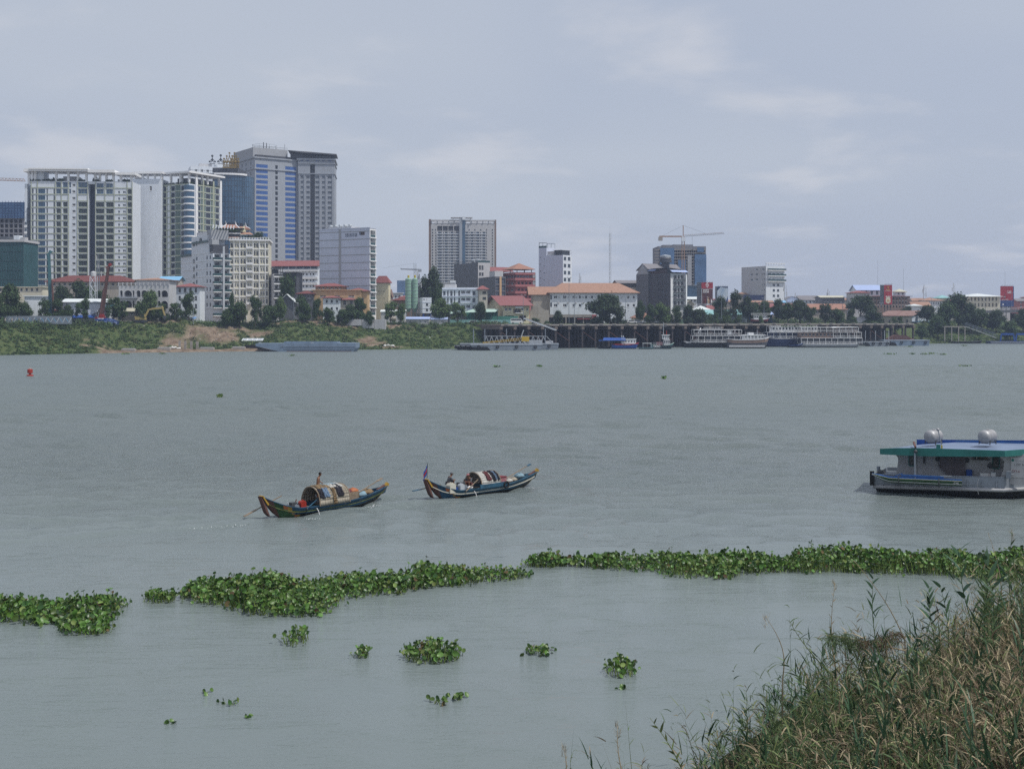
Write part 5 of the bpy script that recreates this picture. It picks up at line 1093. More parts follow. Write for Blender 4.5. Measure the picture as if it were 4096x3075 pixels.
house('house with brown roof peeping above the navy hoarding',2955,2990,1168,1176,1200,620,0,'dull_wall','orange_roof','hip',D=8,nw=1)
house('sky blue roofed house below the white river hotel',3095,3140,1203,1210,1222,540,0,'white_paint','sky_roof','gable',D=8,nw=2)
house('pale roofed row house left of the sky blue roof',3000,3092,1203,1209,1222,545,0,'white_paint','orange_roof','gable',D=8,nw=4)
house('twin brown gabled house right of the white river hotel',3130,3205,1186,1202,1220,640,0,'white_paint','grey_roof','gable',D=10,nw=4,axis='y')
house('grey brown gabled house beside the pale beige roof',3200,3268,1183,1199,1218,640,0,'white_paint','grey_roof','gable',D=10,nw=4)
house('wide beige roofed hall on the right skyline',3285,3378,1183,1190,1215,600,0,'dark_grey_wall','beige_roof','gable',D=14,nw=6)
house('long orange tiled house behind riverside trees',3245,3385,1216,1236,1260,480,0,'dull_wall','bright_orange_roof','gable',D=12,nw=4)
house('blue roofed white building left of the red beer billboard',3428,3525,1140,1160,1215,600,0,'white_paint','pale_blue_roof','gable',D=14,nw=4,storeys=2,wk='balc')
house('grey house with pink red roof in front of the blue roofed building',3405,3478,1162,1172,1215,580,0,'light_grey_wall','red_roof','hip',D=10,nw=3)
B=house('brown terraced building with rows of arches right of the red beer billboard',3472,3640,1182,1186,1235,575,0,'brown_wall','dark_red_roof','hip',D=14,nw=12,storeys=3,wk='arch',name='arched_terrace',over=1.2)
B=house('white roof house with brown pyramid roof on top of the arched terrace',3584,3622,1155,1168,1184,585,0,'white_paint','beige_roof','hip',D=6,nw=2)
house('red roofed shop row right of the arched terrace',3652,3700,1193,1203,1235,600,0,'dull_wall','orange_roof','gable',D=10,nw=3)
house('white building with faded orange roof near the phone mast',3690,3772,1190,1203,1245,590,0,'white_paint','orange_roof','hip',D=12,nw=8,storeys=2)
house('pointed red gables below the phone mast',3650,3720,1208,1222,1238,560,0,'white_paint','orange_roof','gable',D=8,nw=4)
house('white market canopy in front of the arched terrace',3645,3684,1216,1224,1240,545,0,'white_paint','white_roof','hip',D=8,nw=0)
house('pale turquoise roofed house behind the dome of trees',3755,3800,1180,1193,1215,660,0,'cream_wall','aqua_roof','hip',D=10,nw=2)
B=house('yellow market hall with broad white pyramid roof',3872,4000,1173,1187,1234,560,0,'cream_wall','white_roof','hip',D=26,nw=8,storeys=2,wk='balc',name='market_hall',cat='market hall',over=1.5)
house('pink houses at the right edge behind the bridge',4070,4140,1195,1204,1232,620,0,'pink_wall','grey_roof','gable',D=10,nw=3,storeys=2)
house('tall narrow white house at the far right edge',4110,4200,1180,1190,1240,640,0,'white_paint','red_roof','hip',D=10,nw=4,storeys=3)
B=Bld('rusty_warehouse','old warehouse with patched rusty roof and peeling end gable near the pier end','warehouse',436,1264,base=1296,th=-32,xa=3515,xb=3648,xc=3722,wall='dull_wall');B.even('f',5,.3,[1.0],1.6,kind='open');B.wall(mats={'r':'light_grey_wall'})
gableroof(B.e,0,0,B.W,B.D,B.H,B.z(1243)-B.H,'rust_roof','x',.7,'light_grey_wall');MB().box(B.W,-1,1.6,B.W+3,B.D+2,1.75,'sky_roof').build('blue_lean_to',B.e)
r_=random.Random(11);row=[('white_paint','red_roof','small'),('dull_wall','orange_roof','brown walled'),('light_grey_wall','grey_roof','grey'),('cream_wall','red_roof','cream'),('white_paint','pale_blue_roof','blue roofed')]
far=[(1140,1180,1205),(1580,1215,1225),(2290,1230,1240),(2540,1190,1215),(2600,1205,1225),(2870,1200,1225),(2905,1207,1228),(2935,1205,1228),(3140,1200,1230),(3190,1208,1232),(3240,1203,1230),(3390,1200,1226),(3440,1208,1230),(3610,1202,1230),(3740,1206,1232),(3800,1206,1236),(3850,1204,1234),(4020,1215,1240),(2960,1212,1232),(3070,1210,1232),(3330,1208,1230),(3500,1212,1232),(3560,1214,1236),(-60,1160,1200),(60,1175,1205),(420,1165,1200),(1480,1190,1220)]
farlab=['low white town house just left of the distant charcoal hotel gap','small brown walled town house behind the silos yard','grey town house tucked behind the colonial roof','cream town house left of the shabby house','blue roofed town house left of the charcoal hotel','white town house at the foot of the blue and white billboard','brown walled town house right of the blue and white billboard','grey town house below the left end of the navy hoarding','cream town house beside the right phone mast of the white river hotel','blue roofed town house between the twin brown gables','white town house before the wide beige roofed hall','brown walled town house between the beige hall and the blue roofed building','grey town house under the blue roofed white building','cream town house just right of the arched terrace','blue roofed town house behind the faded orange roof','white town house left of the slim phone mast','brown walled town house left of the yellow market hall','grey town house at the foot of the red and blue billboard','cream town house below the navy hoarding','blue roofed town house right of the navy hoarding','white town house below the beige roofed hall','brown walled town house left of the red beer billboard','grey town house behind the rusty warehouse','cream town house outside the left edge','blue roofed town house left of the olive tower foot','white town house behind the dark red temple roof','brown walled town house behind the lavender slab']
words=['tiny','squat','faded','dusty','plain','old','pale','low']
for i,(px,t_,bs)in enumerate(far):
 wl,rf,adj=row[i%5];Yf=r_.uniform(620,720);B=house(farlab[i],px-26,px+26,t_-7,t_,bs,Yf,0,wl,rf,r_.choice(['hip','gable']),D=10,nw=3,storeys=1);B.e['group']='far town houses on the skyline'
def mast(label,px,y0,y1,Y,w=1.2,m='pale_steel',lattice=True,ant=0,name='radio_mast',cat='mast'):
 Y=YM(px,Y);z0,z1=TOP-.5,zof(y0,Y);e=thing(name,label,cat,(xof(px,Y),Y,z0));h=z1-z0;b=MB()
 if lattice:
  n_=max(6,int(h/3));c=[(-w/2,-w/2),(w/2,-w/2),(0,w/2)]
  for k in range(3):b.bar((*c[k],0),(*c[k],h*.93),.14,m)
  for i in range(n_):
   for k in range(3):b.bar((*c[k],h*.93*i/n_),(*c[(k+1)%3],h*.93*(i+1)/n_),.09,m)
  b.bar((0,0,h*.93),(0,0,h),.08,m)
 else:b.tube((0,0,0),(0,0,h),w/2,m,w/5,6)
 b.build('pole',e)
 for i in range(ant):
  t=i*2.1;z=h*(.72+.22*(i%3)/2);MB().box(-.18,-.1,-1.1,.18,.1,1.1,'light_grey_wall').build('antenna',e,(1.1*math.cos(t),1.1*math.sin(t),z))
 return e
mast('tall thin lattice radio mast behind the orange roofed building',2440,905,1150,640,1.1)
mast('thin whip mast above the blue roofed building at right',3511,1040,1180,620,.35,lattice=False)
mast('thin whip mast above the arched terrace',3614,1074,1180,620,.35,lattice=False)
mast('faint thin mast behind the red and blue billboard',4020,1080,1180,640,.3,lattice=False)
mast('phone mast crowded with panel antennas left of the big round tree',3697,1138,1225,600,1.6,ant=9,name='phone_mast')
mast('slim phone mast with a tight bunch of antennas above the round tree',3815,1130,1225,600,1.0,ant=7,name='phone_mast')
mast('short phone mast with antennas left of the beige roofed hall',3313,1155,1200,640,1.2,ant=6,name='phone_mast')
mast('phone mast clinging to the right side of the white river hotel',3140,1130,1205,590,1.4,ant=8,name='phone_mast')
mast('small phone mast behind the white river hotel',3183,1172,1210,640,1.2,ant=5,name='phone_mast')
mast('dark phone mast beside the green silos',1675,1080,1220,460,.9,'steel_dark',ant=7,name='phone_mast')
mast('white water pipe like mast right of the slim white tower',2321,1090,1140,600,.9,ant=3,name='phone_mast')
mast('phone mast with antennas in front of the olive apartment tower',395,1016,1160,480,.9,'grey_steel',ant=6,name='phone_mast')
e=thing('water_tower','white lattice water tower in front of the dark red temple house','tower',(xof(374,450),450,9));b=MB()
for x in(-1,1):[b.bar((x,y,0),(x,y,zof(1106,450)-9),.18,'white_paint')for y in(-1,1)]
for i in range(6):z=(zof(1106,450)-9)*i/6;z2=z+(zof(1106,450)-9)/6;b.bar((-1,-1,z),(1,-1,z2),.12,'white_paint');b.bar((1,-1,z),(-1,-1,z2),.12,'white_paint')
b.build('frame',e);MB().lathe([(1.0,0),(1.05,.2),(1.05,1.6),(.2,2.0)],'light_grey_wall',(0,0,zof(1106,450)-8.98),14).build('tank',e)
lamp0=None
def lamp(px,y0,Y,label,two=True):
 global lamp0;Y=YM(px,Y)
 if lamp0 is None:
  lamp0=thing('street_lamp',label,'street lamp',(0,0,0),0,'tall lamp posts along the quay');MB().tube((0,0,0),(0,0,10.6),.13,'grey_steel',.07).build('pole',lamp0)
  for s in(-1,1):MB().bar((0,0,10.6),(s*.7,0,10.9),.08,'grey_steel').box(s*.7-.35,-.15,10.82,s*.7+.35,.15,10.98,'pale_steel').build('lamp_head',lamp0)
  o=lamp0
 else:o=copy_tree(lamp0)
 z0=TOP+.1;o.location=(xof(px,Y),Y,z0);k=(zof(y0,Y)-z0)/10.9;o.scale=(1,1,k);o['label']=label
for px,y0,Y,lb in((1898,1225,432,'lamp post between the conveyor and the yellow gabled house'),(2093,1180,424,'tall lamp post in front of the red roof of the yellow house'),(2297,1180,424,'lamp post rising before the orange roofed building'),(2276,1110,430,'tallest floodlight mast before the orange tile roof'),(2502,1186,424,'lamp post beside the large dark tree on the quay'),(2694,1188,424,'lamp post before the charcoal hotel balconies'),(2886,1190,424,'lamp post under the blue and white billboard'),(3056,1192,426,'lamp post beside the blue walled shed'),(3218,1208,428,'lamp post near the long orange tiled house'),(3370,1210,428,'lamp post right of the long orange tiled house'),(3524,1212,432,'lamp post below the red beer billboard'),(3640,1195,520,'lamp post beside the arched terrace'),(3726,1190,540,'lamp post right of the phone mast'),(3936,1190,540,'lamp post before the market hall'),(4047,1170,500,'white lamp post before the red and blue billboard'),(1175,1190,418,'thin lamp post near the white leaning canopy'),(773,1193,400,'lamp post at the left among the young trees'),(2216,1240,426,'short lamp post beside the maroon market shed')):lamp(px,y0,Y,lb)
def silo(px0,px1,label):
 Y=YM(1640,440);r=(px1-px0)/2/F*Y;e=thing('silo',label,'silo',(xof((px0+px1)/2,Y),Y,8.8));z1=zof(1120,Y)-8.8;zb=zof(1234,Y)-8.8
 MB().lathe([(.3,zb-1.6),(r,zb),(r,z1),(r*.9,z1+.5),(.4,z1+.9)],'silo_green',n=22).build('shell',e,smooth=False);b=MB()
 for i in range(9):z=zb+(z1-zb)*i/8;b.lathe([(r+.02,z-.08),(r+.07,z-.05),(r+.07,z+.05),(r+.02,z+.08)],'grey_steel',n=22)
 b.build('hoops',e);MB().lathe([(.45,0),(.45,1.3),(.3,1.5)],'tarp_yellow',(0,0,z1+.6),12).build('filter',e);b=MB()
 for k in range(4):t=k*math.pi/2+.8;b.bar((r*.8*math.cos(t),r*.8*math.sin(t),0),(r*.8*math.cos(t),r*.8*math.sin(t),zb+.2),.22,'grey_steel')
 b.bar((r+.1,-.2,0),(r+.1,-.2,z1),.1,'grey_steel');b.bar((r+.1,.2,0),(r+.1,.2,z1),.1,'grey_steel');b.build('frame',e)
silo(1621,1647,'left pale green cement silo with hoops');silo(1648.5,1671.5,'right pale green cement silo nearest the white mixing tower')
B=Bld('mixing_tower','white boxy concrete mixing tower on steel legs right of the green silos','tower',YM(1690,432),1190,z0=zof(1253,YM(1690,432)),th=14,xa=1663,xb=1690,xc=1726,wall='white_paint');B.grid('f',[(1704,1712)],[(1214,1222),(1236,1243)],kind='win',glass='glass_dark',frame='steel_dark');B.wall()
B.bands([B.z(1211),B.z(1233)],.08,.12,'pale_blue_wall','fl');b=MB()
for x,y in((.2,.2),(B.W-.4,.2),(B.W-.4,B.D-.4),(.2,B.D-.4)):b.box(x,y,-2.4,x+.3,y+.3,-.01,'blue_paint')
b.bar((.3,.3,-2.3),(B.W-.3,.3,-.1),.15,'blue_paint');b.build('leg_frame',B.e);MB().box(B.W*.08,-.02,B.H-1.0,B.W*.26,-.002,B.H-.6,'steel_dark').box(B.W*.4,-.02,B.H-1.1,B.W*.5,-.002,B.H-.5,'light_grey_wall').build('badge',B.e)
Y=YM(1700,428);p=at(1727,1217,Y);q=at(1833,1282,Y-6);e=thing('conveyor','long white sided belt conveyor sloping down from the mixing tower','conveyor',(p.x,p.y,8.8));q=q-Vector((p.x,p.y,8.8));p0=Vector((0,0,p.z-8.8));b=MB()
for yy in(-.7,.7):b.bar(p0+Vector((0,yy,0)),q+Vector((0,yy,0)),.16,'white_clean',.5)
b.bar(p0+Vector((0,0,-.15)),q+Vector((0,0,-.15)),1.1,'steel_dark',.12)
for i in range(24):t=i/23;c=p0 .lerp(q,t);b.bar(c+Vector((0,-.8,-.1)),c+Vector((.25,-.8,-1.2)),.09,'pale_steel')
b.bar(p0+Vector((0,-.8,-1.2)),q+Vector((0,-.8,-.6)),.14,'steel_dark');b.build('belt_frame',e);b=MB()
for t in(.28,.62):c=p0 .lerp(q,t);b.bar(c,(c.x,c.y,0),.4,'blue_paint')
b.build('supports',e)
e=thing('cement_tank','dusty horizontal cement tank on legs left of the silos','tank',(xof(1571,YM(1571,424)),YM(1571,424),8.9));MB().lathe([(.2,-1.5),(1,-1.3),(1.1,0),(1,1.3),(.2,1.5)],'dull_wall',(0,0,2.6),14,'x').build('tank',e);MB().box(-1,-.5,0,-.8,.5,1.9,'rust_steel').box(.8,-.5,0,1,.5,1.9,'rust_steel').build('legs',e)
def cabin(label,x0,x1,y0,Y,wall,roof,base=1296,D=3,nw=3,name='site_cabin',th=0,z0=None):
 Y=YM(x0,Y);B=Bld(name,label,'cabin',Y,y0,z0=z0 if z0 is not None else tz(xof((x0+x1)/2,Y),Y)-.3,th=th,xb=x0,xc=x1,xa=x0,D=D,wall=wall)
 if nw:B.even('f',nw,.35,[1.1],.9,kind='win',glass='glass_mid')
 B.wall();B.gable(.7,.35,roof,'x');return B
cabin('site cabin with blue roof and white walls, left one of a pair',1626,1716,1276,412,'light_grey_wall','pale_blue_roof',D=4,nw=4)
cabin('smaller site cabin with blue roof, right one of the pair',1722,1788,1277,414,'light_grey_wall','pale_blue_roof',D=4,nw=2)
cabin('low white shed behind the cement tank',1524,1620,1247,432,'light_grey_wall','white_roof',D=5,nw=3)
cabin('grey site container with blue roof behind the blue cabin',276,372,1270,410,'light_grey_wall','blue_paint',D=3,nw=3)
for i,(x0,x1)in enumerate(((1387,1445),(1448,1494),(1497,1543))):
 Y=YM(1387,402)+i;z0=tz(xof(x0,Y),Y)-.2;W=(x1-x0)/F*Y;h=zof(1277.5,Y)-z0;b=MB().box(0,0,0,W,2.4,h,'light_grey_wall')
 for k in range(int(W/.3)):b.box(k*.3+.05,-.04,.1,k*.3+.18,-.001,h-.1,'light_grey_wall')
 o=b.build('container',None,(xof(x0,Y),Y,z0));tag(o,['pale grey container, left one of three on the green bank','pale grey container in the middle of three on the bank','pale grey container, right one of three beside the rubble'][i],'container','pale grey containers on the bank')
Yc=YM(420,398);z0=tz(xof(420,Yc),Yc);e=thing('blue_cabin','blue site hut half covered with a blue and silver tarpaulin','cabin',(xof(378,Yc),Yc,z0-.6));W=(465-378)/F*Yc
MB().box(0,0,0,W*.55,3,2.9,'blue_paint').box(W*.55,.3,.6,W,2.8,2.2,'tarp_blue').build('hut',e);b=MB();rr2=random.Random(5)
g=[[(W*(.12+.9*i/14),-.25-.2*rr2 .random()if j==0 else j*.8-.2,(1.3+rr2 .uniform(-.4,.5)if j==0 else 3.0+rr2 .uniform(-.12,.1))-(1.1*max(0,i-8)/6 if j else .3*max(0,i-8)/6))for j in range(5)]for i in range(15)]
for i in range(14):
 for j in range(4):b.add([g[i][j],g[i+1][j],g[i+1][j+1],g[i][j+1]],[(0,1,2,3)],'bag_white' if i<4 and j<2 else 'tarp_blue')
b.build('tarpaulin',e)
def rig(label,px0,y0,px1,y1,Y,m,m2,lean_bar,base_px,cab):
 Y=YM(px1,Y);top=at(px0,y0,Y);bot=at(px1,y1,Y);zb=tz(bot.x,Y)-.1;e=thing('piling_rig',label,'piling rig',(bot.x,Y,zb));t=top-Vector((bot.x,Y,zb));b=MB();n_=16
 for s in(-.45,.45):
  for q_ in(-.4,.4):b.bar((s,q_,.8),(t.x+s*.6,q_,t.z),.22,m)
 for i in range(n_):
  a0=Vector((0,-.4,.8)).lerp(Vector((t.x,-.4,t.z)),i/n_);a1=Vector((0,-.4,.8)).lerp(Vector((t.x,-.4,t.z)),(i+1)/n_);b.bar(a0+Vector((-.4,0,0)),a1+Vector((.4,0,0)),.14,m);b.bar(a0,a1,.5,m)
 b.build('mast',e);b=MB();b.bar((t.x-.3,0,t.z),(t.x+1.5,0,t.z+.8),.35,m);b.lathe([(.01,-.15),(.6,-.15),(.6,.15),(.01,.15)],m2,(t.x+.6,-.2,t.z+.6),12,'y');b.bar((t.x-.9,0,t.z-.5),(t.x-.1,0,t.z+.1),.4,m2);b.build('head',e)
 b=MB();x2=lean_bar;b.tube((x2,-.9,.5),(t.x*.72+x2,-.9,t.z*.62),.38,'rust_steel');b.build('drill_string',e)
 b=MB();b.box(-2.2,-1.2,.2,2.2,1.6,.9,'steel_dark');b.box(-1.8+cab,-1,.9,1.6+cab,1.4,3.0,m2);b.bar((-2.6,0,.4),(-.6,0,6.0),.22,m);b.bar((2.6,0,.4),(.5,0,5.0),.22,m2);b.lathe([(.01,-.3),(.9,-.3),(.9,.3),(.01,.3)],m2,(.6,-1.4,3.2),12,'y');b.build('undercarriage',e)
 b=MB();b.bar((t.x+1.4,-.1,t.z+.6),(x2+.6,-.5,t.z*.62),.05,'steel_dark');b.bar((t.x+1.8,.1,t.z+.6),(2,.4,3),.05,'steel_dark');b.build('cables',e)
rig('teal piling rig mast with a rusty pipe at left among the trees',195,1015,205,1262,412,'teal_steel','teal_steel',1.3,210,-2.2)
rig('leaning rusty red piling rig with bright red base',434,1066,404,1268,403,'rust_steel','red_paint',-.6,405,0)
Yl=YM(300,411);z0=tz(xof(300,Yl),Yl);e=thing('lattice_boom','long dark lattice boom with teal end lying across the site near the red rig','crane boom',(xof(290,Yl),Yl,z0));b=MB();p=Vector((0,0,1.2));q=at(458,1222,Yl)-Vector((xof(290,Yl),Yl,z0))
for s in((0,-.4,-.3),(0,.4,-.3),(0,0,.35)):b.bar(p+Vector(s),q+Vector(s),.16,'steel_dark')
for i in range(14):a0=p.lerp(q,i/14);a1=p.lerp(q,(i+1)/14);b.bar(a0+Vector((0,-.4,-.3)),a1+Vector((0,0,.35)),.1,'steel_dark');b.bar(a0+Vector((0,0,.35)),a1+Vector((0,-.4,-.3)),.1,'steel_dark')
b.bar(q+Vector((-3.4,0,-.8)),q+Vector((.2,0,.3)),.9,'teal_steel',.5);b.build('boom',e);MB().box(-.6,-.6,0,.2,.6,1.1,'steel_dark').box(6.5,-.6,0,7,.6,3.0,'steel_dark').build('trestle',e)
Yx=YM(566,401);x0=xof(566,Yx);z0=tz(x0,Yx)-.1;e=thing('excavator','yellow excavator digging on the earth mound','excavator',(x0,Yx,z0));b=MB()
for y in(-1.1,.7):b.prism([(-1.9,0),(1.9,0),(2.2,.4),(1.9,.85),(-1.9,.85),(-2.2,.4)],y,y+.5,'steel_dark')
b.build('tracks',e);MB().box(-2.0,-1.3,.95,1.6,1.3,1.75,'machine_yellow').box(-2.2,-1.2,1.76,-.4,1.2,2.2,'machine_yellow').build('body',e);MB().box(.1,-1.25,1.76,1.5,-.1,3.0,'machine_yellow').box(.25,-1.28,2.1,1.35,-1.251,2.9,'glass_dark').build('cab',e)
k=Yx/F;A=[(1.2,1.9),(2.6,4.6),(4.2,5.0),(8.0,5.3)];b=MB()
for p,q in zip(A[:-1],A[1:]):b.bar((p[0],.2,p[1]),(q[0],.2,q[1]),.45,'machine_yellow',.65)
b.build('boom',e);b=MB();b.bar((7.4,.2,5.9),(8.5,.2,2.4),.4,'machine_yellow',.55);b.bar((5.2,.2,5.6),(7.6,.2,5.9),.2,'pale_steel');b.build('arm',e);MB().prism([(8.1,2.5),(8.8,2.4),(8.9,1.5),(8.5,.9),(8.0,1.5)],-.4,.8,'steel_dark').build('bucket',e)
Yf=404;z0=TOP-1.6
e=thing('site_fence','grey patterned sheet fence along the top of the left bank','fence',(xof(-30,Yf),Yf,0));b=MB();x_=0
for i in range(26):
 W=12.2/F*Yf;xx=xof(-30,Yf)+i*W;zb=max(tz(xx,Yf)-.3,zof(1296,Yf));b.box(i*W,0,zb,i*W+W-.03,.08,zof(1264,Yf),'grey_steel')
 if i%2:b.add([(i*W,-.01,zof(1288,Yf)),(i*W+W*.9,-.01,zof(1268,Yf)),(i*W+W*.9,-.01,zof(1272,Yf)),(i*W,-.01,zof(1292,Yf))],[(0,1,2,3)],'white_roof')
 else:b.add([(i*W,-.01,zof(1270,Yf)),(i*W+W*.9,-.01,zof(1286,Yf)),(i*W+W*.9,-.01,zof(1290,Yf)),(i*W,-.01,zof(1274,Yf))],[(0,1,2,3)],'sky_roof')
b.build('sheets',e)
for p in(21,48,76):
 x=xof(p,Yf-2);zb=tz(x,Yf-2)-.2;o=MB().box(-.2,-.2,0,.2,.2,zof(1272,Yf-2)-zb,'dull_wall').build('concrete_post',None,(x,Yf-2,zb));tag(o,'short concrete post before the patterned fence, %s'%{21:'leftmost of three',48:'middle of three',76:'right of three'}[p],'post','concrete posts before the fence')
Yg_=YM(620,416);o=MB().box(0,0,0,xof(770,Yg_)-xof(470,Yg_),.1,zof(1268,Yg_)-zof(1287,Yg_),'grey_steel').build('green_fence',None,(xof(470,Yg_),Yg_,zof(1287,Yg_)));tag(o,'low grey green fence behind the excavator','fence')
o=MB().add([(0,0,2.2),(9,0,2.3),(9,4,3.0),(0,4,3.0)],[(0,1,2,3)],'blue_roof').box(.2,.2,0,.3,.3,2.2,'steel_dark').box(8.6,.2,0,8.7,.3,2.3,'steel_dark').box(.2,3.5,0,.3,3.6,2.9,'steel_dark').box(8.6,3.5,0,8.7,3.6,2.9,'steel_dark').build('blue_canopy',None,(xof(684,YM(684,417)),YM(684,417),TOP-.1));tag(o,'small blue canopy under the trees right of the excavator','canopy')
for i,p in enumerate((719,741,765,789)):
 x,y=bpt(p,7.5);zb=tz(x,y)-.3;e=thing('concrete_pier','raw concrete pier with rusty bars, %s of four on the muddy ledge'%['first from left','second from left','third from left','rightmost'][i],'pier',(x,y,zb),0,'concrete piers on the ledge')
 MB().box(-.35,-.35,0,.35,.35,3.2,'concrete').build('column',e);b=MB()
 for a_ in((-.2,-.2),(.2,-.2),(.2,.2),(-.2,.2)):b.bar((*a_,3.2),(*a_,3.9),.05,'rust_steel')
 b.build('bars',e)
for i,(p,w_,lb)in enumerate(((515,4.6,'pale concrete slab block at left on the muddy ledge'),(657,4.4,'pale concrete slab block near the white bags'),(828,5,'pale concrete block left of the tin shelter'),(955,4.6,'pale concrete block behind the blue barge bow'))):
 x,y=bpt(p,4.5);zb=tz(x,y)-.35;o=MB().box(-w_/2,-1,0,w_/2,1,1.0,'concrete').box(-w_/2+.3,-.8,1.001,w_/2-.3,.8,1.15,'light_grey_wall').build('foundation_block',None,(x,y,zb));tag(o,lb,'concrete block','foundation blocks on the ledge')
def bags(p,d,n_,lb,rx=2.4):
 x,y=bpt(p,d);r2=random.Random(p);b=MB();zb=tz(x,y)
 for i in range(n_):
  bx,by=r2 .gauss(0,rx*.5),r2 .gauss(0,.7);bz=max(0,.7-abs(bx)*.22-abs(by)*.25)*r2 .random()+.12;s_=r2 .uniform(.25,.4)
  b.lathe([(.02,-s_*1.3),(s_*.6,-s_*.9),(s_*.7,0),(s_*.6,s_*.9),(.02,s_*1.3)],'bag_white',(bx,by,bz),7,r2 .choice('xy'))
 o=b.build('sandbag_heap',None,(x,y,zb),smooth=True);tag(o,lb,'sandbag heap',None,'stuff')
bags(693,7,34,'heap of white sandbags left of the concrete piers');bags(1552,5,30,'heap of white sandbags on the green bank right of the barge')
e=thing('tin_shelter','open shelter with bright corrugated tin roof above the blue barge','shelter',(*bpt(1010,7.5),tz(*bpt(1010,7.5))-.2));b=MB()
for x in(-3,0,3.4):[b.bar((x,y,0),(x,y,3.3),.12,'steel_dark')for y in(-1.3,1.6)]
b.build('posts',e);b=MB()
for i in range(22):x=-3.6+i*.35;b.add([(x,-1.9,2.9+.04*(i%2)),(x+.35,-1.9,2.9+.04*((i+1)%2)),(x+.35-.3,2,3.7+.04*((i+1)%2)),(x-.3,2,3.7+.04*(i%2))],[(0,1,2,3)],'pale_steel' if i%5 else 'white_roof')
b.build('tin_roof',e);MB().box(-2.6,-1,0,2.8,1.2,1.3,'pile_concrete').build('store',e)
def vehicle(name,label,cat,px,Y,m,L=4.4,hh=1.5,van=False,rz=0):
 Y=YM(px,Y);zb=TOP+.05 if px>2000 else tz(xof(px,Y),Y);e=thing(name,label,cat,(xof(px,Y),Y,zb),rz,'vehicles parked along the quay');w_=.85
 if van:prof=[(-L/2,.4),(-L/2,hh*.95),(-L/2+.15,hh),(L/2-.9,hh),(L/2-.2,hh*.6),(L/2,hh*.5),(L/2,.4)];gl=[(-L/2+.25,hh*.62),(-L/2+.25,hh*.9),(L/2-1.0,hh*.9),(L/2-.5,hh*.62)]
 else:prof=[(-L/2,.4),(-L/2,.85),(-L/2+.25,.98),(-L/2+.8,hh-.1),(-L/2+1.1,hh),(L*.12,hh),(L*.27,1.0),(L/2-.1,.85),(L/2,.7),(L/2,.4)];gl=[(-L/2+.6,1.02),(-L/2+1.05,hh-.1),(L*.11,hh-.1),(L*.22,1.02)]
 MB().prism(prof,-w_,w_,m).build('body',e);MB().prism(gl,-w_-.012,-w_-.002,'glass_dark').build('window',e);
 for x in(-L*.31,L*.31):MB().lathe([(.01,-.1),(.33,-.1),(.33,.1),(.01,.1)],'rubber',(x,-w_,.33),12,'y').build('wheel',e)
 for x,s_ in((L/2,'f'),):MB().box(x-.02,-w_+.05,.62,x+.03,-w_+.35,.78,'white_clean').build('headlight',e)
vehicle('parked_van','long white minibus parked on the quay before the yellow house','van',2067,421,'white_clean',5.2,2.3,True);vehicle('parked_pickup','white car parked by the turquoise fence, leftmost','car',1897,419,'white_clean',5.0,1.7);vehicle('parked_car','white car parked right of the leftmost car by the turquoise fence','car',1943,420,'light_grey_wall',4.3,1.5);vehicle('parked_car','small white car partly hidden by grass left of the minibus','car',1985,421,'white_clean',4.0,1.4)
for i,(p,m_,lb)in enumerate(((2527,'white_clean','white car, leftmost on the quay by the orange house'),(2551,'grey_steel','grey car second from left on the quay by the orange house'),(2586,'white_clean','big white car parked before the orange house'),(2617,'pale_steel','silver car just left of the flat kiosk'),(2634,'white_clean','white car tucked against the flat kiosk'),(2500,'dark_grey_wall','dark car half hidden left of the white cars'))):vehicle('parked_car',lb,'car',p,418+i*.2,m_,4.4,1.6)
e=thing('skip','long dark green container skip on the quay right of the kiosk','skip',(xof(2716,YM(2716,420)),YM(2716,420),TOP+.1));MB().box(0,0,0,6.2,2.2,1.5,'silo_green').box(0,2,1.5,6.2,2.2,1.6,'green_net').build('bin',e);MB().bar((.5,.2,2.4),(4,.2,2.1),.5,'crane_orange',.35).build('loader_arm',e)
e=thing('awning','long weathered wooden awning frame beside the skip','frame',(xof(2720,YM(2720,426)),YM(2720,426),TOP));
MB().box(0,0,0,.15,.15,2.6,'brown_wall').box(3.2,0,0,3.35,.15,2.6,'brown_wall').box(-.2,-.2,2.6,3.6,.6,2.75,'brown_wall').build('frame',e)
o=MB();pr_=[(6.6,0),(5.4,1.0),(3.2,2.6),(1.4,3.5),(.1,3.8)];o.lathe(pr_,'light_grey_wall',n=18);o=o.build('gravel_heap',None,(xof(3455,YM(3455,434)),YM(3455,434),TOP-.1),smooth=True);tag(o,'grey gravel heap on the quay right of the cruise boats','gravel heap',None,'stuff')
o=MB().lathe([(5.6,0),(4.2,1.1),(2.2,2.3),(.1,2.9)],'leaf_mid',n=18).build('grassy_heap',None,(xof(3490,YM(3490,426)),YM(3490,426),TOP-.1),smooth=True);tag(o,'grass covered earth heap in front of the gravel','earth heap',None,'stuff')
Yb=640;e=thing('road_bridge','low elevated road bridge with railing at the right edge','bridge',(xof(3900,Yb),Yb,8));W=xof(4300,Yb)-xof(3900,Yb);z1,z2=zof(1243,Yb)-8,zof(1233,Yb)-8
MB().prism([(0,z1-1.6),(W,z2-1.2),(W,z2),(0,z1)],0,9,'dark_grey_wall').build('deck',e);b=MB()
for i in range(40):x=W*i/39;z=z1+(z2-z1)*i/39;b.box(x,.1,z,x+.12,.2,z+1.1,'pale_steel')
b.bar((0,.15,z1+1.1),(W,.15,z2+1.1),.14,'pale_steel');b.bar((0,.15,z1+.6),(W,.15,z2+.6),.1,'pale_steel');b.build('railing',e)
for i in range(6):MB().box(W*(i+.5)/6-.6,2,0,W*(i+.5)/6+.6,7,z1-1.4,'pile_concrete').build('pier',e)
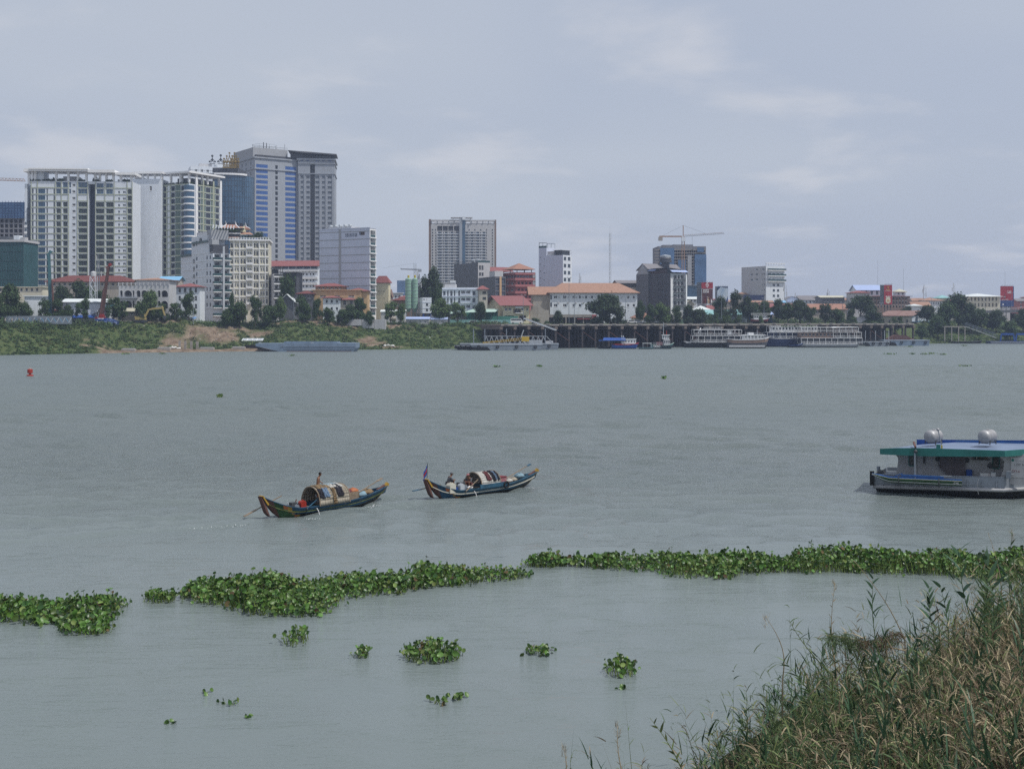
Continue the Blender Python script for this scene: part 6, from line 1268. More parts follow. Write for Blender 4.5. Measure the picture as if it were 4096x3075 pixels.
PX0,PX1=xof(2004,448),xof(3655,516)
def pfront(x):return 448+(x-PX0)/(PX1-PX0)*(516-448)
pa=math.atan2(516-448,PX1-PX0);PL=math.hypot(PX1-PX0,68)
pier=thing('pier','long old concrete river pier on rows of dark stained piles','pier',(PX0,448,0),pa)
b=MB();b.box(0,0,8.5,PL,30,9.22,'old_concrete');b.box(0,-.25,8.9,PL,-.003,9.4,'concrete');b.build('deck',pier)
b=MB();k=int(PL/5.6)
for i in range(k+1):x=PL*i/k;b.box(x-.6,-.35,7.4,x+.6,22,8.49,'old_concrete');b.box(x+1.4,-.5,9.42,x+3.0,.4,9.62,'concrete')
b.build('beams',pier);rp=random.Random(4);pm=[MB().box(-.42,-.42,-1.5,.42,.42,7.39,'pile_concrete').mesh('pile'),MB().box(-.3,-.3,-1.5,.3,.3,7.39,'pile_concrete').mesh('pile')]
for i in range(k+1):
 for j,y in enumerate((.5,7)):link('pile',pm[0 if i%4==0 and j==0 else 1],pier,(PL*i/k+(0 if j==0 else 1.2),y,0))
b=MB()
for i in range(int(PL/2.1)):
 for y in(11,15,19):x=i*2.1+rp.uniform(-.5,.5);b.box(x-.25,y,-1,x+.25,y+.5,8.4,'pile_concrete')
for i in range(0,k,2):x=PL*i/k;b.bar((x,.2,6.6),(x+5.4,.2,3.0),.18,'rust_steel')
o=b.build('pile',pier);o['kind']='stuff'
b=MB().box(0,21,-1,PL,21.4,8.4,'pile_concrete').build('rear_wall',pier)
p=at(2098,1274,440);q=at(2222,1320,432);e=thing('gangway','long white gangway plank sloping down from the pier to the work barge','gangway',tuple(p));b=MB();d=q-p
b.bar((0,0,0),d,1.3,'white_clean',.22);b.bar((0,-.6,.2),d+Vector((0,-.6,.2)),.12,'pale_steel',.3);b.build('plank',e)
def hull(e,L,W,h,m,bow=.18,stern=.08,sheer=.8,rail=None,railm='white_clean',band=None,name='hull',bowrake=1.5,N=26,keel='black_paint'):
 vs=[];fs=[];mats_=[];S=5
 def wt(t):
  a=min(1,t/stern)if stern>0 else 1;c=min(1,(1-t)/bow)if bow>0 else 1
  return W/2*(.35+.65*math.sin(a*math.pi/2))*(math.sin(c*math.pi/2)**.8*.97+.03)
 def zt(t):return h+sheer*max(0,(t-.55)/.45)**2+sheer*.4*max(0,(.25-t)/.25)**2
 for i in range(N+1):
  t=i/N;w_=wt(t);z=zt(t);x=L*t;rk=bowrake*max(0,(t-.85)/.15)
  for s in(-1,1):
   for(f,zz_)in((0,-.7),(.72,-.6),(.92,.35),(.98,z*.62),(1,z)):vs.append((x-rk*(1-max(0,zz_+.7)/(z+.7)),s*w_*f,zz_))
 b=MB();o=0
 for i in range(N):
  for s in range(2):
   for j in range(S-1):
    a=(i*2+s)*S+j;c=((i+1)*2+s)*S+j;b.v=b.v;fs.append(((a,c,c+1,a+1),keel if j<2 else(band if(band and j==3)else m)))
 b.v=[tuple(v)for v in vs]
 for f,m_ in fs:b.f.append(f);b.m.append(b.mi(m_))
 for i in range(N):a=i*2*S+4;c=(i+1)*2*S+4;b.f.append((a,c,c+S,a+S));b.m.append(b.mi('grey_steel'))
 for i in(0,N):a=i*2*S;b.f.append((a,a+1,a+2,a+3,a+4,a+S+4,a+S+3,a+S+2,a+S+1,a+S));b.m.append(b.mi(m))
 b.build(name,e)
 if rail:
  b=MB()
  for s in(-1,1):
   for i in range(N):t,t2=i/N,(i+1)/N;b.bar((L*t,s*wt(t),zt(t)+.02),(L*t2,s*wt(t2),zt(t2)+.02),rail,railm)
  b.build('rubbing_strip',e)
 return wt,zt
def deckrail(b,x0,x1,y,z,h=1.0,m='white_clean',st=1.1):
 n_=max(2,int((x1-x0)/st))
 for i in range(n_+1):x=x0+(x1-x0)*i/n_;b.bar((x,y,z),(x,y,z+h),.07,m)
 for k_ in(.35,.68,1):b.bar((x0,y,z+h*k_),(x1,y,z+h*k_),.07,m)
def boat(name,label,cat,px0,px1,Y,rz=0,z=0,group='boats moored at the quay'):
 x=xof(px0,Y);e=thing(name,label,cat,(x,Y,z),R(rz),group);return e,(px1-px0)/F*Y/math.cos(R(rz))
def house_box(e,x0,x1,y0,y1,z0,z1,m,wins,wm='glass_dark',fr='white_clean',name='cabin',wz=(.4,.8),round_=False):
 MB().box(x0,y0,z0,x1,y1,z1,m).build(name,e);h=z1-z0
 if wins:
  st=(x1-x0)/wins;w_=st*.55;b=MB()
  if round_:b.lathe([(.01,-.05),(.3,-.05),(.3,0),(.01,0)],wm,(0,0,0),10,'y')
  else:b.box(-w_/2,-.05,h*wz[0],w_/2,-.003,h*wz[1],wm);b.box(-w_/2-.06,-.07,h*wz[0]-.07,w_/2+.06,-.003,h*wz[0]-.003,fr)
  me=b.mesh('window')
  for i in range(wins):link('window',me,e,(x0+st*(i+.5),y0,z0+(h*.62 if round_ else 0)))
e,L=boat('barge','long empty blue grey flat barge lying against the green bank','barge',1022,1424,414,-1.5);zt_=zof(1374,414)
b=MB();prof=[(0,zt_),(0,zt_-.9),(10.3,-.4),(L-1.2,-.4),(L,zt_-1.5),(L,zt_+.2)];b.prism(prof,0,9,'barge_blue');b.build('hull',e)
b=MB();b.prism([(.02,zt_-1.0),(9.8,-.3),(6.5,-.3),(.6,zt_-1.9)],-.03,-.003,'black_paint');b.box(9,-.12,zt_-1.15,L-.3,-.004,zt_-1.0,'grey_steel');b.box(10,-.12,zt_-1.95,L-.8,-.004,zt_-1.8,'grey_steel');b.box(11,-.05,-.4,L-1.5,-.003,.25,'rust_steel');b.build('rubbing_strip',e)
b=MB();b.box(10,1.2,zt_,L-7,1.4,zt_+.65,'barge_blue');b.box(10,7.6,zt_,L-7,7.8,zt_+.65,'barge_blue');b.box(9.8,1.2,zt_,10,7.8,zt_+.65,'barge_blue');b.box(L-7,1.2,zt_,L-6.8,7.8,zt_+.65,'barge_blue');b.build('coaming',e);b=MB()
for x in(1,L-1.2,L*.55):b.tube((x,1,zt_),(x,1,zt_+.5),.16,'pale_steel');b.tube((x+.6,1,zt_),(x+.6,1,zt_+.5),.16,'pale_steel')
b.build('bollard',e)
def workbarge(label,px0,px1,Y,top,wd=7,rz=0,m='grey_steel'):
 e,L=boat('work_barge',label,'barge',px0,px1,Y,rz);z=zof(top,Y);b=MB();b.prism([(0,z),(.5,z-.8),(3.5,-.4),(L-.6,-.4),(L,z)],0,wd,m);b.build('hull',e)
 b=MB();b.box(.2,-.12,z-.25,L,-.003,z-.05,'pale_steel');b.prism([(.5,z-.9),(3.3,-.3),(L*.3,-.3),(L*.24,z-.9)],-.03,-.004,'black_paint');b.build('rubbing_strip',e)
 for i in range(4):x=L*(.12+.26*i);b=MB();b.path([(x+.5*math.cos(t*math.pi/5),-.25,z*.6+.5*math.sin(t*math.pi/5))for t in range(11)],.15,'rubber',6);b.build('tyre_fender',e)
 return e,L,z
e,L,z=workbarge('grey work barge carrying a lowered yellow lattice crane',1880,2170,428,1377);b=MB();p=Vector((4.5,3,z+.5));q=Vector((19.5,3,z+1.9))
for s in((0,-.5,-.4),(0,.5,-.4),(0,-.5,.4),(0,.5,.4)):b.bar(p+Vector(s)*.4,q+Vector(s),.14,'yellow_paint')
for i in range(18):a0=p.lerp(q,i/18);a1=p.lerp(q,(i+1)/18);f0=.4+.6*i/18;f1=.4+.6*(i+1)/18;b.bar(a0+Vector((0,-.5,-.4))*f0,a1+Vector((0,-.5,.4))*f1,.09,'yellow_paint');b.bar(a0+Vector((0,-.5,.4))*f0,a1+Vector((0,.5,.4))*f1,.09,'yellow_paint')
b.build('crane_boom',e);MB().box(18.8,1.6,z+1.0,21.6,4.4,z+2.7,'yellow_paint').build('crane_cab',e);b=MB();b.bar((18.4,3,z+1.8),(19.6,3,z+5.2),.5,'pale_steel',.3);b.bar((19.6,3,z+5.2),(17.9,3,z+2.2),.12,'steel_dark')
for x in(17.5,19,20.5,22):b.bar((x,1.6,z),(x+.6,1.6,z+1.1),.18,'pale_steel');b.bar((x+1.2,1.6,z),(x+.6,1.6,z+1.1),.18,'pale_steel')
b.build('crane_base',e)
e,L,z=workbarge('long grey barge with a steel truss frame behind the crane barge',1838,2236,438,1374);b=MB()
for i in range(12):x=9+i*1.95;b.bar((x,3,z),(x+.95,3,z+2.6),.2,'pale_steel');b.bar((x+1.9,3,z),(x+.95,3,z+2.6),.2,'pale_steel')
b.bar((9,3,z+2.7),(32.5,3,z+2.7),.2,'pale_steel');b.bar((32.5,3,z+2.7),(35,3,z),.2,'pale_steel');b.build('truss',e);b=MB()
for x,hh in((5.2,5.4),(9.4,5.4),(17.5,5.5),(32,5.6)):b.tube((x,1,z),(x,1,z+hh),.18,'grey_steel')
b.build('spud_poles',e);MB().box(26,4,z,31,6,z+1.2,'pale_steel').box(32,3,z,35,5,z+.9,'light_grey_wall').build('winch_house',e)
e,L,z=workbarge('small dark pontoon at the left end of the work barges',1815,1890,434,1381,5,0,'black_paint')
e,L=boat('wooden_boat','blue wooden boat with red rail, white cabin and blue tarpaulin roof','boat',2446,2556,452);wt,zt=hull(e,L,3.4,1.5,'blue_paint',.2,.1,.9,.16,'red_paint','blue_paint')
house_box(e,L*.36,L*.88,-1.1,1.1,1.5,3.7,'white_clean',5,round_=True);MB().box(L*.33,-1.3,3.71,L*.9,1.3,3.85,'white_roof').box(L*.1,-1.75,1.7,L*.97,-1.66,1.95,'red_paint').build('cabin_roof',e)
b=MB();b.add([(-3.5,-2,3.2),(L*.5,-2,3.2),(L*.5,0,4.2),(-3.0,0,4.3),(-3.5,2,3.2),(L*.5,2,3.2)],[(0,1,2,3),(3,2,5,4)],'blue_paint');b.build('tarpaulin',e);b=MB()
for x in(-3.3,0,L*.45):[b.bar((x,y,1),(x,y,3.2),.1,'steel_dark')for y in(-1.9,1.9)]
b.build('tarpaulin_frame',e);MB().tube((L*.4,.4,3.8),(L*.36,.4,5.1),.16,'pale_steel').tube((L*.46,.4,3.8),(L*.42,.4,5.1),.16,'pale_steel').build('exhaust',e)
e,L=boat('dark_sampan','low dark sampan under blue canopy tied left of the blue wooden boat','boat',2392,2450,455);hull(e,L,2,.7,'black_paint',.25,.2,.5);b=MB()
b.add([(.3,-1.1,3.0),(L+.8,-1.1,3.3),(L+.8,1.1,3.5),(.3,1.1,3.2)],[(0,1,2,3)],'blue_paint');b.build('canopy',e);b=MB();[b.bar((x,y,.6),(x,y,3.1),.08,'steel_dark')for x in(.5,L)for y in(-1,1)];b.build('posts',e)
e,L=boat('tug','small pale green tug with white wheelhouse and a row of tyre fenders','tug',2602,2696,452);wt,zt=hull(e,L,3.2,1.3,'teal_steel',.3,.1,1.0,.14,'green_roof');house_box(e,L*.55,L*.82,-1,1,1.4,3.6,'light_grey_wall',3);house_box(e,L*.5,L*.78,-.9,.9,3.7,5.2,'white_clean',3,name='wheelhouse',wz=(.3,.85))
MB().box(L*.47,-1.1,5.21,L*.82,1.1,5.35,'white_clean').build('roof',e);b=MB();b.tube((L*.55,0,5.3),(L*.55,0,10.2),.09,'pale_steel');b.tube((L*.68,0,5.3),(L*.68,0,7),.12,'red_paint');b.bar((L*.4,0,8.6),(L*.7,0,8.6),.07,'pale_steel');deckrail(b,L*.1,L*.5,-1.4,1.5,.9,'pale_steel');b.box(L*.25,-.8,1.4,L*.5,.8,2.6,'maroon');b.build('mast',e)
for i in range(9):x=L*(.14+.1*i);b=MB();y=-wt(x/L)-.12;b.path([(x+.38*math.cos(t*math.pi/5),y,.95+.38*math.sin(t*math.pi/5))for t in range(11)],.13,'light_grey_wall' if i<3 else 'rubber',6);b.build('tyre_fender',e)
e,L=boat('green_skiff','low dark green skiff with small white canopy left of the tug','boat',2555,2618,448);hull(e,L,1.8,.6,'teal_steel',.3,.2,.4);b=MB();b.box(1.4,-.9,2.1,5.0,.9,2.25,'white_roof');[b.bar((x,y,.5),(x,y,2.1),.08,'pale_steel')for x in(1.6,4.8)for y in(-.8,.8)];b.build('canopy',e)
def cruise(label,px0,px1,Y,wd,hh,decks,hm_='black_paint',wins=8,name='cruise_boat',rz=0,bow=.2,stern=.1,sheer=1.0,band=None,roofm='white_clean',text=None):
 e,L=boat(name,label,'cruise boat',px0,px1,Y,rz);wt,zt=hull(e,L,wd,hh,hm_,bow,stern,sheer,.2,'white_clean',band)
 z=hh
 for di,(f0,f1,dh,wl,nw,o0,o1)in enumerate(decks):
  x0,x1=L*f0,L*f1
  if wl:house_box(e,x0,x1,-wd*.40,wd*.40,z+.02,z+dh-.15,wl,nw,name='deckhouse')
  MB().box(L*o0,-wd*.49,z+dh-.14,L*o1,wd*.49,z+dh,roofm).build('deck',e);b=MB();deckrail(b,L*o0+.1,L*o1-.1,-wd*.48,z+.05 if di==0 else z+.02,1.0);b.build('railing',e);b=MB();n_=int((o1-o0)*L/2.4)
  for i in range(n_+1):x=L*o0+.1+(L*(o1-o0)-.2)*i/n_;b.bar((x,-wd*.475,z),(x,-wd*.475,z+dh-.15),.13,'white_clean');b.bar((x,wd*.475,z),(x,wd*.475,z+dh-.15),.13,'white_clean')
  b.build('posts',e);z+=dh
 if text:text_mesh(text,.55,'white_clean','lettering',e,(L*.62,-wd*.40-.06,hh+1.2))
 return e,L,z
e,L,z=cruise('black and white three deck river boat with pale pointed bow at left',2736,2982,470,6,2.2,[(.34,.98,2.6,'charcoal_wall',9,.12,1.0),(.40,.80,2.4,None,0,.14,.92),(.45,.7,.1,None,0,.3,.6)],'black_paint',bow=.08,stern=.34,sheer=.4,text='Cambodia')
b=MB();b.add([(L*.15,-2.8,z-.3),(L*.42,-2.8,z-.1),(L*.42,2.8,z-.1),(L*.15,2.8,z-.3)],[(0,1,2,3)],'white_clean');b.bar((L*.22,-2,z-1.5),(L*.26,-2,z+.6),.35,'white_clean');b.bar((L*.08,-2.6,1.8),(L*.13,-2.6,4.2),.6,'light_grey_wall',.1);b.bar((L*.17,-2.7,1.8),(L*.22,-2.7,4.2),.6,'light_grey_wall',.1);b.box(L*.7,-1.6,z-2.2,L*.76,1.6,z-.5,'white_clean');b.box(L*.02,-2,1.9,L*.2,2,2.4,'light_grey_wall');b.build('foredeck_gear',e)
e,L,z=cruise('brown hulled wooden cruise boat with white stern rails beside the black river boat',2908,3076,462,5.5,3.3,[(.38,.86,1.9,'white_clean',6,.34,.9)],'charcoal_wall',bow=.22,stern=.06,sheer=.9,band='brown_wall')
MB().box(0.3,-2.85,.5,L*.86,-2.70,1.2,'light_grey_wall').box(L*.5,-1.6,z+.02,L*.62,1.4,z+.9,'white_clean').build('upper_works',e);b=MB();deckrail(b,L*.4,L*.82,-2.4,z,.8,'pale_steel');b.bar((L*.72,0,z),(L*.72,0,z+1.9),.1,'pale_steel');b.build('railing',e)
e,L,z=cruise('navy and white cruise boat with dark blue hull and yellow sheet at the stern',3062,3262,484,7,3.4,[(.02,1,2.6,'navy_paint',12,0,1.0),(.10,1,2.5,'white_clean',14,.05,1.0)],'navy_paint',bow=.06,stern=.2,sheer=.3)
b=MB();b.add([(L*.68,-3.7,5.8),(L*.98,-3.7,5.8),(L*1.0,-3.9,3.0),(L*.9,-4.0,2.2),(L*.7,-3.95,3.6)],[(0,1,2,3,4)],'tarp_yellow');b.build('yellow_sheet',e);b=MB();b.bar((L*.18,-3.9,8),(L*.28,-3.9,6),.5,'white_clean',.12);b.build('stair',e)
e,L,z=cruise('large dark brown and white three storey cruise boat with open stern galleries',3196,3440,476,7,1.3,[(.02,.98,2.5,'charcoal_wall',14,0,1.0),(.0,.54,2.3,'brown_wall',9,.52,.99),(.54,.92,2.0,'brown_wall',8,0,.94)],'grey_wall',bow=.12,stern=.08,sheer=.3)
b=MB();b.box(0,-3.3,z-.2,L*.5,3.3,z-.05,'white_clean');b.prism([(L*.5,z-.2),(L*.6,z+.15),(L*.93,z+.15),(L*.93,z),(L*.5,z-.3)],-3.5,3.5,'white_clean')
b.bar((L*.02,-3.2,z-.1),(L*.02,-3.2,z-2.0),.12,'white_clean');b.build('sun_roof',e)
pts=np.array([(random.uniform(-8,6),-3.3+random.uniform(0,.4),z+.2+abs(random.gauss(0,.35)))for i in range(260)]);link('deck_plants',quads(pts,rng.uniform(.3,.6,len(pts)),rng.normal(size=(len(pts),3)),'deck_plants',['leaf_light']),e)['kind']='stuff'
e,L=boat('dark_sampan','long dark narrow sampan under the yellow sheet of the navy boat','boat',3150,3210,472);hull(e,L,1.6,.8,'black_paint',.3,.3,.8,.1,'blue_paint')
e,L,z=workbarge('low pale grey pontoon with poles at the right end of the pier',3452,3560,492,1366,5,0,'grey_steel');b=MB()
for x in(1.2,5.4,9.2,11):b.tube((x,.6,z),(x,.6,z+4.6),.12,'pale_steel')
deckrail(b,.2,8,.3,z,.9,'steel_dark');b.build('mooring_poles',e)
e,L,z=workbarge('wide pale grey flat barge right of the pier end',3536,3720,500,1360,7,0,'barge_blue')
e=thing('scrap_wreck','rusty brown wrecked hull lying under the right end of the pier','wreck',(xof(3540,506),505,.4));b=MB();b.prism([(-1,0),(1,2.6),(4.5,4.2),(9,3.9),(12.5,1.8),(13.5,0)],0,3,'rust_steel');b.prism([(7,1.0),(11.8,2.6),(13.2,.4)],-.3,-.01,'brown_wall');b.build('hull',e)
e,L=boat('landing_pontoon','dark blue landing pontoon with arched steel frames at the right edge','pontoon',3960,4240,540);MB().box(0,0,-.3,L,5,1.2,'navy_paint').box(.3,-.1,.5,L,-.003,.7,'white_roof').build('hull',e)
for x0 in(5,12):b=MB();b.bar((x0,.5,1.2),(x0+.4,.5,4.4),.5,'blue_paint');b.bar((x0+.4,.5,4.4),(x0+6,.5,4.4),.5,'blue_paint',.8);b.bar((x0+6,.5,4.4),(x0+6.4,.5,1.2),.5,'blue_paint');b.build('arch_frame',e)
Yg=536;p=at(3862,1306,Yg+8);q=at(3986,1352,Yg);e=thing('stair_gangway','railed white stair gangway descending to the blue landing pontoon','gangway',tuple(p));d=q-p;b=MB()
for i in range(22):c=d*(i/22);b.box(c.x,c.y-.6,c.z-.15,c.x+d.x/22*.8,c.y+.6,c.z+.02,'white_clean')
b.build('steps',e);b=MB()
for s in(-.7,.7):
 for hh in(.1,1.1,1.9):b.bar((0,s,hh),d+Vector((0,s,hh)),.09,'grey_steel')
 for i in range(9):c=d*(i/8);b.bar(c+Vector((0,s,0)),c+Vector((0,s,1.9)),.08,'grey_steel');
b.build('railing',e);e=thing('jetty','grey concrete jetty frame at the head of the white stair','jetty',(xof(3778,546),546,0));W=(3862-3778)/F*546;zt_=zof(1305,546);b=MB();b.box(0,0,zt_-.4,W,3,zt_,'concrete');b.build('deck',e)
for x in(0,W*.33,W*.66,W-.4):MB().box(x,0,1,x+.35,.4,zt_-.41,'concrete').build('column',e)
e,L=boat('dark_sampan','long flat dark sampan by the reeds left of the landing pontoon','boat',3795,3930,545);hull(e,L,2,.9,'black_paint',.3,.3,.4)
e,L=boat('ferry_on_land','white and brown ferry boat hauled out on the quay before the blue shed','boat',3003,3078,YM(3003,424),0,TOP+.6,None);wt,zt=hull(e,L,3,1.2,'maroon',.2,.12,.8,.12);house_box(e,L*.15,L*.85,-1.1,1.1,1.3,3.0,'white_clean',6);MB().box(0,-1.5,3.9,L,1.5,4.05,'white_clean').build('roof',e);b=MB();deckrail(b,0,L,-1.4,3.0,.8);b.build('railing',e)
e=thing('egret','white egret with raised wings flying over the green bank','bird',tuple(at(1719,1350,405)));b=MB();b.lathe([(.02,-.5),(.14,-.2),(.16,.1),(.05,.45),(.02,.6)],'white_clean',(0,0,0),8,'y')
for s in(-1,1):b.add([(0,-.15,.05),(0,.2,.05),(s*.7,.1,.25),(s*1.05,0,.65),(s*.95,-.2,.7),(s*.6,-.25,.25)],[(0,1,2,5),(2,3,4,5)],'white_clean')
b.build('body',e,smooth=True)
g=gnd(120,1508);e=thing('buoy','red channel buoy floating at far left','buoy',(g.x,g.y,0));MB().lathe([(.3,-.5),(.65,-.4),(.66,.42),(.55,.5),(.3,.52)],'buoy_red',n=20).build('float',e);MB().lathe([(.26,0),(.22,.25),(.5,.3),(.52,1.0),(.42,1.08),(.15,1.12)],'buoy_red',(0,0,.52),n=20).build('body',e);MB().lathe([(.2,0),(.2,.12),(.08,.16),(.08,.3)],'dull_wall',(0,0,1.64),12).build('lantern',e)
def person(label,world,rz,J,E,shirt=None,shirt_edges=(),skin='skin',hair=True,cap=None,pants=None,pants_edges=()):
 """J joints (name -> xyz, radius), E bones; skinned, hands with fingers, head with face"""
 def grow(edges,scale,m,name):
  names=[];[names.append(k)for e_ in edges for k in e_ if k not in names]
  me=bpy.data.meshes.new('tmp');me.from_pydata([J[k][0]for k in names],[(names.index(a),names.index(c))for a,c in edges],[]);ob=bpy.data.objects.new('tmp',me);C.objects.link(ob)
  sm=ob.modifiers.new('s','SKIN');me.update()
  for i,k in enumerate(names):r_=J[k][1]*scale;me.skin_vertices[0].data[i].radius=(r_,r_*.85 if k in('chest','belly','pelvis')else r_);me.skin_vertices[0].data[i].use_root=(i==0)
  ss=ob.modifiers.new('u','SUBSURF');ss.levels=2;bpy.context.view_layer.update();r=bpy.data.meshes.new_from_object(ob.evaluated_get(bpy.context.evaluated_depsgraph_get()));bpy.data.objects.remove(ob)
  r.name=name;r.materials.clear();r.materials.append(MATS[m]);r.polygons.foreach_set('use_smooth',[True]*len(r.polygons));return r
 body=grow(E,1.0,skin,'person');b=MB()
 hx,hy,hz_=J['head'][0];b.lathe([(.02,-.115),(.055,-.10),(.078,-.05),(.088,.01),(.085,.07),(.055,.11),(.015,.125)],skin,(hx,hy,hz_),14);b.add([(hx+.078,hy-.012,hz_+.02),(hx+.078,hy+.012,hz_+.02),(hx+.105,hy,hz_-.02),(hx+.08,hy-.016,hz_-.025),(hx+.08,hy+.016,hz_-.025)],[(0,1,2),(0,2,3),(1,4,2),(2,4,3)],skin)
 for s in(-1,1):b.box(hx-.015,hy+s*.085-.008,hz_-.025,hx+.015,hy+s*.085+.008,hz_+.03,skin);b.box(hx+.076,hy+s*.032-.012,hz_+.018,hx+.084,hy+s*.032+.012,hz_+.028,'black_paint')
 b.box(hx+.072,hy-.022,hz_-.057,hx+.082,hy+.022,hz_-.05,'maroon')
 for s in('L','R'):
  if 'hand'+s not in J:continue
  h=Vector(J['hand'+s][0]);d=(h-Vector(J['wrist'+s][0])).normalized();sd_=d.cross(Vector((0,0,1)));sd_=sd_.normalized()if sd_.length>.1 else Vector((0,1,0));up=sd_.cross(d)
  for i,ln in enumerate((.075,.085,.08,.062)):o=h+sd_*(i-1.5)*.019;b.path([o,o+d*ln*.6-up*.006,o+d*ln*.85-up*.03],[.0095,.0085,.006],skin,5)
  b.path([h-d*.03+sd_*.035,h+sd_*.06,h+d*.035+sd_*.06-up*.015],[.011,.010,.007],skin,5)
 me=b.mesh('x',True);bm=bmesh.new();bm.from_mesh(body);n0=len(bm.faces);bm.from_mesh(me);bm.faces.ensure_lookup_table();mm=[MATS[skin]]+[m_ for m_ in b.mats if m_.name!=skin]
 for f_ in bm.faces[n0:]:f_.material_index=mm.index(b.mats[f_.material_index])
 bm.to_mesh(body);bm.free();body.materials.clear();[body.materials.append(m_)for m_ in mm];body.polygons.foreach_set('use_smooth',[True]*len(body.polygons))
 o=link('person',body,None,world,rz);tag(o,label,'person')
 if shirt:link('shirt',grow(shirt_edges,1.16,shirt,'shirt'),o)
 if pants:link('trousers',grow(pants_edges,1.14,pants,'trousers'),o)
 if hair:MB().lathe([(.091,-.01),(.098,.04),(.09,.09),(.055,.128),(.01,.14)],'hair',(hx-.012,hy,hz_),14).build('hair',o,smooth=True)
 if cap:b=MB();b.lathe([(.10,.03),(.102,.07),(.085,.115),(.04,.14),(.01,.145)],cap,(hx,hy,hz_),14);b.box(hx+.06,hy-.06,hz_+.045,hx+.19,hy+.06,hz_+.06,cap);b.build('cap',o,smooth=True)
 return o
mat('skin',(0.20,0.10,0.06),0.6,0.1,3);mat('hair',(0.012,0.010,0.009),0.6,0.2,3);mat('grey_cloth',(0.10,0.105,0.12),0.9,0.25,3);mat('dark_cloth',(0.025,0.025,0.035),0.9,0.25,3);mat('blue_cloth',(0.13,0.19,0.28),0.9,0.3,3);mat('pale_cloth',(0.42,0.41,0.38),0.9,0.2,3);mat('brown_cloth',(0.20,0.14,0.08),0.9,0.35,3);mat('pink_cloth',(0.36,0.16,0.17),0.9,0.3,6);mat('cyan_cloth',(0.20,0.30,0.36),0.9,0.2,2);mat('orange_plastic',(0.36,0.12,0.045),0.5,0.1);mat('jerry_white',(0.55,0.53,0.45),0.5,0.1);mat('maroon_cloth',(0.12,0.04,0.045),0.9,0.3,4);mat('canopy_hide',(0.22,0.19,0.145),0.9,0.3,1.4,alt=(0.40,0.365,0.30));mat('boat_green',(0.03,0.08,0.03),0.5,0.4,2,streak=.3);mat('boat_blue',(0.025,0.075,0.135),0.5,0.4,2,streak=.3);mat('boat_teal',(0.03,0.09,0.145),0.5,0.4,2,streak=.3);mat('fin_yellow',(0.34,0.21,0.035),0.6,0.3,3);mat('keel_black',(0.015,0.018,0.018),0.5,0.4,3)
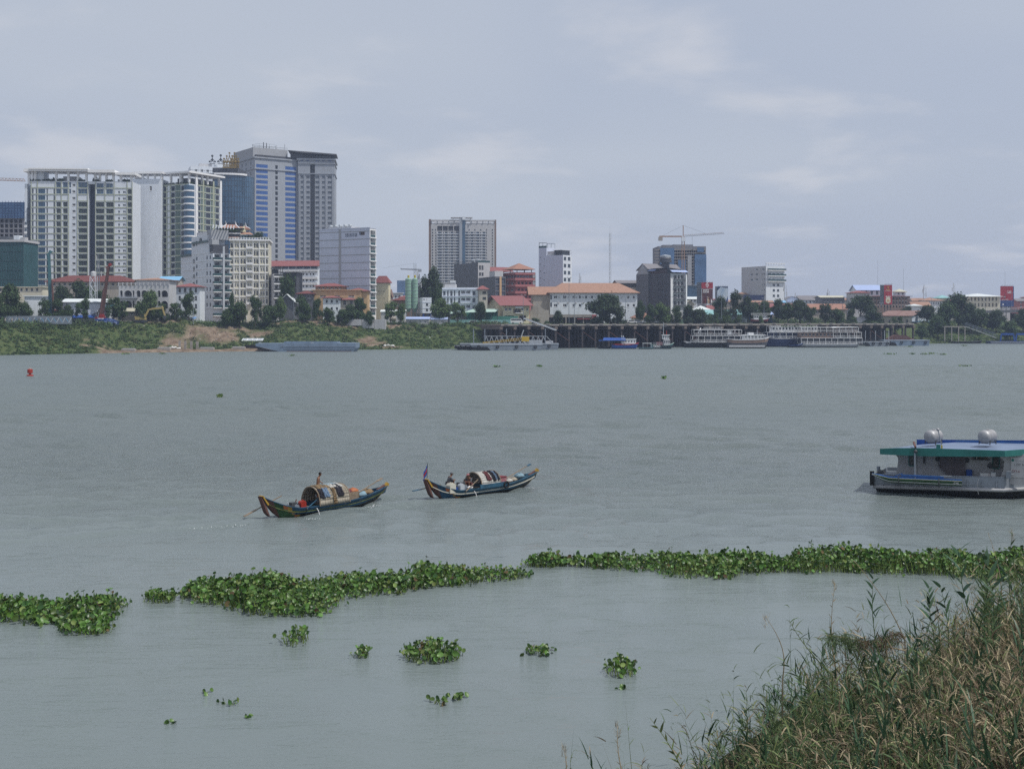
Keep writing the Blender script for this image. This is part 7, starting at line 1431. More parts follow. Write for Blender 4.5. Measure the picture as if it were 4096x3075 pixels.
def sampan(label,B,hullm,wallm,L,finm='fin_yellow'):
 x,y,h,_=B;e=thing('sampan',label,'sampan',(x,y,0),h);N=48;rows=[]
 def wg(t):return .86*min(1,(math.sin(min(1,t/.34)*math.pi/2))**.8*.86+.14)*min(1,math.sin(min(1,(1-t)/.5)*math.pi/2)**.9*.93+.07)
 def zg(t):return .46+.92*max(0,(.20-t)/.20)**2.0+.48*max(0,(t-.5)/.5)**1.8
 def xg(t):return-.75*max(0,(.14-t)/.14)**1.2+t*(L+1.25)
 def xk(t):return .35+(L-.35)*t
 def zk(t):return-.25+.35*max(0,(.06-t)/.06)+.25*max(0,(t-.8)/.2)**2
 V=[0,.25,.5,.66,.73,.8,1.0]
 for i in range(N+1):
  t=i/N;g=Vector((xg(t),wg(t),zg(t)));k_=Vector((xk(t),0,zk(t)));r_=[]
  for v in V:r_.append(Vector((k_.x+(g.x-k_.x)*v,g.y*v**.5,k_.z+(g.z-k_.z)*v**1.25)))
  rows.append(r_)
 b=MB();n_=len(V)
 for s in(-1,1):
  vs=[(p.x,s*p.y,p.z)for r_ in rows for p in r_];o=len(b.v);b.v+=vs
  for i in range(N):
   t=(i+.5)/N
   for j in range(n_-1):
    st=t-(1-V[j])*.10
    if st<.07 and t<.16:m_=hullm if not(t<.045)else 'rust_steel'
    elif .07<=st<.085 and t<.2:m_='orange_plastic'
    elif .085<=st<.105 and t<.23:m_=finm
    elif t>.98:m_=finm
    else:m_='keel_black' if j<3 else(hullm if j==3 else('jerry_white' if j==4 and hullm=='boat_blue' else wallm if j==5 else hullm))
    a=o+i*n_+j;b.f.append((a,a+n_,a+n_+1,a+1));b.m.append(b.mi(m_))
 for s in(-1,1):
  o=len(b.v)
  for r_ in rows:g=r_[-1];b.v+=[(g.x,s*max(g.y-.05,.01),g.z),(g.x*.97+.1,s*max(g.y-.14,.005),max(.12,g.z-.42)),(g.x*.97+.1,0,max(.10,g.z-.44))]
  for i in range(N):
   for j,m_ in((0,wallm),(1,'old_wood')):a=o+i*3+j;b.f.append((a,a+3,a+4,a+1));b.m.append(b.mi(m_))
 b.build('hull',e);b=MB()
 for s in(-1,1):
  for i in range(N):p,q=rows[i][-1],rows[i+1][-1];b.bar((p.x,s*(p.y-.02),p.z+.015),(q.x,s*(q.y-.02),q.z+.015),.09,wallm,.05)
  for i in range(N):p,q=rows[i][4],rows[i+1][4];b.bar((p.x,s*(p.y+.015),p.z),(q.x,s*(q.y+.015),q.z),.035,'leaf_yellow' if hullm=='boat_green' else 'jerry_white',.05)
 b.build('gunwale',e);b=MB();p=rows[0][-1]
 b.prism([(p.x-.02,p.z+.02),(p.x+.05,p.z+.05),(p.x+.46,p.z-.48),(p.x+.38,p.z-.56)],-.20,.20,finm);b.prism([(p.x-.12,p.z+.02),(p.x+.30,p.z-.66),(p.x+.55,p.z-1.25),(p.x+.30,p.z-1.0)],-.18,.18,'rust_steel');b.build('stern_plate',e);q=rows[-1][-1];b=MB()
 b.prism([(q.x-.40,q.z-.10),(q.x+.02,q.z+.0),(q.x+.10,q.z+.10),(q.x-.05,q.z+.24),(q.x-.22,q.z+.06)],-.10,.10,finm);b.prism([(q.x-.9,q.z-.14),(q.x-.41,q.z-.02),(q.x-.24,q.z+.10),(q.x-.5,q.z-.02)],-.12,.12,'rust_steel');b.build('bow_plate',e)
 b=MB()
 for t in(.3,.42,.55,.7,.82):i=int(t*N);p=rows[i][-1];b.box(p.x-.06,-p.y+.05,p.z-.12,p.x+.06,p.y-.05,p.z-.06,'old_wood')
 b.build('thwart',e);return e,rows
def inb(B,x,y,z):c,s=math.cos(B[2]),math.sin(B[2]);return(B[0]+x*c-y*s,B[1]+x*s+y*c,z)
def canopy(e,x0,x1,w_,z0,h,m,nm='canopy',bulge=.06):
 b=MB();N,K=16,12;rr_=random.Random(int(x0*10));g=[]
 for i in range(K+1):
  u=i/K;r_=[]
  for j in range(N+1):
   a=math.pi*j/N;jit=1+rr_.uniform(-1,1)*.02;r_.append((x0+(x1-x0)*u,-w_*math.cos(a)*jit,z0+h*math.sin(a)**.75*jit*(1-.10*(u-.4)**2)))
  g.append(r_)
 for i in range(K):
  for j in range(N):b.add([g[i][j],g[i+1][j],g[i+1][j+1],g[i][j+1]],[(0,1,2,3)],m)
 o=b.build(nm,e,smooth=True);so_=o.modifiers.new('t','SOLIDIFY');so_.thickness=.04;b=MB()
 for u in(0,K):b.path([Vector(p)+Vector((0,0,.01))for p in g[u]],.035,'old_wood',6)
 b.build('canopy_hoop',e)
 def on(u,a,lift=.05):return Vector((x0+(x1-x0)*u,-(w_+lift)*math.cos(a),z0+(h+lift)*max(0,math.sin(a))**.75))
 return on
def drape(e,on,u0,u1,a0,a1,m,name='cloth',seed=0,label=None):
 b=MB();r_=random.Random(seed);g=[];K=9;N=6;vv=[(r_.uniform(-.02,.02),r_.uniform(-.05,.05))for _ in range(N+1)]
 for i in range(K+1):
  a=a0+(a1-a0)*i/K;g.append([on(u0+(u1-u0)*j/N+vv[j][0]*i/K+.01*math.sin(i*2+j),a+(vv[j][1]if i in(0,K)else 0),.05+.03*math.sin(j*2.4+i*.6))for j in range(N+1)])
 for i in range(K):
  for j in range(N):b.add([g[i][j],g[i][j+1],g[i+1][j+1],g[i+1][j]],[(0,1,2,3)],m)
 return b
B1,B2=BOATS
e1,rows1=sampan('green sampan with cloth covered arched canopy and a shirtless man behind it',B1,'boat_green','boat_blue',B1[3])
on=canopy(e1,3.0,5.4,.90,.44,1.12,'canopy_hide')
cl=[('brown_cloth',.05,.45,1.0,1.9,'rumpled brown blanket on top of the sampan canopy'),('pale_cloth',.45,.85,.95,1.9,'pale crumpled sheet across the top of the sampan canopy'),('blue_cloth',.16,.34,.35,1.05,'light blue jeans hanging on the side of the canopy'),('dark_cloth',.60,.80,.30,1.35,'black shirt hanging on the side of the canopy'),('cyan_cloth',.35,.75,1.35,2.0,'pale cyan cloth heap on the canopy before the man'),('dark_cloth',.02,.15,.3,.95,'dark trousers hanging at the open rear edge of the canopy'),('brown_cloth',.45,.55,-.02,.95,'brown scarf trailing down the side of the canopy')]
for k_,(m_,u0,u1,a0,a1,lb)in enumerate(cl):
 o=drape(e1,on,u0,u1,a0,a1,m_,seed=k_).build('cloth',None,(B1[0],B1[1],0),B1[2],smooth=True);tag(o,lb,'cloth','laundry on the sampan canopy');o.modifiers.new('t','SOLIDIFY').thickness=.03
def prop(B,name,label,cat,x,y,z,b,rz=0,group=None):o=b.build(name,None,inb(B,x,y,z),B[2]+rz);return tag(o,label,cat,group)
def engine(B,label,x,y,z,top='steel_dark',s=1.0):
 e=thing('engine',label,'engine',inb(B,x,y,z),B[2]);MB().box(-.28*s,-.2*s,0,.28*s,.2*s,.32*s,'steel_dark').box(-.2*s,-.14*s,.321*s,.2*s,.14*s,.48*s,top).build('block',e);b=MB();b.lathe([(.02,-.04),(.17*s,-.04),(.17*s,.04),(.02,.04)],'grey_steel',(.1,-.24*s,.2*s),12,'y');b.tube((.2*s,.1,.3*s),(.34*s,.1,.62*s),.035,'rust_steel');b.tube((-.25*s,.1,.3*s),(-.35*s,.1,.5*s),.03,'pale_steel');b.build('flywheel',e);return e
engine(B1,'dark engine at the stern of the green sampan',1.55,-.1,.3);engine(B1,'engine with orange cover inside the canopy mouth',3.5,-.35,.62,'orange_plastic',.9);engine(B2,'black engine beside the crouching person on the blue sampan',2.35,0,.3,'steel_dark',1.25)
def jug(B,label,m,x,y,z,s=1.0,nm='jerry_can'):
 b=MB();w_,h=.17*s,.42*s;b.prism([(-w_,0),(w_,0),(w_,h*.8),(w_*.7,h),(-w_*.7,h),(-w_,h*.8)],-.14*s,.14*s,m);b.tube((w_*.4,0,h),(w_*.4,0,h+.05),.04,m);b.path([(-w_*.5,0,h),(-w_*.4,0,h+.07),(w_*.1,0,h+.07),(w_*.15,0,h)],.015,m,5);return prop(B,nm,label,'jerry can',x,y,z,b)
jug(B1,'red fuel can in the green sampan','buoy_red',2.25,-.1,.3,1.15);jug(B2,'big cream jerry can at the stern of the blue sampan','jerry_white',1.15,-.35,.35,1.5);jug(B2,'dark blue can beside the seated man','blue_paint',1.55,-.3,.3,.9);jug(B2,'small clear can near the black engine','pale_steel',1.95,-.45,.4,1.1)
def paddle(B,label,p,q,m,bl=.9):
 o=inb(B,*p);e=thing('paddle',label,'paddle',o,B[2]);d=Vector(q)-Vector(p);b=MB();b.bar((0,0,0),d,.05,'old_wood');b.build('shaft',e);n_=d.normalized();b=MB();b.bar(d,d+n_*bl,.20,m,.04);b.build('blade',e)
paddle(B1,'weathered wooden steering oar poking out past the green stern',(1.0,.3,1.2),(-.7,.5,.55),'old_wood',.9);paddle(B2,'blue bladed steering oar poking out past the blue stern',(.8,.3,.85),(-.8,.4,.72),'boat_teal',.7)
for B,lb in((B1,'blue metal pole lying across the side of the green sampan'),(B2,'thin rusty tiller pole across the side of the blue sampan')):prop(B,'pole',lb,'pole',0,0,0,MB().bar((1.9,-.95,.42),(3.5,-.5,1.05),.05,'boat_teal' if B is B1 else 'old_wood').lathe([(.01,-.02),(.09,-.02),(.09,.02),(.01,.02)],'steel_dark',(1.9,-.95,.42),10,'x'))
paddle(B1,'long pale oar resting along the bow of the green sampan',(6.3,-.35,.75),(8.4,-.1,1.35),'old_wood',.5);paddle(B2,'long blue oar resting along the bow of the blue sampan',(6.0,-.4,.75),(8.6,-.1,1.45),'boat_teal',.4)
b=MB();b.prism([(0,0),(.9,0),(.9,.42),(.85,.5),(.05,.5),(0,.42)],-.02,.02,'old_wood');b.box(0,-.02,0,.06,.5,.5,'old_wood');b.box(.84,-.02,0,.9,.5,.5,'old_wood');prop(B1,'crate','slatted wooden crate on the foredeck of the green sampan','crate',5.6,-.5,.45,b)
def bundle(B,label,m,x,y,z,s=.3,nm='cloth_bundle',cat='bundle'):
 b=MB();r_=random.Random(int(x*31));b.lathe([(.03,0),(s*1.0,.02),(s*1.15,s*.4),(s*.8,s*.8),(.05,s*1.0)],m,n=12);b.v=[(p[0]*(1+r_.uniform(-.2,.2))*1.3,p[1]*(1+r_.uniform(-.2,.2)),p[2]*(1+r_.uniform(-.2,.2)))for p in b.v];o=prop(B,nm,label,cat,x,y,z,b);o.data.polygons.foreach_set('use_smooth',[True]*len(o.data.polygons))
bundle(B1,'orange cloth bundle on the foredeck of the green sampan','orange_plastic',6.3,-.1,.85,.28);bundle(B1,'dark cloth bundle next to the crate on the green sampan','maroon_cloth',5.85,-.1,.85,.24);bundle(B1,'light blue tarpaulin bundle on the foredeck','cyan_cloth',6.9,-.1,.55,.34);bundle(B1,'heap of brown fishing net in the bow of the green sampan','brown_cloth',7.5,0,.6,.34,'fishing_net','net')
o_=canopy(e2:=sampan('blue sampan with a white canopy, flag and three people aboard',B2,'boat_blue','boat_teal',B2[3])[0],3.5,5.3,.86,.46,1.0,'pale_cloth')
for k_,(m_,u0,u1,a0,a1,lb)in enumerate([('maroon_cloth',.30,.52,.35,1.25,'dark red patterned shirt on the white canopy'),('dark_cloth',.60,.72,.30,1.35,'narrow black trousers on the white canopy'),('blue_cloth',.74,.80,.35,1.2,'pale blue strip of cloth between black trousers'),('dark_cloth',.84,.93,.32,1.2,'black towel at the front edge of the white canopy')]):o=drape(e2,o_,u0,u1,a0,a1,m_,seed=k_+20).build('cloth',None,(B2[0],B2[1],0),B2[2],smooth=True);tag(o,lb,'cloth','laundry on the white canopy');o.modifiers.new('t','SOLIDIFY').thickness=.03
MB().box(3.3,-.93,.45,5.8,-.86,.72,'boat_teal').build('side_board',e2)
b=MB();b.prism([(-.28,0),(.28,0),(.34,.55),(-.34,.55)],-.3,.3,'pink_cloth');b.box(-.36,-.33,.55,.36,.33,.6,'maroon');prop(B2,'pink_tub','pink red plastic tub in front of the white canopy','tub',5.85,-.2,.4,b)
bundle(B2,'white and blue bags piled before the pink tub','pale_cloth',6.6,-.1,.5,.3);bundle(B2,'pale blue net bundle in the bow of the blue sampan','cyan_cloth',7.9,0,.7,.3,'fishing_net','net');bundle(B2,'tan net heap toward the bow of the blue sampan','canopy_hide',7.2,0,.5,.3,'fishing_net','net');bundle(B2,'white bucket lid and bowls at the side of the blue sampan','white_clean',2.75,-.5,.5,.16,'bowl','bowl')
prop(B2,'tyre_fender','black tyre hanging on the side of the blue sampan','tyre',5.7,-.98,.5,MB().path([(.2*math.cos(t*math.pi/6),0,.22*math.sin(t*math.pi/6))for t in range(13)],.06,'rubber',6))
p=rows1[0][-1];e=thing('flag','small red and blue flag hanging limp at the stern','flag',inb(B2,-.65,0,1.45),B2[2]);MB().tube((0,0,0),(.05,0,1.0),.02,'steel_dark').build('pole',e);b=MB();
g=[[(.03-.08*j-.05*i*.2,.03*math.sin(i+j*2),.9-.20*i-.12*j)for j in range(5)]for i in range(4)]
for i in range(3):
 for j in range(4):b.add([g[i][j],g[i][j+1],g[i+1][j+1],g[i+1][j]],[(0,1,2,3)],'blue_paint' if i!=1 else 'red_paint')
b.build('cloth',e)
mat('foam',(0.55,0.58,0.58),.6,.1)
def stream(B,lb):prop(B,'water_jet',lb,'water jet',0,0,0,MB().path([(2.7,-.95,.38),(2.72,-1.1,.2),(2.74,-1.16,0)],.018,'white_clean',5))
stream(B1,'thin jet of cooling water from the side of the green sampan');stream(B2,'thin jet of cooling water from the side of the blue sampan')
for k_,(px,py,n_,rx,lb)in enumerate(((1492,2026,80,1.1,'white bow splash of the green sampan'),(1240,2077,26,.5,'white splash under the cooling jet of the green sampan'),(2112,1955,50,.8,'white bow splash of the blue sampan'),(1812,2000,22,.4,'white splash under the cooling jet of the blue sampan'),(1078,2086,30,.7,'white foam at the stern of the green sampan'),(960,2102,34,1.6,'flecks of foam in the wake of the green sampan'),(800,2112,40,3.2,'long thin foam streak trailing left of the green sampan'),(1560,2012,24,2.4,'faint foam streak trailing left of the blue sampan'))):
 g=gnd(px,py);pts=np.stack([rng.normal(0,rx*.5,n_),rng.normal(0,min(rx*.25,.16),n_),np.abs(rng.normal(0,.03,n_))+.015],-1);o=link('splash',quads(pts,rng.uniform(.03,.10,n_),np.tile([0,-.3,1.],(n_,1))+rng.normal(0,.4,(n_,3)),'splash',['foam']),None,(g.x,g.y,0),B1[2]if rx<1.5 else R(14));tag(o,lb,'splash',None,'stuff')
def legs_sit(k,zf,sp=.14):return{'hipL':((0,.09,.08),.085),'hipR':((0,-.09,.08),.085),'kneeL':((.36*k,.16,.30),.062),'kneeR':((.36*k,-.16,.28),.062),'ankL':((.30*k,.14,-.06),.04),'ankR':((.30*k,-.14,-.06),.04),'toeL':((.46*k,.15,-.10),.032),'toeR':((.46*k,-.15,-.10),.032)}
SE=[('pelvis','belly'),('belly','chest'),('chest','neck'),('neck','head'),('chest','shL'),('shL','elL'),('elL','wristL'),('wristL','handL'),('chest','shR'),('shR','elR'),('elR','wristR'),('wristR','handR')]
LE=[('pelvis','hipL'),('hipL','kneeL'),('kneeL','ankL'),('ankL','toeL'),('pelvis','hipR'),('hipR','kneeR'),('kneeR','ankR'),('ankR','toeR')]
SH=[('pelvis','belly'),('belly','chest'),('chest','shL'),('shL','elL'),('chest','shR'),('shR','elR')];PN=[('pelvis','hipL'),('hipL','kneeL'),('pelvis','hipR'),('hipR','kneeR')]
Jst=dict(pelvis=((0,0,.0),.13),belly=((.0,0,.2),.115),chest=((.03,0,.42),.145),neck=((.09,0,.60),.052),head=((.14,0,.73),.075),shL=((.03,.18,.50),.06),shR=((.0,-.18,.50),.06),elL=((.12,.27,.28),.042),elR=((-.06,-.24,.24),.042),wristL=((.30,.22,.14),.028),wristR=((.04,-.22,.02),.028),handL=((.36,.19,.12),.034),handR=((.08,-.20,-.04),.034),hipL=((0,.09,-.08),.09),hipR=((0,-.09,-.08),.09),kneeL=((.04,.10,-.48),.058),kneeR=((.0,-.10,-.48),.058),ankL=((0,.1,-.86),.04),ankR=((-.04,-.1,-.86),.04),toeL=((.14,.12,-.9),.032),toeR=((.1,-.12,-.9),.032))
person('shirtless man standing behind the canopy of the green sampan looking down',inb(B1,4.15,.72,1.42),B1[2]-.5,Jst,SE+LE,pants='dark_cloth',pants_edges=PN)
Jb=dict(pelvis=((0,0,.05),.13),belly=((.03,0,.22),.12),chest=((.12,0,.40),.15),neck=((.19,0,.56),.055),head=((.24,0,.68),.075),shL=((.12,.18,.48),.06),shR=((.12,-.18,.48),.06),elL=((.26,.24,.26),.042),elR=((.28,-.24,.28),.042),wristL=((.40,.12,.30),.028),wristR=((.42,-.12,.30),.028),handL=((.44,.06,.32),.034),handR=((.46,-.06,.32),.034));Js={**Jb,**legs_sit(1,0)}
person('man in grey shirt and cap sitting hunched at the stern of the blue sampan',inb(B2,1.25,.05,.85),B2[2]-.35,Js,SE+LE,'grey_cloth',SH,hair=False,cap='grey_cloth',pants='dark_cloth',pants_edges=PN)
person('person in grey top and pink hat crouching by the engine, facing the stern',inb(B2,3.15,-.05,.62),B2[2]+math.pi+.2,Js,SE+LE,'grey_cloth',SH,hair=False,cap='pink_cloth',pants='maroon_cloth',pants_edges=PN)
person('person in black sitting under the white canopy seen from behind',inb(B2,4.2,-.2,.68),B2[2]+.4,Js,SE+LE,'dark_cloth',SH,pants='dark_cloth',pants_edges=PN)
def houseboat():
 P0=Vector((xof(3496,80.8),80.8,0));P1=Vector((xof(4015,77.8),77.8,0));rz=math.atan2(P1 .y-P0 .y,P1 .x-P0 .x);L1=(P1-P0).length;c,s=math.cos(rz),math.sin(rz)
 def loc(px,Y):x=xof(px,Y)-P0 .x;y=Y-P0 .y;return(x*c+y*s,-x*s+y*c)
 P2=loc(4420,80.5);e=thing('houseboat','grey houseboat with teal roof edge and two steel tanks, cut by the right edge','houseboat',tuple(P0),rz)
 mat('teal_paint',(0.03,0.17,0.155),.6,.18,.8,streak=.35);mat('hull_grey',(0.27,0.30,0.34),.6,.12,.7,streak=.5);mat('boat_white',(0.43,0.43,0.44),.6,.12,.8,streak=.5);mat('roof_paint',(0.17,0.22,0.32),.5,.12,.8);mat('steel_tank',(0.36,0.36,0.37),.48,.2,1.5,metal=.3,streak=.2);mat('curtain_cloth',(0.13,0.115,0.125),.9,.2,1.5);mat('bright_blue',(0.03,0.11,0.32),.5,.2,2)
 out=[(0,0),(L1,0),P2,(P2[0],P2[1]+4.4),(L1,4.4),(.6,4.4)];sh=[0,.2,.2,.2,.2,0]
 def shell(lo,hi,off,m,nm):
  b=MB();n_=len(out);cx_,cy_=L1*.6,2.7;V=[]
  for k_ in(0,1):
   for i,(x,y)in enumerate(out):d=Vector((x-cx_,y-cy_)).normalized()*off[k_];V.append((x+d.x,y+d.y,(lo,hi)[k_]+(sh[i]if(lo,hi)[k_]>.1 else 0)))
  b.add(V,[(i,(i+1)%n_,n_+(i+1)%n_,n_+i)for i in range(n_)],m);return b.build(nm,e),V
 shell(-.6,.27,(-.45,-.12),'black_paint','hull_bottom');shell(.46,1.22,(0,.0),'hull_grey','hull')
 b=MB();pts=[(x,y-.02,.38+h)for(x,y),h in zip(out,sh)];b.path([pts[5],pts[0],pts[1],pts[2]],.13,'boat_white',10);b.build('rubbing_rail',e,smooth=True)
 b=MB();n_=len(out);b.add([(x,y,.95+h)for(x,y),h in zip(out,sh)],[tuple(range(n_))],'hull_grey');b.path([(x,y,1.23+h)for(x,y),h in zip(out[:3],sh)],.035,'hull_grey',6);b.build('deck',e)
 b=MB()
 for i in range(9):x=.6+i*.9;z=x/L1*.2;b.bar((x,-.06,.52+z),(x,-.02,1.0+z),.06,'hull_grey')
 b.bar((.3,-.05,.70),(L1-1.2,-.05,.88),.03,'pale_steel');b.build('stiffeners',e)
 zb,zr=.96,2.86;b=MB();x0=loc(3598,82)[0];yw_=1.35
 b.prism([(x0-.22,zb),(x0+1.0,zb),(x0+1.0,zr),(x0-.75,zr),(x0-.72,2.72),(x0-.25,2.52),(x0-.08,2.30),(x0-.06,2.0)],yw_-.02,yw_+.12,'boat_white');b.build('end_wall',e)
 b=MB();b.box(x0+1.001,yw_,zb,L1-.6,yw_+.12,zr,'boat_white');b.box(x0+.3,yw_+.13,zb,L1+.4,3.9,2.5,'boat_white');b.build('wall',e)
 xr=loc(4028,77.9)[0];b=MB();b.prism([(xr-.55,zb),(xr+4,zb),(xr+4,zr+.1),(xr-.62,zr+.1),(xr-.15,2.45),(xr-.22,1.9)],.32,.45,'boat_white');b.build('front_wall',e)
 for px,z0_,z1_,nm in((3650,1.74,2.52,'window'),(3983,1.80,2.66,'window')):
  x=loc(px,81.8 if px<3800 else 79.6)[0];f=thing_part(nm,e,(x,yw_,z0_));h=z1_-z0_;b=MB();w_=.24;poly=[(-w_,.1),(-w_+.07,0),(w_-.07,0),(w_,.1),(w_,h-.1),(w_-.07,h),(-w_+.07,h),(-w_,h-.1)]
  b.prism(poly,-.05,-.022,'teal_paint');f2=b.build('frame',f);b=MB();b.prism([(a*.8,.06+(q*.88))for a,q in poly],-.065,-.052,'glass_dark');b.build('pane',f);b=MB();q=[(0,h*.2),(.1,h*.5),(0,h*.8),(-.1,h*.5)]
  for i in range(4):b.bar((q[i][0],-.075,q[i][1]),(q[(i+1)%4][0],-.075,q[(i+1)%4][1]),.015,'dull_wall')
  b.build('diamond',f)
 b=MB();xa=loc(3699,81.5)[0];b.box(xa-.07,yw_-.05,1.95,xa+.07,yw_-.022,2.45,'charcoal_wall');b.build('narrow_window',e)
 for px in(3752,3868):x=loc(px,81)[0];MB().lathe([(.17,-.06),(.17,-.024)],'steel_dark',(0,0,0),14,'y').build('porthole',e,(x,yw_,2.32))
 x=loc(3960,79.8)[0];MB().lathe([(.02,0),(.16,.02),(.17,.1),(.02,.12)],'charcoal_wall',(0,0,0),12,'y').box(-.03,0,.1,.03,.06,.28,'steel_dark').build('wall_lamp',e,(x,yw_-.14,2.0))
 b=MB();b.box(loc(3890,80.5)[0],yw_-.22,2.38,loc(3958,80)[0],yw_-.003,2.44,'steel_dark')
 r2=random.Random(3)
 for i in range(9):x=loc(3892+i*7,80.3)[0];b.box(x-.04,yw_-.18,2.441,x+.04,yw_-.05,2.50+r2 .random()*.12,r2 .choice(['dull_wall','brown_wall','maroon','steel_dark']))
 b.build('shelf',e)
 fr=[(-.1+loc(3532,81.5)[0],-.55,2.68,3.06),(1.5,-.62,2.68,3.16),(3.0,-.62,2.68,3.22),(5.2,-.62,2.74,3.24),(L1+.05,-.62,2.86,3.26),(P2[0],P2[1]-.5,3.0,3.44)];b=MB()
 for p,q in zip(fr[:-1],fr[1:]):b.add([(p[0],p[1],p[2]),(q[0],q[1],q[2]),(q[0],q[1],q[3]),(p[0],p[1],p[3]),(p[0],p[1]+.06,p[2]),(q[0],q[1]+.06,q[2]),(q[0],q[1]+.06,q[3]),(p[0],p[1]+.06,p[3])],[(0,1,2,3),(7,6,5,4),(0,4,5,1),(3,2,6,7)],'teal_paint')
 p=fr[0];b.add([(p[0],p[1],p[2]),(p[0],p[1],p[3]),(p[0],4.0,2.56),(p[0],4.0,2.2)],[(0,1,2,3)],'teal_paint');b.build('roof_fascia',e);b=MB();k_=len(fr)
 bk=[(4.0,2.55),(4.0,2.75),(4.1,3.0),(4.2,3.22),(4.2,3.30),(P2[1]+4.2,3.45)];V=[(p[0]+(.05 if i==0 else 0),p[1]+.07,p[3]-.03)for i,p in enumerate(fr)]+[(p[0],*bk[i])for i,p in enumerate(fr)]
 b.add(V,[(i,i+1,k_+i+1,k_+i)for i in range(k_-1)],'roof_paint');b.build('roof',e);MB().add([(v[0],v[1],v[2]-.25)for v in V],[(i,i+1,k_+i+1,k_+i)for i in range(k_-1)],'boat_white').build('ceiling',e)
 b=MB();b.add([(2.6,4.15,2.9),(P2[0],4.3,3.3),(P2[0],4.3,3.66),(2.6,4.15,3.32)],[(0,1,2,3)],'blue_paint');b.add([(5.2,4.0,3.25),(P2[0],4.0,3.3),(P2[0],4.0,3.50),(5.2,4.0,3.4)],[(0,1,2,3)],'bright_blue');b.build('roof_parapet',e)
 b=MB();b.bar((.9,-.5,2.68),(.85,-.4,1.25),.015,'pale_steel');b.build('stay_wire',e)
 def put(x,y,z):return(P0 .x+x*c-y*s,P0 .y+x*s+y*c,z)
 for px,zt_,lab in((3734,3.30,'left round steel water tank on the houseboat roof'),(3950,3.42,'right round steel water tank on the houseboat roof')):
  x=loc(px,80.8 if px<3800 else 79.5)[0];t=thing('water_tank',lab,'water tank',put(x,1.5,zt_),rz+R(64),'steel tanks on the houseboat');R_=.45;prof=[(.02,-.72),(.28,-.69),(.40,-.60),(R_,-.47)]
  for i in range(4):xx=-.40+i*.24;prof+=[(R_,xx),(R_-.018,xx+.03),(R_-.018,xx+.06),(R_,xx+.09)]
  prof+=[(R_,.50),(.40,.60),(.28,.69),(.02,.72)];MB().lathe(prof,'steel_tank',(0,0,.54),24,'x').build('drum',t,smooth=True);MB().lathe([(.11,.96),(.11,1.03),(.02,1.05)],'steel_tank',(0,0,0),12).build('cap',t);b=MB()
  for xx in(-.45,.45):
   for yy in(-.38,.38):b.bar((xx,yy,0),(xx,yy,.5),.035,'steel_dark');b.bar((xx,yy,0),(xx*.6,yy,.3),.025,'steel_dark')
   b.bar((xx,-.38,.1),(xx,.38,.1),.035,'steel_dark')
  for yy in(-.47,.47):b.bar((-.5,yy*.82,.5),(.5,yy*.82,.5),.03,'steel_dark')
  b.build('stand',t)
 t=thing('curtain','large dark grey cloth hung across the houseboat wall','curtain',put(loc(3758,81)[0],1.0,0),rz);b=MB();W=loc(3862,80.3)[0]-loc(3758,81)[0];N=26
 for i in range(N):
  x,x2=W*i/N,W*(i+1)/N;f=lambda u:.06*math.sin(u*9)+.03*math.sin(u*23);tp=2.72;bt=lambda u:1.22+(.55-u*.9 if u<.5 else 0);b.add([(x,f(x),bt(x)),(x2,f(x2),bt(x2)),(x2*.96+.06,f(x2)*.4,tp),(x*.96+.06,f(x)*.4,tp)],[(0,1,2,3)],'curtain_cloth')
 b.build('cloth',t,smooth=True);MB().bar((-.1,0,2.74),(W+.1,0,2.74),.03,'steel_dark').build('rod',t)
 t=thing('banner','white banner lettered LOT N°1 hanging on the houseboat','banner',put(loc(4043,78)[0],.26,0),rz);Wb=loc(4098,78)[0]-loc(4043,78)[0];MB().box(0,0,1.42,Wb,.02,2.76,'boat_white').build('sheet',t)
 text_mesh('LOT N°1',.21,'charcoal_wall','lettering',t,(.22,-.005,2.2),depth=.003);text_mesh('ПП-6',.21,'maroon','lettering',t,(.06,-.005,1.76),depth=.003);MB().lathe([(.01,-.01),(.09,-.01),(.09,0),(.01,0)],'teal_paint',(.12,0,2.56),14,'y').box(.28,-.01,2.52,.85,-.001,2.56,'grey_wall').build('emblem',t)
 xd0=loc(3490,80.6)[0];xd1=loc(3848,78.6)[0];Ld=xd1-xd0;t=thing('dinghy','narrow green and blue dinghy slung along the houseboat side','dinghy',put(xd0,-.75,0),rz);b=MB();N=20;rows_=[]
 for i in range(N+1):
  u=i/N;w_=.36*min(1,(u/.25)**.6 if u>0 else .05)*(1-.25*max(0,(u-.7)/.3));zt_=1.20+.20*max(0,(.2-u)/.2)+.02*u;zk=.80+.50*max(0,(.22-u)/.22)**1.5;rows_.append((u*Ld,w_+.02,zt_,zk))
 for sgn in(-1,1):
  o=len(b.v)
  for x,w_,zt_,zk in rows_:b.v+=[(x,0,zk),(x,sgn*w_*.75,zk+.05),(x,sgn*w_*.86,zk+(zt_-zk)*.3),(x,sgn*w_*.96,zk+(zt_-zk)*.75),(x,sgn*w_,zt_),(x,sgn*(w_-.07),zt_+.01),(x,sgn*(w_-.10),zt_-.14),(x,0,zt_-.15)]
  for i in range(N):
   for j,m_ in enumerate(('boat_green','boat_green','boat_green','jerry_white' if False else 'boat_green','bright_blue','bright_blue','bright_blue')):a=o+i*8+j;b.f.append((a,a+8,a+9,a+1));b.m.append(b.mi(m_))
 b.build('hull',t);b=MB()
 for i in range(N):a,q=rows_[i],rows_[i+1];b.bar((a[0],-a[1]*.9-.01,a[3]+(a[2]-a[3])*.35),(q[0],-q[1]*.9-.01,q[3]+(q[2]-q[3])*.35),.02,'light_grey_wall',.035);b.bar((a[0],-a[1]-.01,a[2]-.04),(q[0],-q[1]-.01,q[2]-.04),.02,'jerry_white',.03)
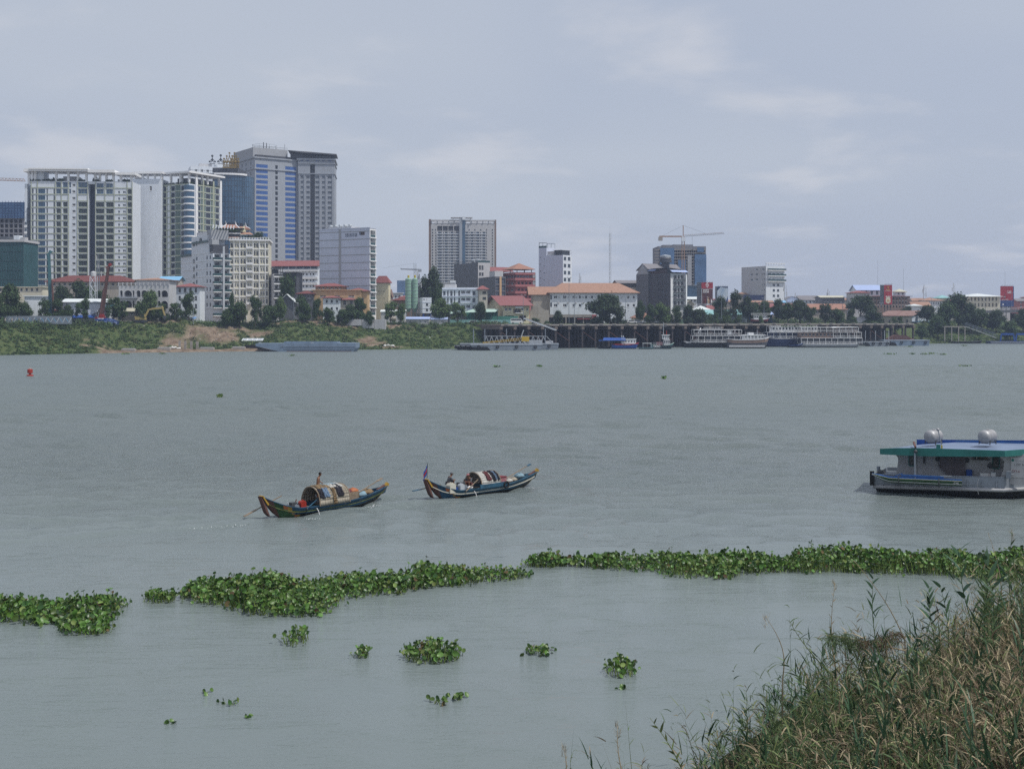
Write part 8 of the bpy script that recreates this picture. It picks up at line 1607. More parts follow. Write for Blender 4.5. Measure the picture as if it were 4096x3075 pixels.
 b.build('stripes',t);MB().box(1.9,-.2,1.3,4.6,-.1,1.42,'bright_blue').bar((1.5,-.2,1.3),(2.0,-.2,1.5),.05,'bright_blue').bar((4.4,-.2,1.45),(5.1,-.2,1.48),.04,'pale_steel').build('thwart',t)
 for x in(1.75,4.3):MB().path([(x,-.42,1.3),(x,-.48,1.0),(x,-.38,.78),(x,0,.70)],.035,'steel_dark',6).build('sling',t)
 text_mesh('CVC',.17,'white_clean','lettering',t,(Ld-.52,-.345,.98),depth=.004)
 xh=loc(3667,80.8)[0];t=thing('hoist','dark boat hoist tackle hanging from a rusty beam on the houseboat roof','hoist',put(xh,-.8,0),rz);MB().bar((-.2,1.9,3.42),(0,-.1,3.30),.12,'rust_steel').build('beam',t);MB().lathe([(.02,-.12),(.10,-.07),(.13,0),(.10,.08),(.02,.13)],'steel_dark',(0,0,3.0),14).build('block',t,smooth=True);MB().tube((-.05,0,2.9),(-.05,0,1.2),.05,'grey_steel').bar((.06,0,2.9),(.1,0,1.4),.02,'steel_dark').bar((.1,0,2.9),(.14,0,1.4),.02,'steel_dark').build('tackle',t)
 xh=loc(3752,81)[0];t=thing('lamp_pole','leaning grey pole with a shiny ball lamp beside the left tank','lamp',put(xh+.3,.3,3.2),rz);MB().tube((0,0,0),(-.25,0,1.15),.035,'grey_steel').build('pole',t);MB().lathe([(.02,-.1),(.09,-.06),(.11,0),(.09,.07),(.02,.1)],'steel_tank',(-.27,0,1.22),14).build('ball',t,smooth=True);tag(MB().box(-.16,-.1,0,.1,.1,.26,'teal_paint').box(.14,-.06,0,.24,.06,.22,'tarp_yellow').build('roof_box',None,put(xh+.1,-.2,3.2),rz),'small teal box with yellow end on the roof edge','box')
 for(p,q,r_,nm,lab,m_)in((0.26,.62,.12,'bollard','round grey bollard at the left end of the houseboat deck','grey_steel'),):t=MB().lathe([(r_,0),(r_,.45),(r_*1.05,.46),(r_*1.05,.5)],m_,n=14).build(nm,None,put(p,.5,1.22),rz);tag(t,lab,'bollard')
 t=MB().lathe([(.14,-.16),(.18,0),(.14,.16)],'steel_dark',(0,0,0),14,'x').path([(-.35,0,-.1),(-.1,0,.12),(.2,0,.1),(.35,0,-.05)],.03,'rope',6).build('rope_coil',None,put(.42,.2,1.36),rz);tag(t,'coil of rope and dark winch beside the round bollard','rope')
 t=MB().box(-.14,-.2,-.5,.14,.05,.45,'rubber').build('tyre_fender',None,put(-.12,-.05,1.0),rz);tag(t,'black rubber fender strapped to the houseboat corner','fender')
 x=loc(3937,79)[0];b=MB();b.box(0,0,0,.62,.35,.32,'boat_white');b.box(.52,-.005,0,.56,-.001,.32,'rust_steel');t=b.build('storage_box',None,put(x-.25,.05,1.32),rz);tag(t,'long dirty white storage box on the houseboat rail','box');t=MB().box(0,0,0,.27,.3,.33,'boat_white').box(-.02,-.02,.331,.29,.32,.36,'pale_steel').build('storage_box',None,put(x+.42,.05,1.33),rz);tag(t,'small upright white box right of the long dirty box','box')
 t=MB().tube((0,0,0),(0,0,.75),.2,'blue_paint').build('barrel',None,put(loc(3877,80.3)[0],1.0,.97),rz);tag(t,'dark blue barrel behind the end of the dinghy','barrel');t=MB().box(-.15,-.12,0,.15,.12,.45,'grey_steel').box(-.35,-.03,.25,.35,.03,.29,'pale_steel').build('bollard',None,put(loc(4034,77.6)[0],.0,1.40),rz);tag(t,'square grey bollard with crossbar before the banner','bollard')
 t=MB().path([put(loc(3916,79)[0],-.15,1.34),put(loc(3909,79)[0],-.3,1.0),put(loc(3909,79)[0],-.3,.6),put(loc(3914,79)[0],-.2,.25)],.025,'boat_white',6).build('hose',None);tag(t,'white hose looping down over the houseboat rail','hose')
def thing_part(name,par,loc):o=bpy.data.objects.new(name,None);C.objects.link(o);o.parent=par;o.location=loc;return o
houseboat()
def crown_mesh(kind,seed):
 r=np.random.default_rng(seed);nc={'round':16,'wide':18,'loose':20,'tall':14}[kind];cen=[]
 for i in range(nc):
  t=r.random();a=r.uniform(0,6.28)
  if kind=='round':z=.32+.58*t;rad=.36*math.sin(min(1,(1.08-t)*1.35)*math.pi/2)*math.sqrt(r.random())
  elif kind=='wide':z=.50+.38*t;rad=.46*math.sqrt(r.random())*(1.1-t*.6)
  elif kind=='tall':z=.22+.70*t;rad=.30*(1.05-t)**.6*math.sqrt(r.random())
  else:z=.30+.62*t;rad=.42*math.sqrt(r.random())*(1.1-t*.5)
  cen.append((rad*math.cos(a),rad*math.sin(a),z,r.uniform(.11,.21)*(.8 if kind=='loose' else 1)))
 pts=[];nr=[]
 for cx_,cy_,cz_,cr in cen:
  n_=int(300*(cr/.14)**1.5*(.55 if kind=='loose' else 1));d=r.normal(size=(n_,3));d/=np.linalg.norm(d,axis=1,keepdims=True);rr_=cr*(r.random(n_)**.35)*(1+.25*r.normal(size=n_))
  pts.append(np.array([cx_,cy_,cz_])+d*rr_[:,None]*np.array([1.15,1.15,.8]));nr.append(d*.6+r.normal(size=(n_,3))*.5+np.array([0,0,.5]))
 pts=np.concatenate(pts);nr=np.concatenate(nr)
 return pts,nr,r.uniform(.045,.09,len(pts))
CR={}
for kd in('round','wide','loose','tall'):
 for v in range(3):
  pts,nr,sz=crown_mesh(kd,hash(kd)%97*0+{'round':1,'wide':2,'loose':3,'tall':4}[kd]*10+v)
  for m_ in('leaf_dark','leaf_mid','leaf_light'):CR[kd,v,m_]=(pts,nr,sz)
CM={}
def crown(kd,v,m_):
 if(kd,v,m_)not in CM:p_,n_,s_=CR[kd,v,m_];CM[kd,v,m_]=quads(p_,s_,n_,'crown',[m_],aspect=1.1)
 return CM[kd,v,m_]
TM=[]
for v in range(3):
 r_=random.Random(v);b=MB();b.path([(0,0,0),(.01,0,.2),(.0,.01,.38),(.01,0,.55)],[.035,.026,.02,.008],'bark',7)
 for i in range(6):a=i*1.05+r_.random();z=.2+.06*i;b.path([(0,0,z),(.12*math.cos(a),.12*math.sin(a),z+.10),(.28*math.cos(a),.28*math.sin(a),z+.24)],[.016,.011,.004],'bark',5)
 TM.append(b.mesh('trunk',True))
nt=0
def tree(px,top,w_,Y,kd,m_,lab,z0=None,grp='trees along the far bank'):
 global nt;nt+=1;Y=YM(px,Y);x=xof(px,Y);z0=min(TOP,tz(x,Y))-.2 if z0 is None else z0;h=zof(top,Y)-z0;W=w_/F*Y
 e=thing('tree',lab,'tree',(x,Y,z0),(nt*2.39)%6.28,grp);e.scale=(W*.98,W*.98,h*1.02);link('trunk',TM[nt%3],e);link('crown',crown(kd,nt%3,m_),e);return e
D_,G_,L_='leaf_dark','leaf_mid','leaf_light'
for row_ in """42,1142,120,415,round,D,dark layered tree at the far left before the low tan house
-12,1180,90,412,round,G,green tree cut by the left edge of the photo
96,1212,75,408,round,G,bushy tree beside the white box shed
20,1222,90,404,round,D,low dark tree in front of the far left fence
178,1196,70,409,loose,D,loose tree left of the teal piling rig mast
255,1140,90,440,wide,D,dark tree behind the teal rig and below the red temple roof
315,1128,130,445,round,D,broad dark tree before the long dark red roof
380,1150,90,440,wide,D,dark tree left of the leaning rusty rig
270,1222,60,404,round,G,small tree at the gable of the white warehouse
332,1198,72,402,loose,G,feathery small tree before the white warehouse roof
232,1190,60,410,tall,D,dark tree just right of the teal rig
452,1190,80,404,loose,D,feathery dark tree right of the rusty rig
490,1208,55,402,loose,G,small loose tree over the lattice boom tip
598,1166,92,404,round,L,bright green tree before the villa arches
562,1215,62,402,loose,G,low loose tree left of the bright green tree
648,1216,70,402,round,D,low dark tree right of the bright green tree
756,1170,80,404,loose,G,feathery tree beside the left lamp post
702,1212,62,402,loose,D,small loose tree below the cream red roofed house
928,1180,36,402,tall,D,slim dark tree before the arched hotel left corner
958,1208,92,400,round,D,dense dark tree at the foot of the arched hotel
905,1240,60,398,round,G,low tree left of the dense dark tree
1022,1188,62,402,loose,D,thin half bare tree before the arched hotel
1078,1222,80,402,round,G,green tree right of the half bare tree
1118,1192,62,406,round,L,bright tree left of the white leaning canopy
1150,1108,78,428,loose,D,tall grey green tree in front of the dark villa
1205,1184,72,410,loose,G,greyish feathery tree before the ochre wall
1268,1174,56,404,tall,G,dense round headed tree left of the white cottage
1222,1214,70,402,round,D,low dark tree under the grey feathery tree
1310,1232,60,400,round,G,low green tree before the white cottage
1400,1222,80,402,round,D,dark bushy tree before the open veranda house
1436,1194,76,404,round,G,bushy tree at the foot of the lavender building
1368,1238,60,400,round,D,low dark tree right of the white cottage
1478,1245,50,400,round,G,small bush like tree below the lavender balconies
1562,1210,66,408,loose,L,pale loose tree below the cream block
1606,1214,46,409,round,L,small bright tree left of the silos
1738,1080,92,470,round,D,tallest dark tree behind the mixing tower
1698,1112,80,472,round,D,dark tree leaning left of the tallest dark tree
1752,1150,70,466,round,G,green tree under the tallest dark tree
1765,1198,96,416,round,L,light green tree behind the conveyor top
1832,1212,80,416,loose,L,light loose tree behind the conveyor
1925,1208,56,414,round,D,dark tree left of the yellow gabled house
2142,1272,50,408,loose,G,palm like clump before the stone gate wall
2232,1244,52,408,round,D,dark tree before the concrete arcade
2190,1284,40,406,round,G,small shrub tree left of the arcade tree
2440,1174,160,412,wide,D,huge spreading dark tree at the right end of the orange roofed building
2405,1215,90,410,round,D,dark lower half of the huge spreading tree, left side
2470,1232,80,410,loose,D,dark lower tree right under the huge spreading tree
2560,1207,46,420,round,G,slim green tree left of the charcoal hotel
2600,1220,62,418,round,G,green tree at the left foot of the charcoal hotel
2642,1214,76,416,round,L,bright green tree before the charcoal hotel
2704,1226,66,416,loose,G,loose tree before the charcoal hotel balconies
2752,1222,66,414,round,D,dark tree right of the charcoal hotel
2795,1236,86,412,round,D,dark tree left of the large aqua shed
2852,1252,60,406,loose,G,loose tree before the blue end wall of the aqua shed
2884,1188,76,430,round,D,dark tree below the blue and white billboard
2942,1166,72,432,loose,D,tall loose tree left of the navy hoarding
2992,1190,66,430,round,D,dark tree beneath the navy hoarding
2908,1266,66,404,loose,G,banana like clump before the aqua shed
2952,1262,54,404,loose,G,second banana like clump before the aqua shed
3044,1246,34,408,tall,L,small bright tree over the blue walled shed
3022,1212,60,440,round,G,green tree behind the pale blue roof
3060,1204,66,440,round,G,green tree beside the white hotel foot
3112,1200,76,438,round,D,dark tree right of the blue walled shed
3152,1214,76,430,round,G,green tree right of the blue shed yard
3200,1200,90,428,round,D,dark tree before the twin brown gables
3240,1228,66,424,loose,G,loose tree left of the long orange tiled house
3302,1218,66,420,loose,D,loose dark tree in front of the long orange tiled roof
3350,1236,70,420,round,G,green tree before the long orange tiled house
3406,1222,54,424,tall,D,dark tree at the right end of the orange tiled house
3442,1186,124,436,wide,D,wide umbrella shaped tree left of the red beer billboard
3488,1240,82,424,round,D,dark tree below the umbrella shaped tree
3412,1270,60,414,round,G,low green tree near the gravel heap
3626,1228,52,470,loose,D,loose tree below the arched terrace
3708,1222,88,440,round,D,dark tree left of the big round tree
3588,1266,56,414,loose,G,banana like clump before the rusty warehouse
3832,1178,150,424,round,D,biggest round dark tree on the right skyline
3786,1212,110,420,round,G,shoulder tree left of the biggest round tree
3882,1218,96,420,round,D,shoulder tree right of the biggest round tree
3926,1236,70,420,loose,G,loose tree under the bridge end
3985,1240,90,422,round,D,dark tree under the road bridge
4092,1238,80,424,round,D,dark tree at the right edge under the bridge
4042,1288,90,404,round,G,low tree above the blue landing pontoon
3752,1264,80,412,round,G,low bushy tree at the head of the grassy bank
3686,1300,60,404,round,G,low bush tree right of the rusty warehouse""".split('\n'):
 a=row_.split(',');a[5]='G' if a[5]=='D' and 0<float(a[0])<1500 and int(a[0])%2==0 else a[5];tree(float(a[0]),float(a[1]),float(a[2]),float(a[3]),a[4],{'D':D_,'G':G_,'L':L_}[a[5]],','.join(a[6:]))
def scrub():
 r=np.random.default_rng(21);n_=9000;px=r.uniform(-250,4350,n_);d=r.uniform(.3,46,n_);k_=(px-2048)/F
 y=np.full(n_,420.)
 for _ in range(25):y=yw(k_*y)+d
 x=k_*y;keep=(dirt_of(x,y)<.35)&((px<2030)|(px>3660)|(d<0));led=(px>380)&(px<1115)&(d<10);keep&=~led;keep&=(r.random(n_)<np.where(d<34,.85,.45))
 x,y,px,d=x[keep],y[keep],px[keep],d[keep];z=bank_h(x,y);P=[];Nn=[];S_=[];Mi=[]
 big=vnoise(x,y,.22,3)
 for i in range(len(x)):
  grassy=(px[i]<250 and d[i]<14)or r.random()<.25 or px[i]>3700 and r.random()<.5
  rad=r.uniform(.5,1.1)if grassy else r.uniform(.7,1.5)*(1.25 if big[i]>.15 else .85);m_=26 if grassy else 42;q=r.normal(size=(m_,3));q/=np.linalg.norm(q,axis=1,keepdims=True);q[:,2]=np.abs(q[:,2])
  hh=rad*(.9 if grassy else 1.1)
  P.append(np.array([x[i],y[i],z[i]-.05])+q*np.array([rad,rad,hh])*(r.random((m_,1))**.3));Nn.append(q*.6+r.normal(size=(m_,3))*(.9 if grassy else .45)+np.array([0,-.2,.35]));S_.append(r.uniform(.3,.6,m_)*(1.1 if grassy else 1));t=r.random()
  Mi.append(np.full(m_,(2 if t<.5 else 3 if t<.62 else 1)if grassy else(0 if big[i]>.35 and t<.6 else 1 if t<.55 else 2 if t<.93 else 3)))
 link_=link('bank_scrub',quads(np.concatenate(P),np.concatenate(S_),np.concatenate(Nn),'bank_scrub',[D_,G_,L_,'leaf_yellow'],np.concatenate(Mi),1.2));tag(link_,'low green scrub and grass covering the far river bank','scrub',None,'stuff')
scrub()
def thicket():
 r=np.random.default_rng(33);P=[];Nn=[];S_=[];Mi=[]
 for(pa_,pb_,n_,d0,d1,h0,h1)in((-50,480,60,26,36,1.2,2.6),(440,850,26,34,44,1.0,2.4),(850,1560,120,34,46,1.0,2.4),(1560,2020,40,30,40,.8,1.8),(2380,2560,16,50,60,1.5,3),(2560,3480,150,44,62,1.5,3.6),(3640,4200,60,40,62,1.2,3.0),(2130,2330,12,46,52,.8,1.8)):
  for _ in range(n_):
   px=r.uniform(pa_,pb_);x,y=bpt(px,r.uniform(d0,d1));z=min(TOP,tz(x,y));hh=r.uniform(h0,h1);rd=hh*r.uniform(.7,1.2);m_=int(70+40*rd);q=r.normal(size=(m_,3));q/=np.linalg.norm(q,axis=1,keepdims=True);q[:,2]=np.abs(q[:,2])
   P.append(np.array([x,y,z-.1])+q*np.array([rd,rd,hh])*(r.random((m_,1))**.3)*(1+.15*r.normal(size=(m_,1))));Nn.append(q*.6+r.normal(size=(m_,3))*.5+np.array([0,0,.4]));S_.append(r.uniform(.35,.75,m_));t=r.random();Mi.append(np.full(m_,0 if t<.5 else 1 if t<.85 else 2))
 o=link('thicket',quads(np.concatenate(P),np.concatenate(S_),np.concatenate(Nn),'thicket',[D_,G_,L_],np.concatenate(Mi),1.1));tag(o,'dark bushy thicket along the top of the far bank','bushes',None,'stuff')
thicket()
r=np.random.default_rng(5);pts=[]
for(mx_,my_,rx,hgt)in MOUNDS:
 for _ in range(90):a,q_=r.uniform(0,6.28),r.random()**.5*rx*1.5;pts.append((mx_+q_*math.cos(a),my_+q_*math.sin(a)))
pts=np.array(pts);pz=bank_h(pts[:,0],pts[:,1])
o=link('rubble',quads(np.column_stack([pts,pz+.1]),r.uniform(.3,.9,len(pts)),r.normal(size=(len(pts),3)),'rubble',['concrete']));tag(o,'clods and rubble strewn on the bare earth mounds','rubble',None,'stuff')
mat('hyacinth_leaf',(0.088,0.178,0.032),0.42,0.25,1.2,spec=0.5,island=.38,trans=.22);mat('hyacinth_dark',(0.035,0.085,0.018),0.35,0.25,1.2,spec=0.5,island=.3,trans=.2);mat('hyacinth_stalk',(0.14,0.20,0.05),0.6,0.2,2,island=.3);mat('hyacinth_brown',(0.10,0.075,0.035),0.9,0.3,2,island=.3)
def hya(pts,hts,name,seed=0,size=(.10,.22),leafm='hyacinth_leaf',base=0.0,stalk=True):
 r=np.random.default_rng(seed);n_=len(pts);K=8;ang=np.linspace(0,2*np.pi,K,endpoint=False)
 tip=np.column_stack([pts[:,0]+r.normal(0,.10,n_),pts[:,1]+r.normal(0,.10,n_),hts]);s=r.uniform(size[0],size[1],n_)*(1+.35*vnoise(pts[:,0],pts[:,1],.9,5))
 nr=np.column_stack([r.normal(0,.75,n_),r.normal(-.35,.7,n_),np.abs(r.normal(.55,.5,n_))+.05]);nr/=np.linalg.norm(nr,axis=1,keepdims=True);ref=r.normal(size=(n_,3));a=np.cross(nr,ref);a/=np.linalg.norm(a,axis=1,keepdims=True);b_=np.cross(nr,a)
 rad=s[:,None]*.5*(1+.22*np.cos(ang))[None,:];rim=tip[:,None,:]+a[:,None,:]*(rad*np.cos(ang))[...,None]*1.1+b_[:,None,:]*(rad*np.sin(ang))[...,None]*.9+nr[:,None,:]*(s[:,None]*(.12+.10*np.abs(np.sin(ang))[None,:]))[...,None]
 v=np.concatenate([tip[:,None,:],rim],1);nv=K+1;base_i=np.arange(n_)[:,None,None]*nv;tri=np.array([[0,1+i,1+(i+1)%K]for i in range(K)])[None]+base_i;V=[v.reshape(-1,3)];f3=tri.reshape(-1,3)
 m_=n_ if stalk else 0;r0=np.column_stack([pts[:m_,0],pts[:m_,1],np.full(m_,base-.02)]);sd_=np.tile([.014,0,0],(m_,1));sv=np.stack([r0-sd_,r0+sd_,tip[:m_]+sd_*.5,tip[:m_]-sd_*.5],1);V.append(sv.reshape(-1,3));f4=(np.arange(m_*4).reshape(-1,4)+n_*nv);V=np.concatenate(V)
 me=bpy.data.meshes.new(name);me.vertices.add(len(V));me.vertices.foreach_set('co',V.reshape(-1));li=np.concatenate([f3 .reshape(-1),f4 .reshape(-1)]).astype(np.int32);me.loops.add(len(li));me.loops.foreach_set('vertex_index',li)
 st=np.concatenate([np.arange(0,f3 .size,3),f3 .size+np.arange(0,f4 .size,4)]).astype(np.int32);me.polygons.add(len(st));me.polygons.foreach_set('loop_start',st);me.materials.append(MATS[leafm]);me.materials.append(MATS['hyacinth_stalk']);me.materials.append(MATS['hyacinth_brown']);me.materials.append(MATS['hyacinth_dark'])
 lm_=r.choice([0,3,1,2],n_,p=[.60,.28,.08,.04])if leafm=='hyacinth_leaf' else np.zeros(n_);me.polygons.foreach_set('material_index',np.concatenate([np.repeat(lm_,K),np.ones(len(f4))]).astype(np.int32));me.polygons.foreach_set('use_smooth',np.ones(len(st),dtype=bool));me.update(calc_edges=True);return me
def inside(poly,x,y):
 c=np.zeros(len(x),bool);n_=len(poly)
 for i in range(n_):
  x0,y0=poly[i];x1,y1=poly[i-1];c^=((y0>y)!=(y1>y))&(x<(x1-x0)*(y-y0)/(y1-y0+1e-12)+x0)
 return c
def mat_patch(poly,dens,lab,seed,hfun=None,hb=.38):
 r=np.random.default_rng(seed);W=[(gnd(a,b_).x,gnd(a,b_).y)for a,b_ in poly];xs_=[p[0]for p in W];ys_=[p[1]for p in W];A=(max(xs_)-min(xs_))*(max(ys_)-min(ys_));n_=int(A*dens)
 x=r.uniform(min(xs_),max(xs_),n_);y=r.uniform(min(ys_),max(ys_),n_);jx=x+.3*vnoise(x,y,4.3,1)+r.normal(0,.16,n_);jy=y+.42*vnoise(x,y,3.1,2)+r.normal(0,.2,n_);k_=inside(W,jx,jy);x,y=x[k_],y[k_]
 h=hb*(.8+.75*vnoise(x,y,1.9,seed)+.5*vnoise(x,y,.7,seed+2));e_=np.ones(len(x))
 for dx,dy in((.3,0),(-.3,0),(0,.3),(0,-.3),(.2,.2),(-.2,-.2)):e_-=.13*~inside(W,x+dx,y+dy)
 h=np.clip(h*e_,.05,1.2);
 if hfun is not None:h=h*hfun(px_of(x,y))
 hts=h*r.uniform(.25,1.1,len(x))**.6+r.exponential(.02,len(x));k2=r.random(len(x))<.09;hts[k2]+=r.uniform(.05,.3,k2 .sum());me=hya(np.column_stack([x,y]),hts,'hyacinth_mat',seed);o=link('hyacinth_mat',me);tag(o,lab,'water hyacinth',None,'stuff');return o
mat_patch([(-250,2440),(0,2412),(130,2418),(250,2420),(330,2408),(430,2400),(480,2412),(480,2448),(425,2470),(450,2508),(430,2530),(330,2542),(252,2532),(240,2500),(130,2495),(0,2478),(-250,2480)],82,'floating mat of water hyacinth at the left edge',1,lambda p:np.interp(p,[0,220,330,480],[1.25,.95,1.0,1.2]))
mat_patch([(575,2392),(620,2375),(690,2375),(703,2395),(690,2408),(620,2412),(580,2405)],120,'small round hyacinth island left of the long middle mat',2,None,.5)
mat_patch([(715,2388),(790,2352),(900,2338),(1090,2335),(1250,2330),(1400,2322),(1600,2312),(1760,2298),(1880,2288),(2000,2292),(2125,2302),(2120,2314),(1960,2325),(1800,2345),(1560,2375),(1390,2385),(1370,2410),(1310,2455),(1200,2470),(1000,2455),(880,2425),(770,2408)],82,'long middle mat of water hyacinth with a broad left end',3,lambda p:np.interp(p,[720,850,1000,1150,1300,1600,1750,1850,1950,2050],[.8,1.1,1.45,1.4,.9,1.0,1.2,1.55,1.2,.9]))
mat_patch([(2085,2266),(2120,2252),(2160,2246),(2262,2248),(2268,2262),(2150,2274)],120,'small hyacinth tuft between the two long mats',4,None,.45)
mat_patch([(2270,2254),(2400,2244),(2600,2240),(2800,2236),(3000,2240),(3120,2236),(3300,2232),(3500,2236),(3700,2240),(3900,2238),(4096,2232),(4500,2228),(4500,2330),(4096,2330),(3800,2308),(3600,2294),(3350,2292),(3050,2290),(2980,2300),(2900,2315),(2650,2308),(2640,2284),(2400,2275),(2280,2268)],82,'long right hand mat of water hyacinth reaching the reeds',5,lambda p:np.interp(p,[2280,2650,2800,3120,3200,3380,3450,3600,3800,4096],[1.0,1.1,1.1,1.0,1.9,1.9,1.25,1.35,1.2,1.5]))
for i,(px,py,rx,nl,hh,lb)in enumerate(((1187,2566,54,60,.48,'small hyacinth clump below the broad end of the middle mat'),(1445,2618,36,42,.30,'little hyacinth clump between two larger floating clumps'),(1732,2622,118,260,.50,'largest free floating hyacinth clump in the foreground'),(2154,2612,46,70,.26,'low pale hyacinth clump right of the largest clump'),(2486,2688,62,75,.50,'upright hyacinth clump nearest the reed bank'),(922,2815,16,10,.28,'tiny upright hyacinth sprig in the lower left water'),(1752,2808,42,14,.22,'trailing pale hyacinth sprig below the largest clump'),(1835,2793,22,12,.14,'flat little hyacinth sprig at the right of the trailing sprig'),(2502,2756,11,6,.12,'tiny sprig under the upright hyacinth clump'),(685,2892,14,5,.04,'flat drifting leaves in the lowest left water'),(1000,2873,15,5,.04,'flat drifting leaves right of the tiny upright sprig'),(824,2770,14,4,.04,'few drifting leaves above the tiny upright sprig'),(488,2425,26,16,.3,'sparse hyacinth tuft at the right tip of the left mat'),(1395,2300,1,1,.5,''))):
 if not lb:continue
 g=gnd(px,py);sc_=F/g.y;r_m=rx/sc_;r=np.random.default_rng(40+i);a=r.uniform(0,6.28,nl);q_=r.random(nl)**.5;p_=np.column_stack([np.cos(a)*q_*r_m,np.sin(a)*q_*min(r_m,.9)*1.2]);hts=hh*(1.05-.55*q_**2)*r.uniform(.3,1.1,nl);o=link('water_hyacinth',hya(p_,np.clip(hts,.03,2),'water_hyacinth',50+i),None,(g.x,g.y,0));tag(o,lb,'water hyacinth','free floating hyacinth clumps')
for i,(px,py,rx,lb)in enumerate(((1985,1469,14,'floating tuft far out below the work barges, left of two'),(2156,1467,14,'floating tuft far out below the work barges, right of two'),(3562,1418,30,'widest floating tuft in the row below the pier end'),(3649,1417,12,'second floating tuft in the row below the pier end'),(3701,1418,16,'dark floating tuft in the middle of the row'),(3728,1416,12,'small tuft right of the dark floating tuft'),(3770,1419,16,'rightmost floating tuft of the row'),(3857,1466,30,'flat floating tuft nearest the right edge'),(3857,1384,12,'dark tuft just under the landing pontoon'),(3640,1388,14,'faint tuft near the pale flat barge'),(2656,1514,8,'single speck of weed below the cruise boats'),(880,1588,9,'small tuft of weed in the left middle water'),(1170,1424,10,'small tuft just off the long blue grey barge'),(500,1417,20,'low tuft of weed close under the muddy ledge, left'),(650,1416,12,'low tuft of weed close under the muddy ledge, right'))):
 g=gnd(px,py);r_m=rx/(F/g.y);r=np.random.default_rng(80+i);nl=40;p_=np.column_stack([r.normal(0,.5,nl)*r_m,r.normal(0,.6,nl)]);o=link('water_hyacinth',hya(p_,r.uniform(.05,.45,nl),'water_hyacinth',90+i,(.2,.4)),None,(g.x,g.y,0));tag(o,lb,'water hyacinth','far floating tufts')
EDGE=[(-30,22),(-6,25),(0,27.0),(2.4,28.6),(4.4,30.6),(6.2,33.2),(8.0,35.8),(9.6,38.0),(12.2,39.0),(15.5,43.0),(20,47.5),(26,52),(40,60)]
EXx=[p[0]for p in EDGE];EYy=[p[1]for p in EDGE]
def near_d(x,y):return(np.interp(x,EXx,EYy)-y)*.75
def near_h(x,y):d=near_d(x,y);return np.interp(d,[-6,0,3,10,20,40],[-1.6,-.12,.7,3.0,7.0,9.8])+vnoise(x,y,.9,1)*.18*np.clip(d,0,1)
nb=grid_obj('riverbank',np.arange(-30,40.1,.5),np.arange(-20,62,.5),near_h,[bpy.data.materials.new('near_earth')],attr=('dirt',lambda X,Y:np.clip(.6+.6*vnoise(X,Y,.8),0,1)));nm_=nb.data.materials[0];nm_.use_nodes=True;earth_nodes(nm_,(0.03,0.024,0.016),(0.06,0.05,0.03),(0.015,0.02,0.01),(0.03,0.035,0.015),2.0);struct(nb)
mat('reed_green',(0.10,0.155,0.065),0.55,0.3,.8,spec=.35,island=.35,trans=.25);mat('reed_pale',(0.16,0.20,0.075),0.55,0.3,.8,spec=.35,island=.3,trans=.25);mat('reed_dry',(0.34,0.28,0.18),0.85,0.3,.8,island=.4,trans=.15);mat('reed_brown',(0.13,0.095,0.06),0.9,0.3,.8,island=.4);mat('reed_blue',(0.05,0.105,0.055),0.45,0.25,.8,spec=.4,island=.25,trans=.15)
def ribbons(P,Dd,Ln,Wd,droop,name,mats_,mi,S=4,r=None):
 n_=len(P);r=r or rng;d=Dd/np.linalg.norm(Dd,axis=1,keepdims=True);sd_=np.cross(d,r.normal(size=(n_,3)));sd_/=np.linalg.norm(sd_,axis=1,keepdims=True)+1e-9;p=P.copy();rows_=[]
 for k_ in range(S+1):
  t=k_/S;w_=Wd*(math.sin(math.pi*min(1,t*.9+.25))*.9+.1 if t<1 else .05);rows_.append(p-sd_*w_[:,None]/2);rows_.append(p+sd_*w_[:,None]/2);d=d+np.array([0,0,-1.])*(droop*(t+.2)/S)[:,None];d/=np.linalg.norm(d,axis=1,keepdims=True);p=p+d*(Ln/S)[:,None]
 V=np.stack(rows_,1).reshape(-1,3);nv=2*(S+1);q=np.array([[2*k_,2*k_+1,2*k_+3,2*k_+2]for k_ in range(S)])[None]+np.arange(n_)[:,None,None]*nv;q=q.reshape(-1)
 me=bpy.data.meshes.new(name);me.vertices.add(len(V));me.vertices.foreach_set('co',V.reshape(-1));me.loops.add(len(q));me.loops.foreach_set('vertex_index',q.astype(np.int32));me.polygons.add(n_*S);me.polygons.foreach_set('loop_start',np.arange(0,len(q),4,dtype=np.int32));[me.materials.append(MATS[m_])for m_ in mats_];me.polygons.foreach_set('material_index',np.repeat(mi,S).astype(np.int32));me.polygons.foreach_set('use_smooth',np.ones(n_*S,dtype=bool));me.update(calc_edges=True);return me
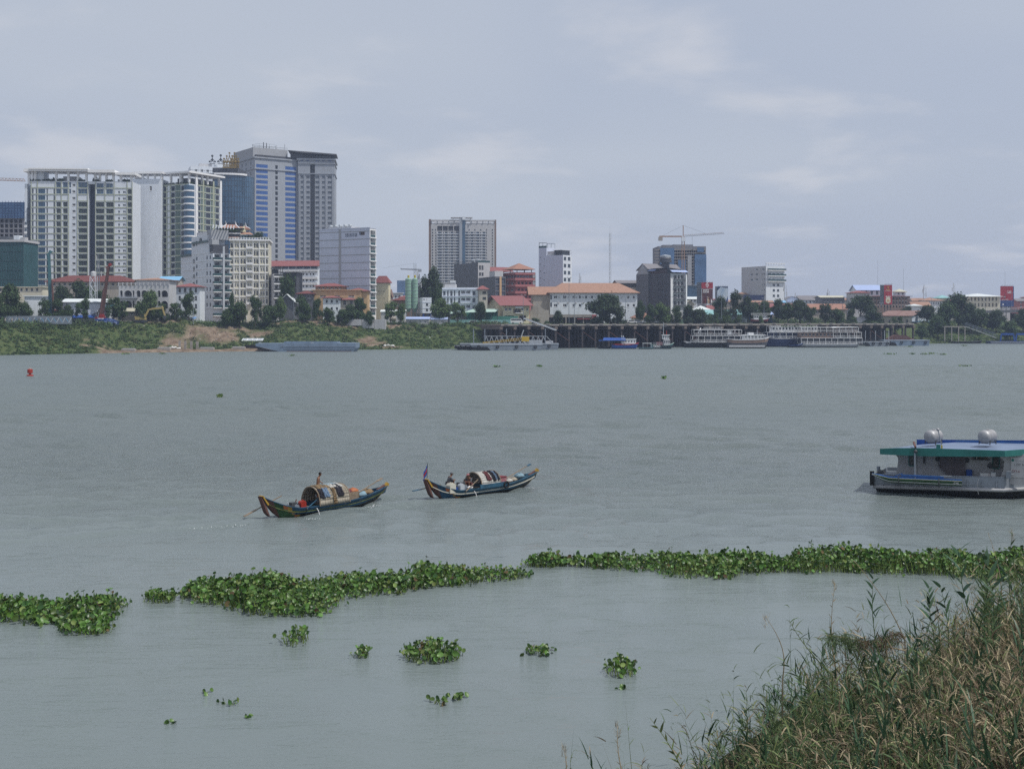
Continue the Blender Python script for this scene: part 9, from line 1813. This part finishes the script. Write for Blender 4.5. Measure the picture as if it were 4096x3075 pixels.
def reedbed():
 r=np.random.default_rng(9);n_=95000;x=r.uniform(-2,38,n_);y=r.uniform(17,58,n_);d=near_d(x,y);p=px_of(x,y);z=near_h(x,y);py=HZ+(H-z)/y*F
 k_=(d>-.1)&(d<24)&(p>2150)&(p<6800)&(py<4100)&(r.random(n_)<(.25+.75*np.clip(d/3.2,0,1))*np.interp(p,[2200,2400,2800,3100,3600],[.02,.10,.22,.36,.36]));x,y,z,d,p=x[k_],y[k_],z[k_],d[k_],p[k_]
 tall=np.interp(p,[2200,2700,3000,3350,3700,4096],[1.35,1.45,1.45,1.5,1.5,1.8])*(1+.22*vnoise(x,y,1.1,4));dry=vnoise(x,y,.65,6)+np.interp(p,[3100,3400,4096],[-.35,.05,.5])+r.normal(0,.42,len(x));hold={}
 st=r.random(len(x))<.62;i=np.where(st)[0];Pp=np.column_stack([x[i],y[i],z[i]-.05]);lean=np.column_stack([r.normal(-.12,.20,len(i)),r.normal(.02,.18,len(i)),np.ones(len(i))]);Ln=tall[i]*r.uniform(.45,1.1,len(i))*np.where(r.random(len(i))<.12,1.75,1)*1.12;isd=dry[i]>.05
 mi=np.where(isd,np.where(r.random(len(i))<.7,2,3),np.where(r.random(len(i))<.6,0,1));hold['a']=(Pp,lean,Ln,r.uniform(.011,.024,len(i)),r.uniform(.0,.5,len(i)),mi)
 per=9;ii=np.repeat(np.arange(len(i)),per);t=r.uniform(.15,1.0,len(ii));ln=lean[ii]/np.linalg.norm(lean[ii],axis=1,keepdims=True);LP=Pp[ii]+ln*(Ln[ii]*t)[:,None];a=r.uniform(0,6.28,len(ii));LD=ln*r.uniform(.5,1.3,len(ii))[:,None]+np.column_stack([np.cos(a),np.sin(a),np.zeros(len(ii))])*.8
 LL=r.uniform(.16,.5,len(ii));brd=(r.random(len(i))<.16)[ii];LL=np.where(brd,LL*1.35,LL);lm=np.where(isd[ii],np.where(r.random(len(ii))<.72,2,np.where(r.random(len(ii))<.5,3,1)),np.where(r.random(len(ii))<.55,0,np.where(r.random(len(ii))<.75,1,2)));lm=np.where(brd,4,lm);LD=np.where(brd[:,None],LD+ln*1.2,LD);hold['b']=(LP,LD,LL,r.uniform(.013,.036,len(ii))*np.where(brd,1.7,1),r.uniform(.4,2.6,len(ii))*np.where(brd,.5,1),lm)
 j=r.choice(len(x),5200);a=r.uniform(0,6.28,5200);LP=np.column_stack([x[j],y[j],z[j]+r.uniform(.05,.8,5200)]);hold['c']=(LP,np.column_stack([np.cos(a),np.sin(a),r.normal(.15,.25,5200)]),r.uniform(.3,1.0,5200),r.uniform(.012,.028,5200),r.uniform(.2,1.4,5200),r.choice([2,3,1],5200,p=[.55,.35,.10]))
 for nm,lab,key,S in(('dead_reeds','matted layer of fallen dead straw low in the reed bank','c',4),('reed_stems','tangle of green and straw coloured reed stems on the near bank','a',4),('reed_leaves','mass of narrow green and dry reed leaves on the near bank','b',3)):
  Pp_,Dd_,L_2,W_2,dr_,m2_=hold[key];o=link(nm,ribbons(Pp_,Dd_,L_2,W_2,dr_,nm,['reed_green','reed_pale','reed_dry','reed_brown','reed_blue'],m2_,S,r));tag(o,lab,'reeds',None,'stuff')
 print('reeds',len(i),len(ii))
reedbed()
def leafmat(n_,r,ms):return np.array([ms[k_]for k_ in r.integers(0,len(ms),n_)])
def reed(tip,base,Y,nl,m_,lab,ll=.45,lw=.045,bow=.15,drp=1.4,panicle=False,seed=0,grp='tall single reeds'):
 p=at(*base,Y);q=at(*tip,Y+random.Random(seed).uniform(-.6,.6));gz=float(near_h(np.array([p.x]),np.array([p.y]))[0]);e=thing('giant_reed',lab,'reed',(p.x,p.y,min(gz,p.z)-.1),0,grp);o=Vector(e.location);q=q-o;p0=p-o;r=np.random.default_rng(seed+200);pts=[Vector((p0 .x,p0 .y,0))];N=8;sidev=Vector((1,0,0))*bow*(1 if seed%2 else-1)
 for i in range(N+1):t=i/N;pts.append(p0 .lerp(q,t)+sidev*math.sin(math.pi*t)*(q-p0).length)
 MB().path(pts,[.018]+[.018*(1-.75*i/N)for i in range(N+1)],m_ if m_!='reed_blue' else 'reed_green',5).build('stem',e,smooth=True);P_=[];D2=[];L2=[]
 for i in range(nl):
  t=.22+.76*i/max(1,nl-1);k_=t*N;j=min(N-1,int(k_));c=pts[1+j].lerp(pts[2+j],k_-j);ax=(pts[2+j]-pts[1+j]).normalized();s=(-1)**i;dd=ax*r.uniform(.7,1.1)+Vector((s*r.uniform(.35,.8),r.normal(0,.35),0));P_.append(c);D2 .append(dd);L2 .append(ll*r.uniform(.6,1.1)*(1.0 if t<.85 else .75))
 me=ribbons(np.array([list(v)for v in P_]),np.array([list(v)for v in D2]),np.array(L2),np.full(nl,lw*1.5)*r.uniform(.7,1.1,nl),r.uniform(.4,drp,nl),'leaves',[m_],np.zeros(nl),5,r);link('leaves',me,e)
 if panicle:n_=26;T=np.array([list(pts[-1])]*n_)+r.normal(0,.03,(n_,3));link('plume',ribbons(T-np.array([0,0,.3])*r.random((n_,1)),np.column_stack([r.normal(0,.35,n_),r.normal(0,.3,n_),np.ones(n_)]),r.uniform(.1,.25,n_),np.full(n_,.008),np.full(n_,.5),'plume',['reed_dry'],np.zeros(n_),3,r),e)
for i,a in enumerate((((3492,2305),(3535,2700),31,16,'reed_blue','tall blue green reed standing alone above the hanging vines',.50,.06),((3535,2640),(3600,3060),26,14,'reed_blue','dark upright reed below the tall blue green reed',.55,.06),((3715,2345),(3770,2660),33,16,'reed_blue','leafy blue green reed in the middle of the bank',.60,.06),((3760,2340),(3790,2640),33,12,'reed_blue','second leafy reed just right of the middle reed',.55,.06),((3842,2190),(3885,2480),34,9,'reed_blue','broad bladed reed rising against the hyacinth mat',.75,.09),((3940,2230),(3975,2570),34,12,'reed_blue','wide leaved reed right of the broad bladed reed',.75,.09),((3340,2330),(3350,2720),33,14,'reed_dry','pale dry reed with a thin plume at the left shoulder of the bank',.22,.022),((3062,2465),(3130,2720),29,3,'reed_dry','thin bare arching stalk over the water',.1,.01),((3156,2480),(3330,2700),30,10,'reed_pale','thin drooping reed leaning left over the water',.25,.02),((3135,2640),(3290,2860),28,18,'reed_green','leafy reed leaning left over the water',.45,.03),((3100,2830),(3120,3070),26,18,'reed_green','fan of fresh leaves in the lower middle',.5,.035),((2600,2870),(2745,3120),26.5,12,'reed_pale','leaning pale reed with broad alternate leaves at lower left of the bank',.30,.04),((2770,3020),(2830,3140),26,10,'reed_green','short leafy reed near the bottom edge',.25,.03),((3415,2240),(3620,2560),33,4,'reed_dry','long straw coloured stalk slanting left above the tall reed',.12,.012),((4050,2130),(4060,2500),34,8,'reed_green','high thin reed near the right edge',.35,.03),((3952,2130),(4010,2430),35,5,'reed_dry','thin brown stalk crossing the hyacinth mat',.15,.012),((4020,2560),(4060,2900),28,12,'reed_dry','tall straw stalk at the right edge',.4,.03),((3690,2620),(3720,2960),28,10,'reed_pale','pale green reed above the vine leaves',.4,.035),((3920,2680),(3890,3000),27,10,'reed_dry','dry pale reed right of the vine leaves',.4,.035),((2255,2985),(2262,3130),26.5,8,'reed_dry','little brown sprig at the left end of the near bank',.14,.014),((2470,2905),(2500,3130),26.5,9,'reed_dry','small brown plume left of the leaning pale reed',.16,.014))):
 reed(a[0],a[1],a[2],a[3],a[4],a[5],a[6],a[7],bow=.05 if i!=7 else .12,seed=i,panicle=i in(6,7,14,19,20))
r_=random.Random(12)
for i in range(26):
 px=r_.uniform(3420,4120);tp=np.interp(px,[3420,3700,3850,4120],[2500,2400,2300,2180])+r_.uniform(0,230);Y=r_.uniform(28,34);mm=r_.choice(['reed_blue','reed_green','reed_green','reed_pale','reed_dry'])
 near='the hanging vine' if px<3600 else 'the middle reeds' if px<3800 else 'the hyacinth mat end' if px<3980 else 'the right edge'
 reed((px+r_.uniform(-40,40),tp),(px+r_.uniform(-20,30),tp+r_.uniform(260,420)),Y,r_.randint(14,26),mm,'leafy %s reed in the dense stand by %s'%({'reed_blue':'blue green','reed_green':'green','reed_pale':'pale','reed_dry':'straw'}[mm],near),r_.uniform(.32,.6),r_.uniform(.022,.042),bow=r_.uniform(.02,.09),drp=2.2,seed=60+i,grp='leafy reeds in the stand')
def leafcloud(name,lab,cat,cx_,cy_,Y,rx,ry,n_,m_,size,seed):
 r=np.random.default_rng(seed);c=at(cx_,cy_,Y);s=Y/F;p_=np.column_stack([r.normal(0,rx*s*.5,n_),r.normal(0,.35,n_),r.normal(0,ry*s*.5,n_)]);me=hya(p_[:,:2],p_[:,2]+0,name,seed,size,m_,stalk=False);o=link(name,me,None,tuple(c));tag(o,lab,cat);return o
mat('vine_leaf',(0.045,0.10,0.025),.45,.3,2,island=.35,trans=.2,spec=.4);mat('vine_fine',(0.075,0.115,0.04),.6,.3,2,island=.35,trans=.25)
leafcloud('creeper','broad leaved creeper patch low in the reeds near the bottom edge','creeper',3790,2965,26.2,120,62,240,'vine_leaf',(.06,.13),1);leafcloud('creeper','creeper leaves at the bottom right corner','creeper',4060,3040,26,60,40,90,'vine_leaf',(.06,.13),2)
def curtain():
 r=np.random.default_rng(77);n_=1300;px=r.uniform(3300,3600,n_);top=np.interp(px,[3300,3380,3480,3600],[2535,2540,2560,2520]);Y=31.6;P_=np.array([list(at(a,b_+abs(r.normal(0,26)),Y+r.normal(0,.35)))for a,b_ in zip(px,top)]);n2=n_
 D2=np.column_stack([r.normal(0,.5,n2),r.normal(-.2,.4,n2),r.normal(-.1,.6,n2)]);o=link('hanging_vine',ribbons(P_,D2,r.uniform(.12,.5,n2),r.uniform(.008,.02,n2),r.uniform(1.5,5,n2),'hanging_vine',['vine_fine','reed_green','reed_brown'],np.where(px>3430,r.choice([0,2,2],n2),r.choice([0,0,1],n2)),4,r));tag(o,'curtain of fine green vine hanging from bent reeds at the bank shoulder','vine')
 b=MB();a=at(3300,2540,Y);c=at(3620,2600,Y);b.path([a,a.lerp(c,.3)+Vector((0,0,.05)),a.lerp(c,.6),c],[.012,.014,.016,.02],'reed_dry',5);b.path([at(3380,2545,Y),at(3385,2700,Y),at(3400,2860,Y-.5)],.013,'reed_dry',5);o=b.build('bent_reed',None,(0,0,0));tag(o,'bent dry reed carrying the hanging vine','reed')
curtain()
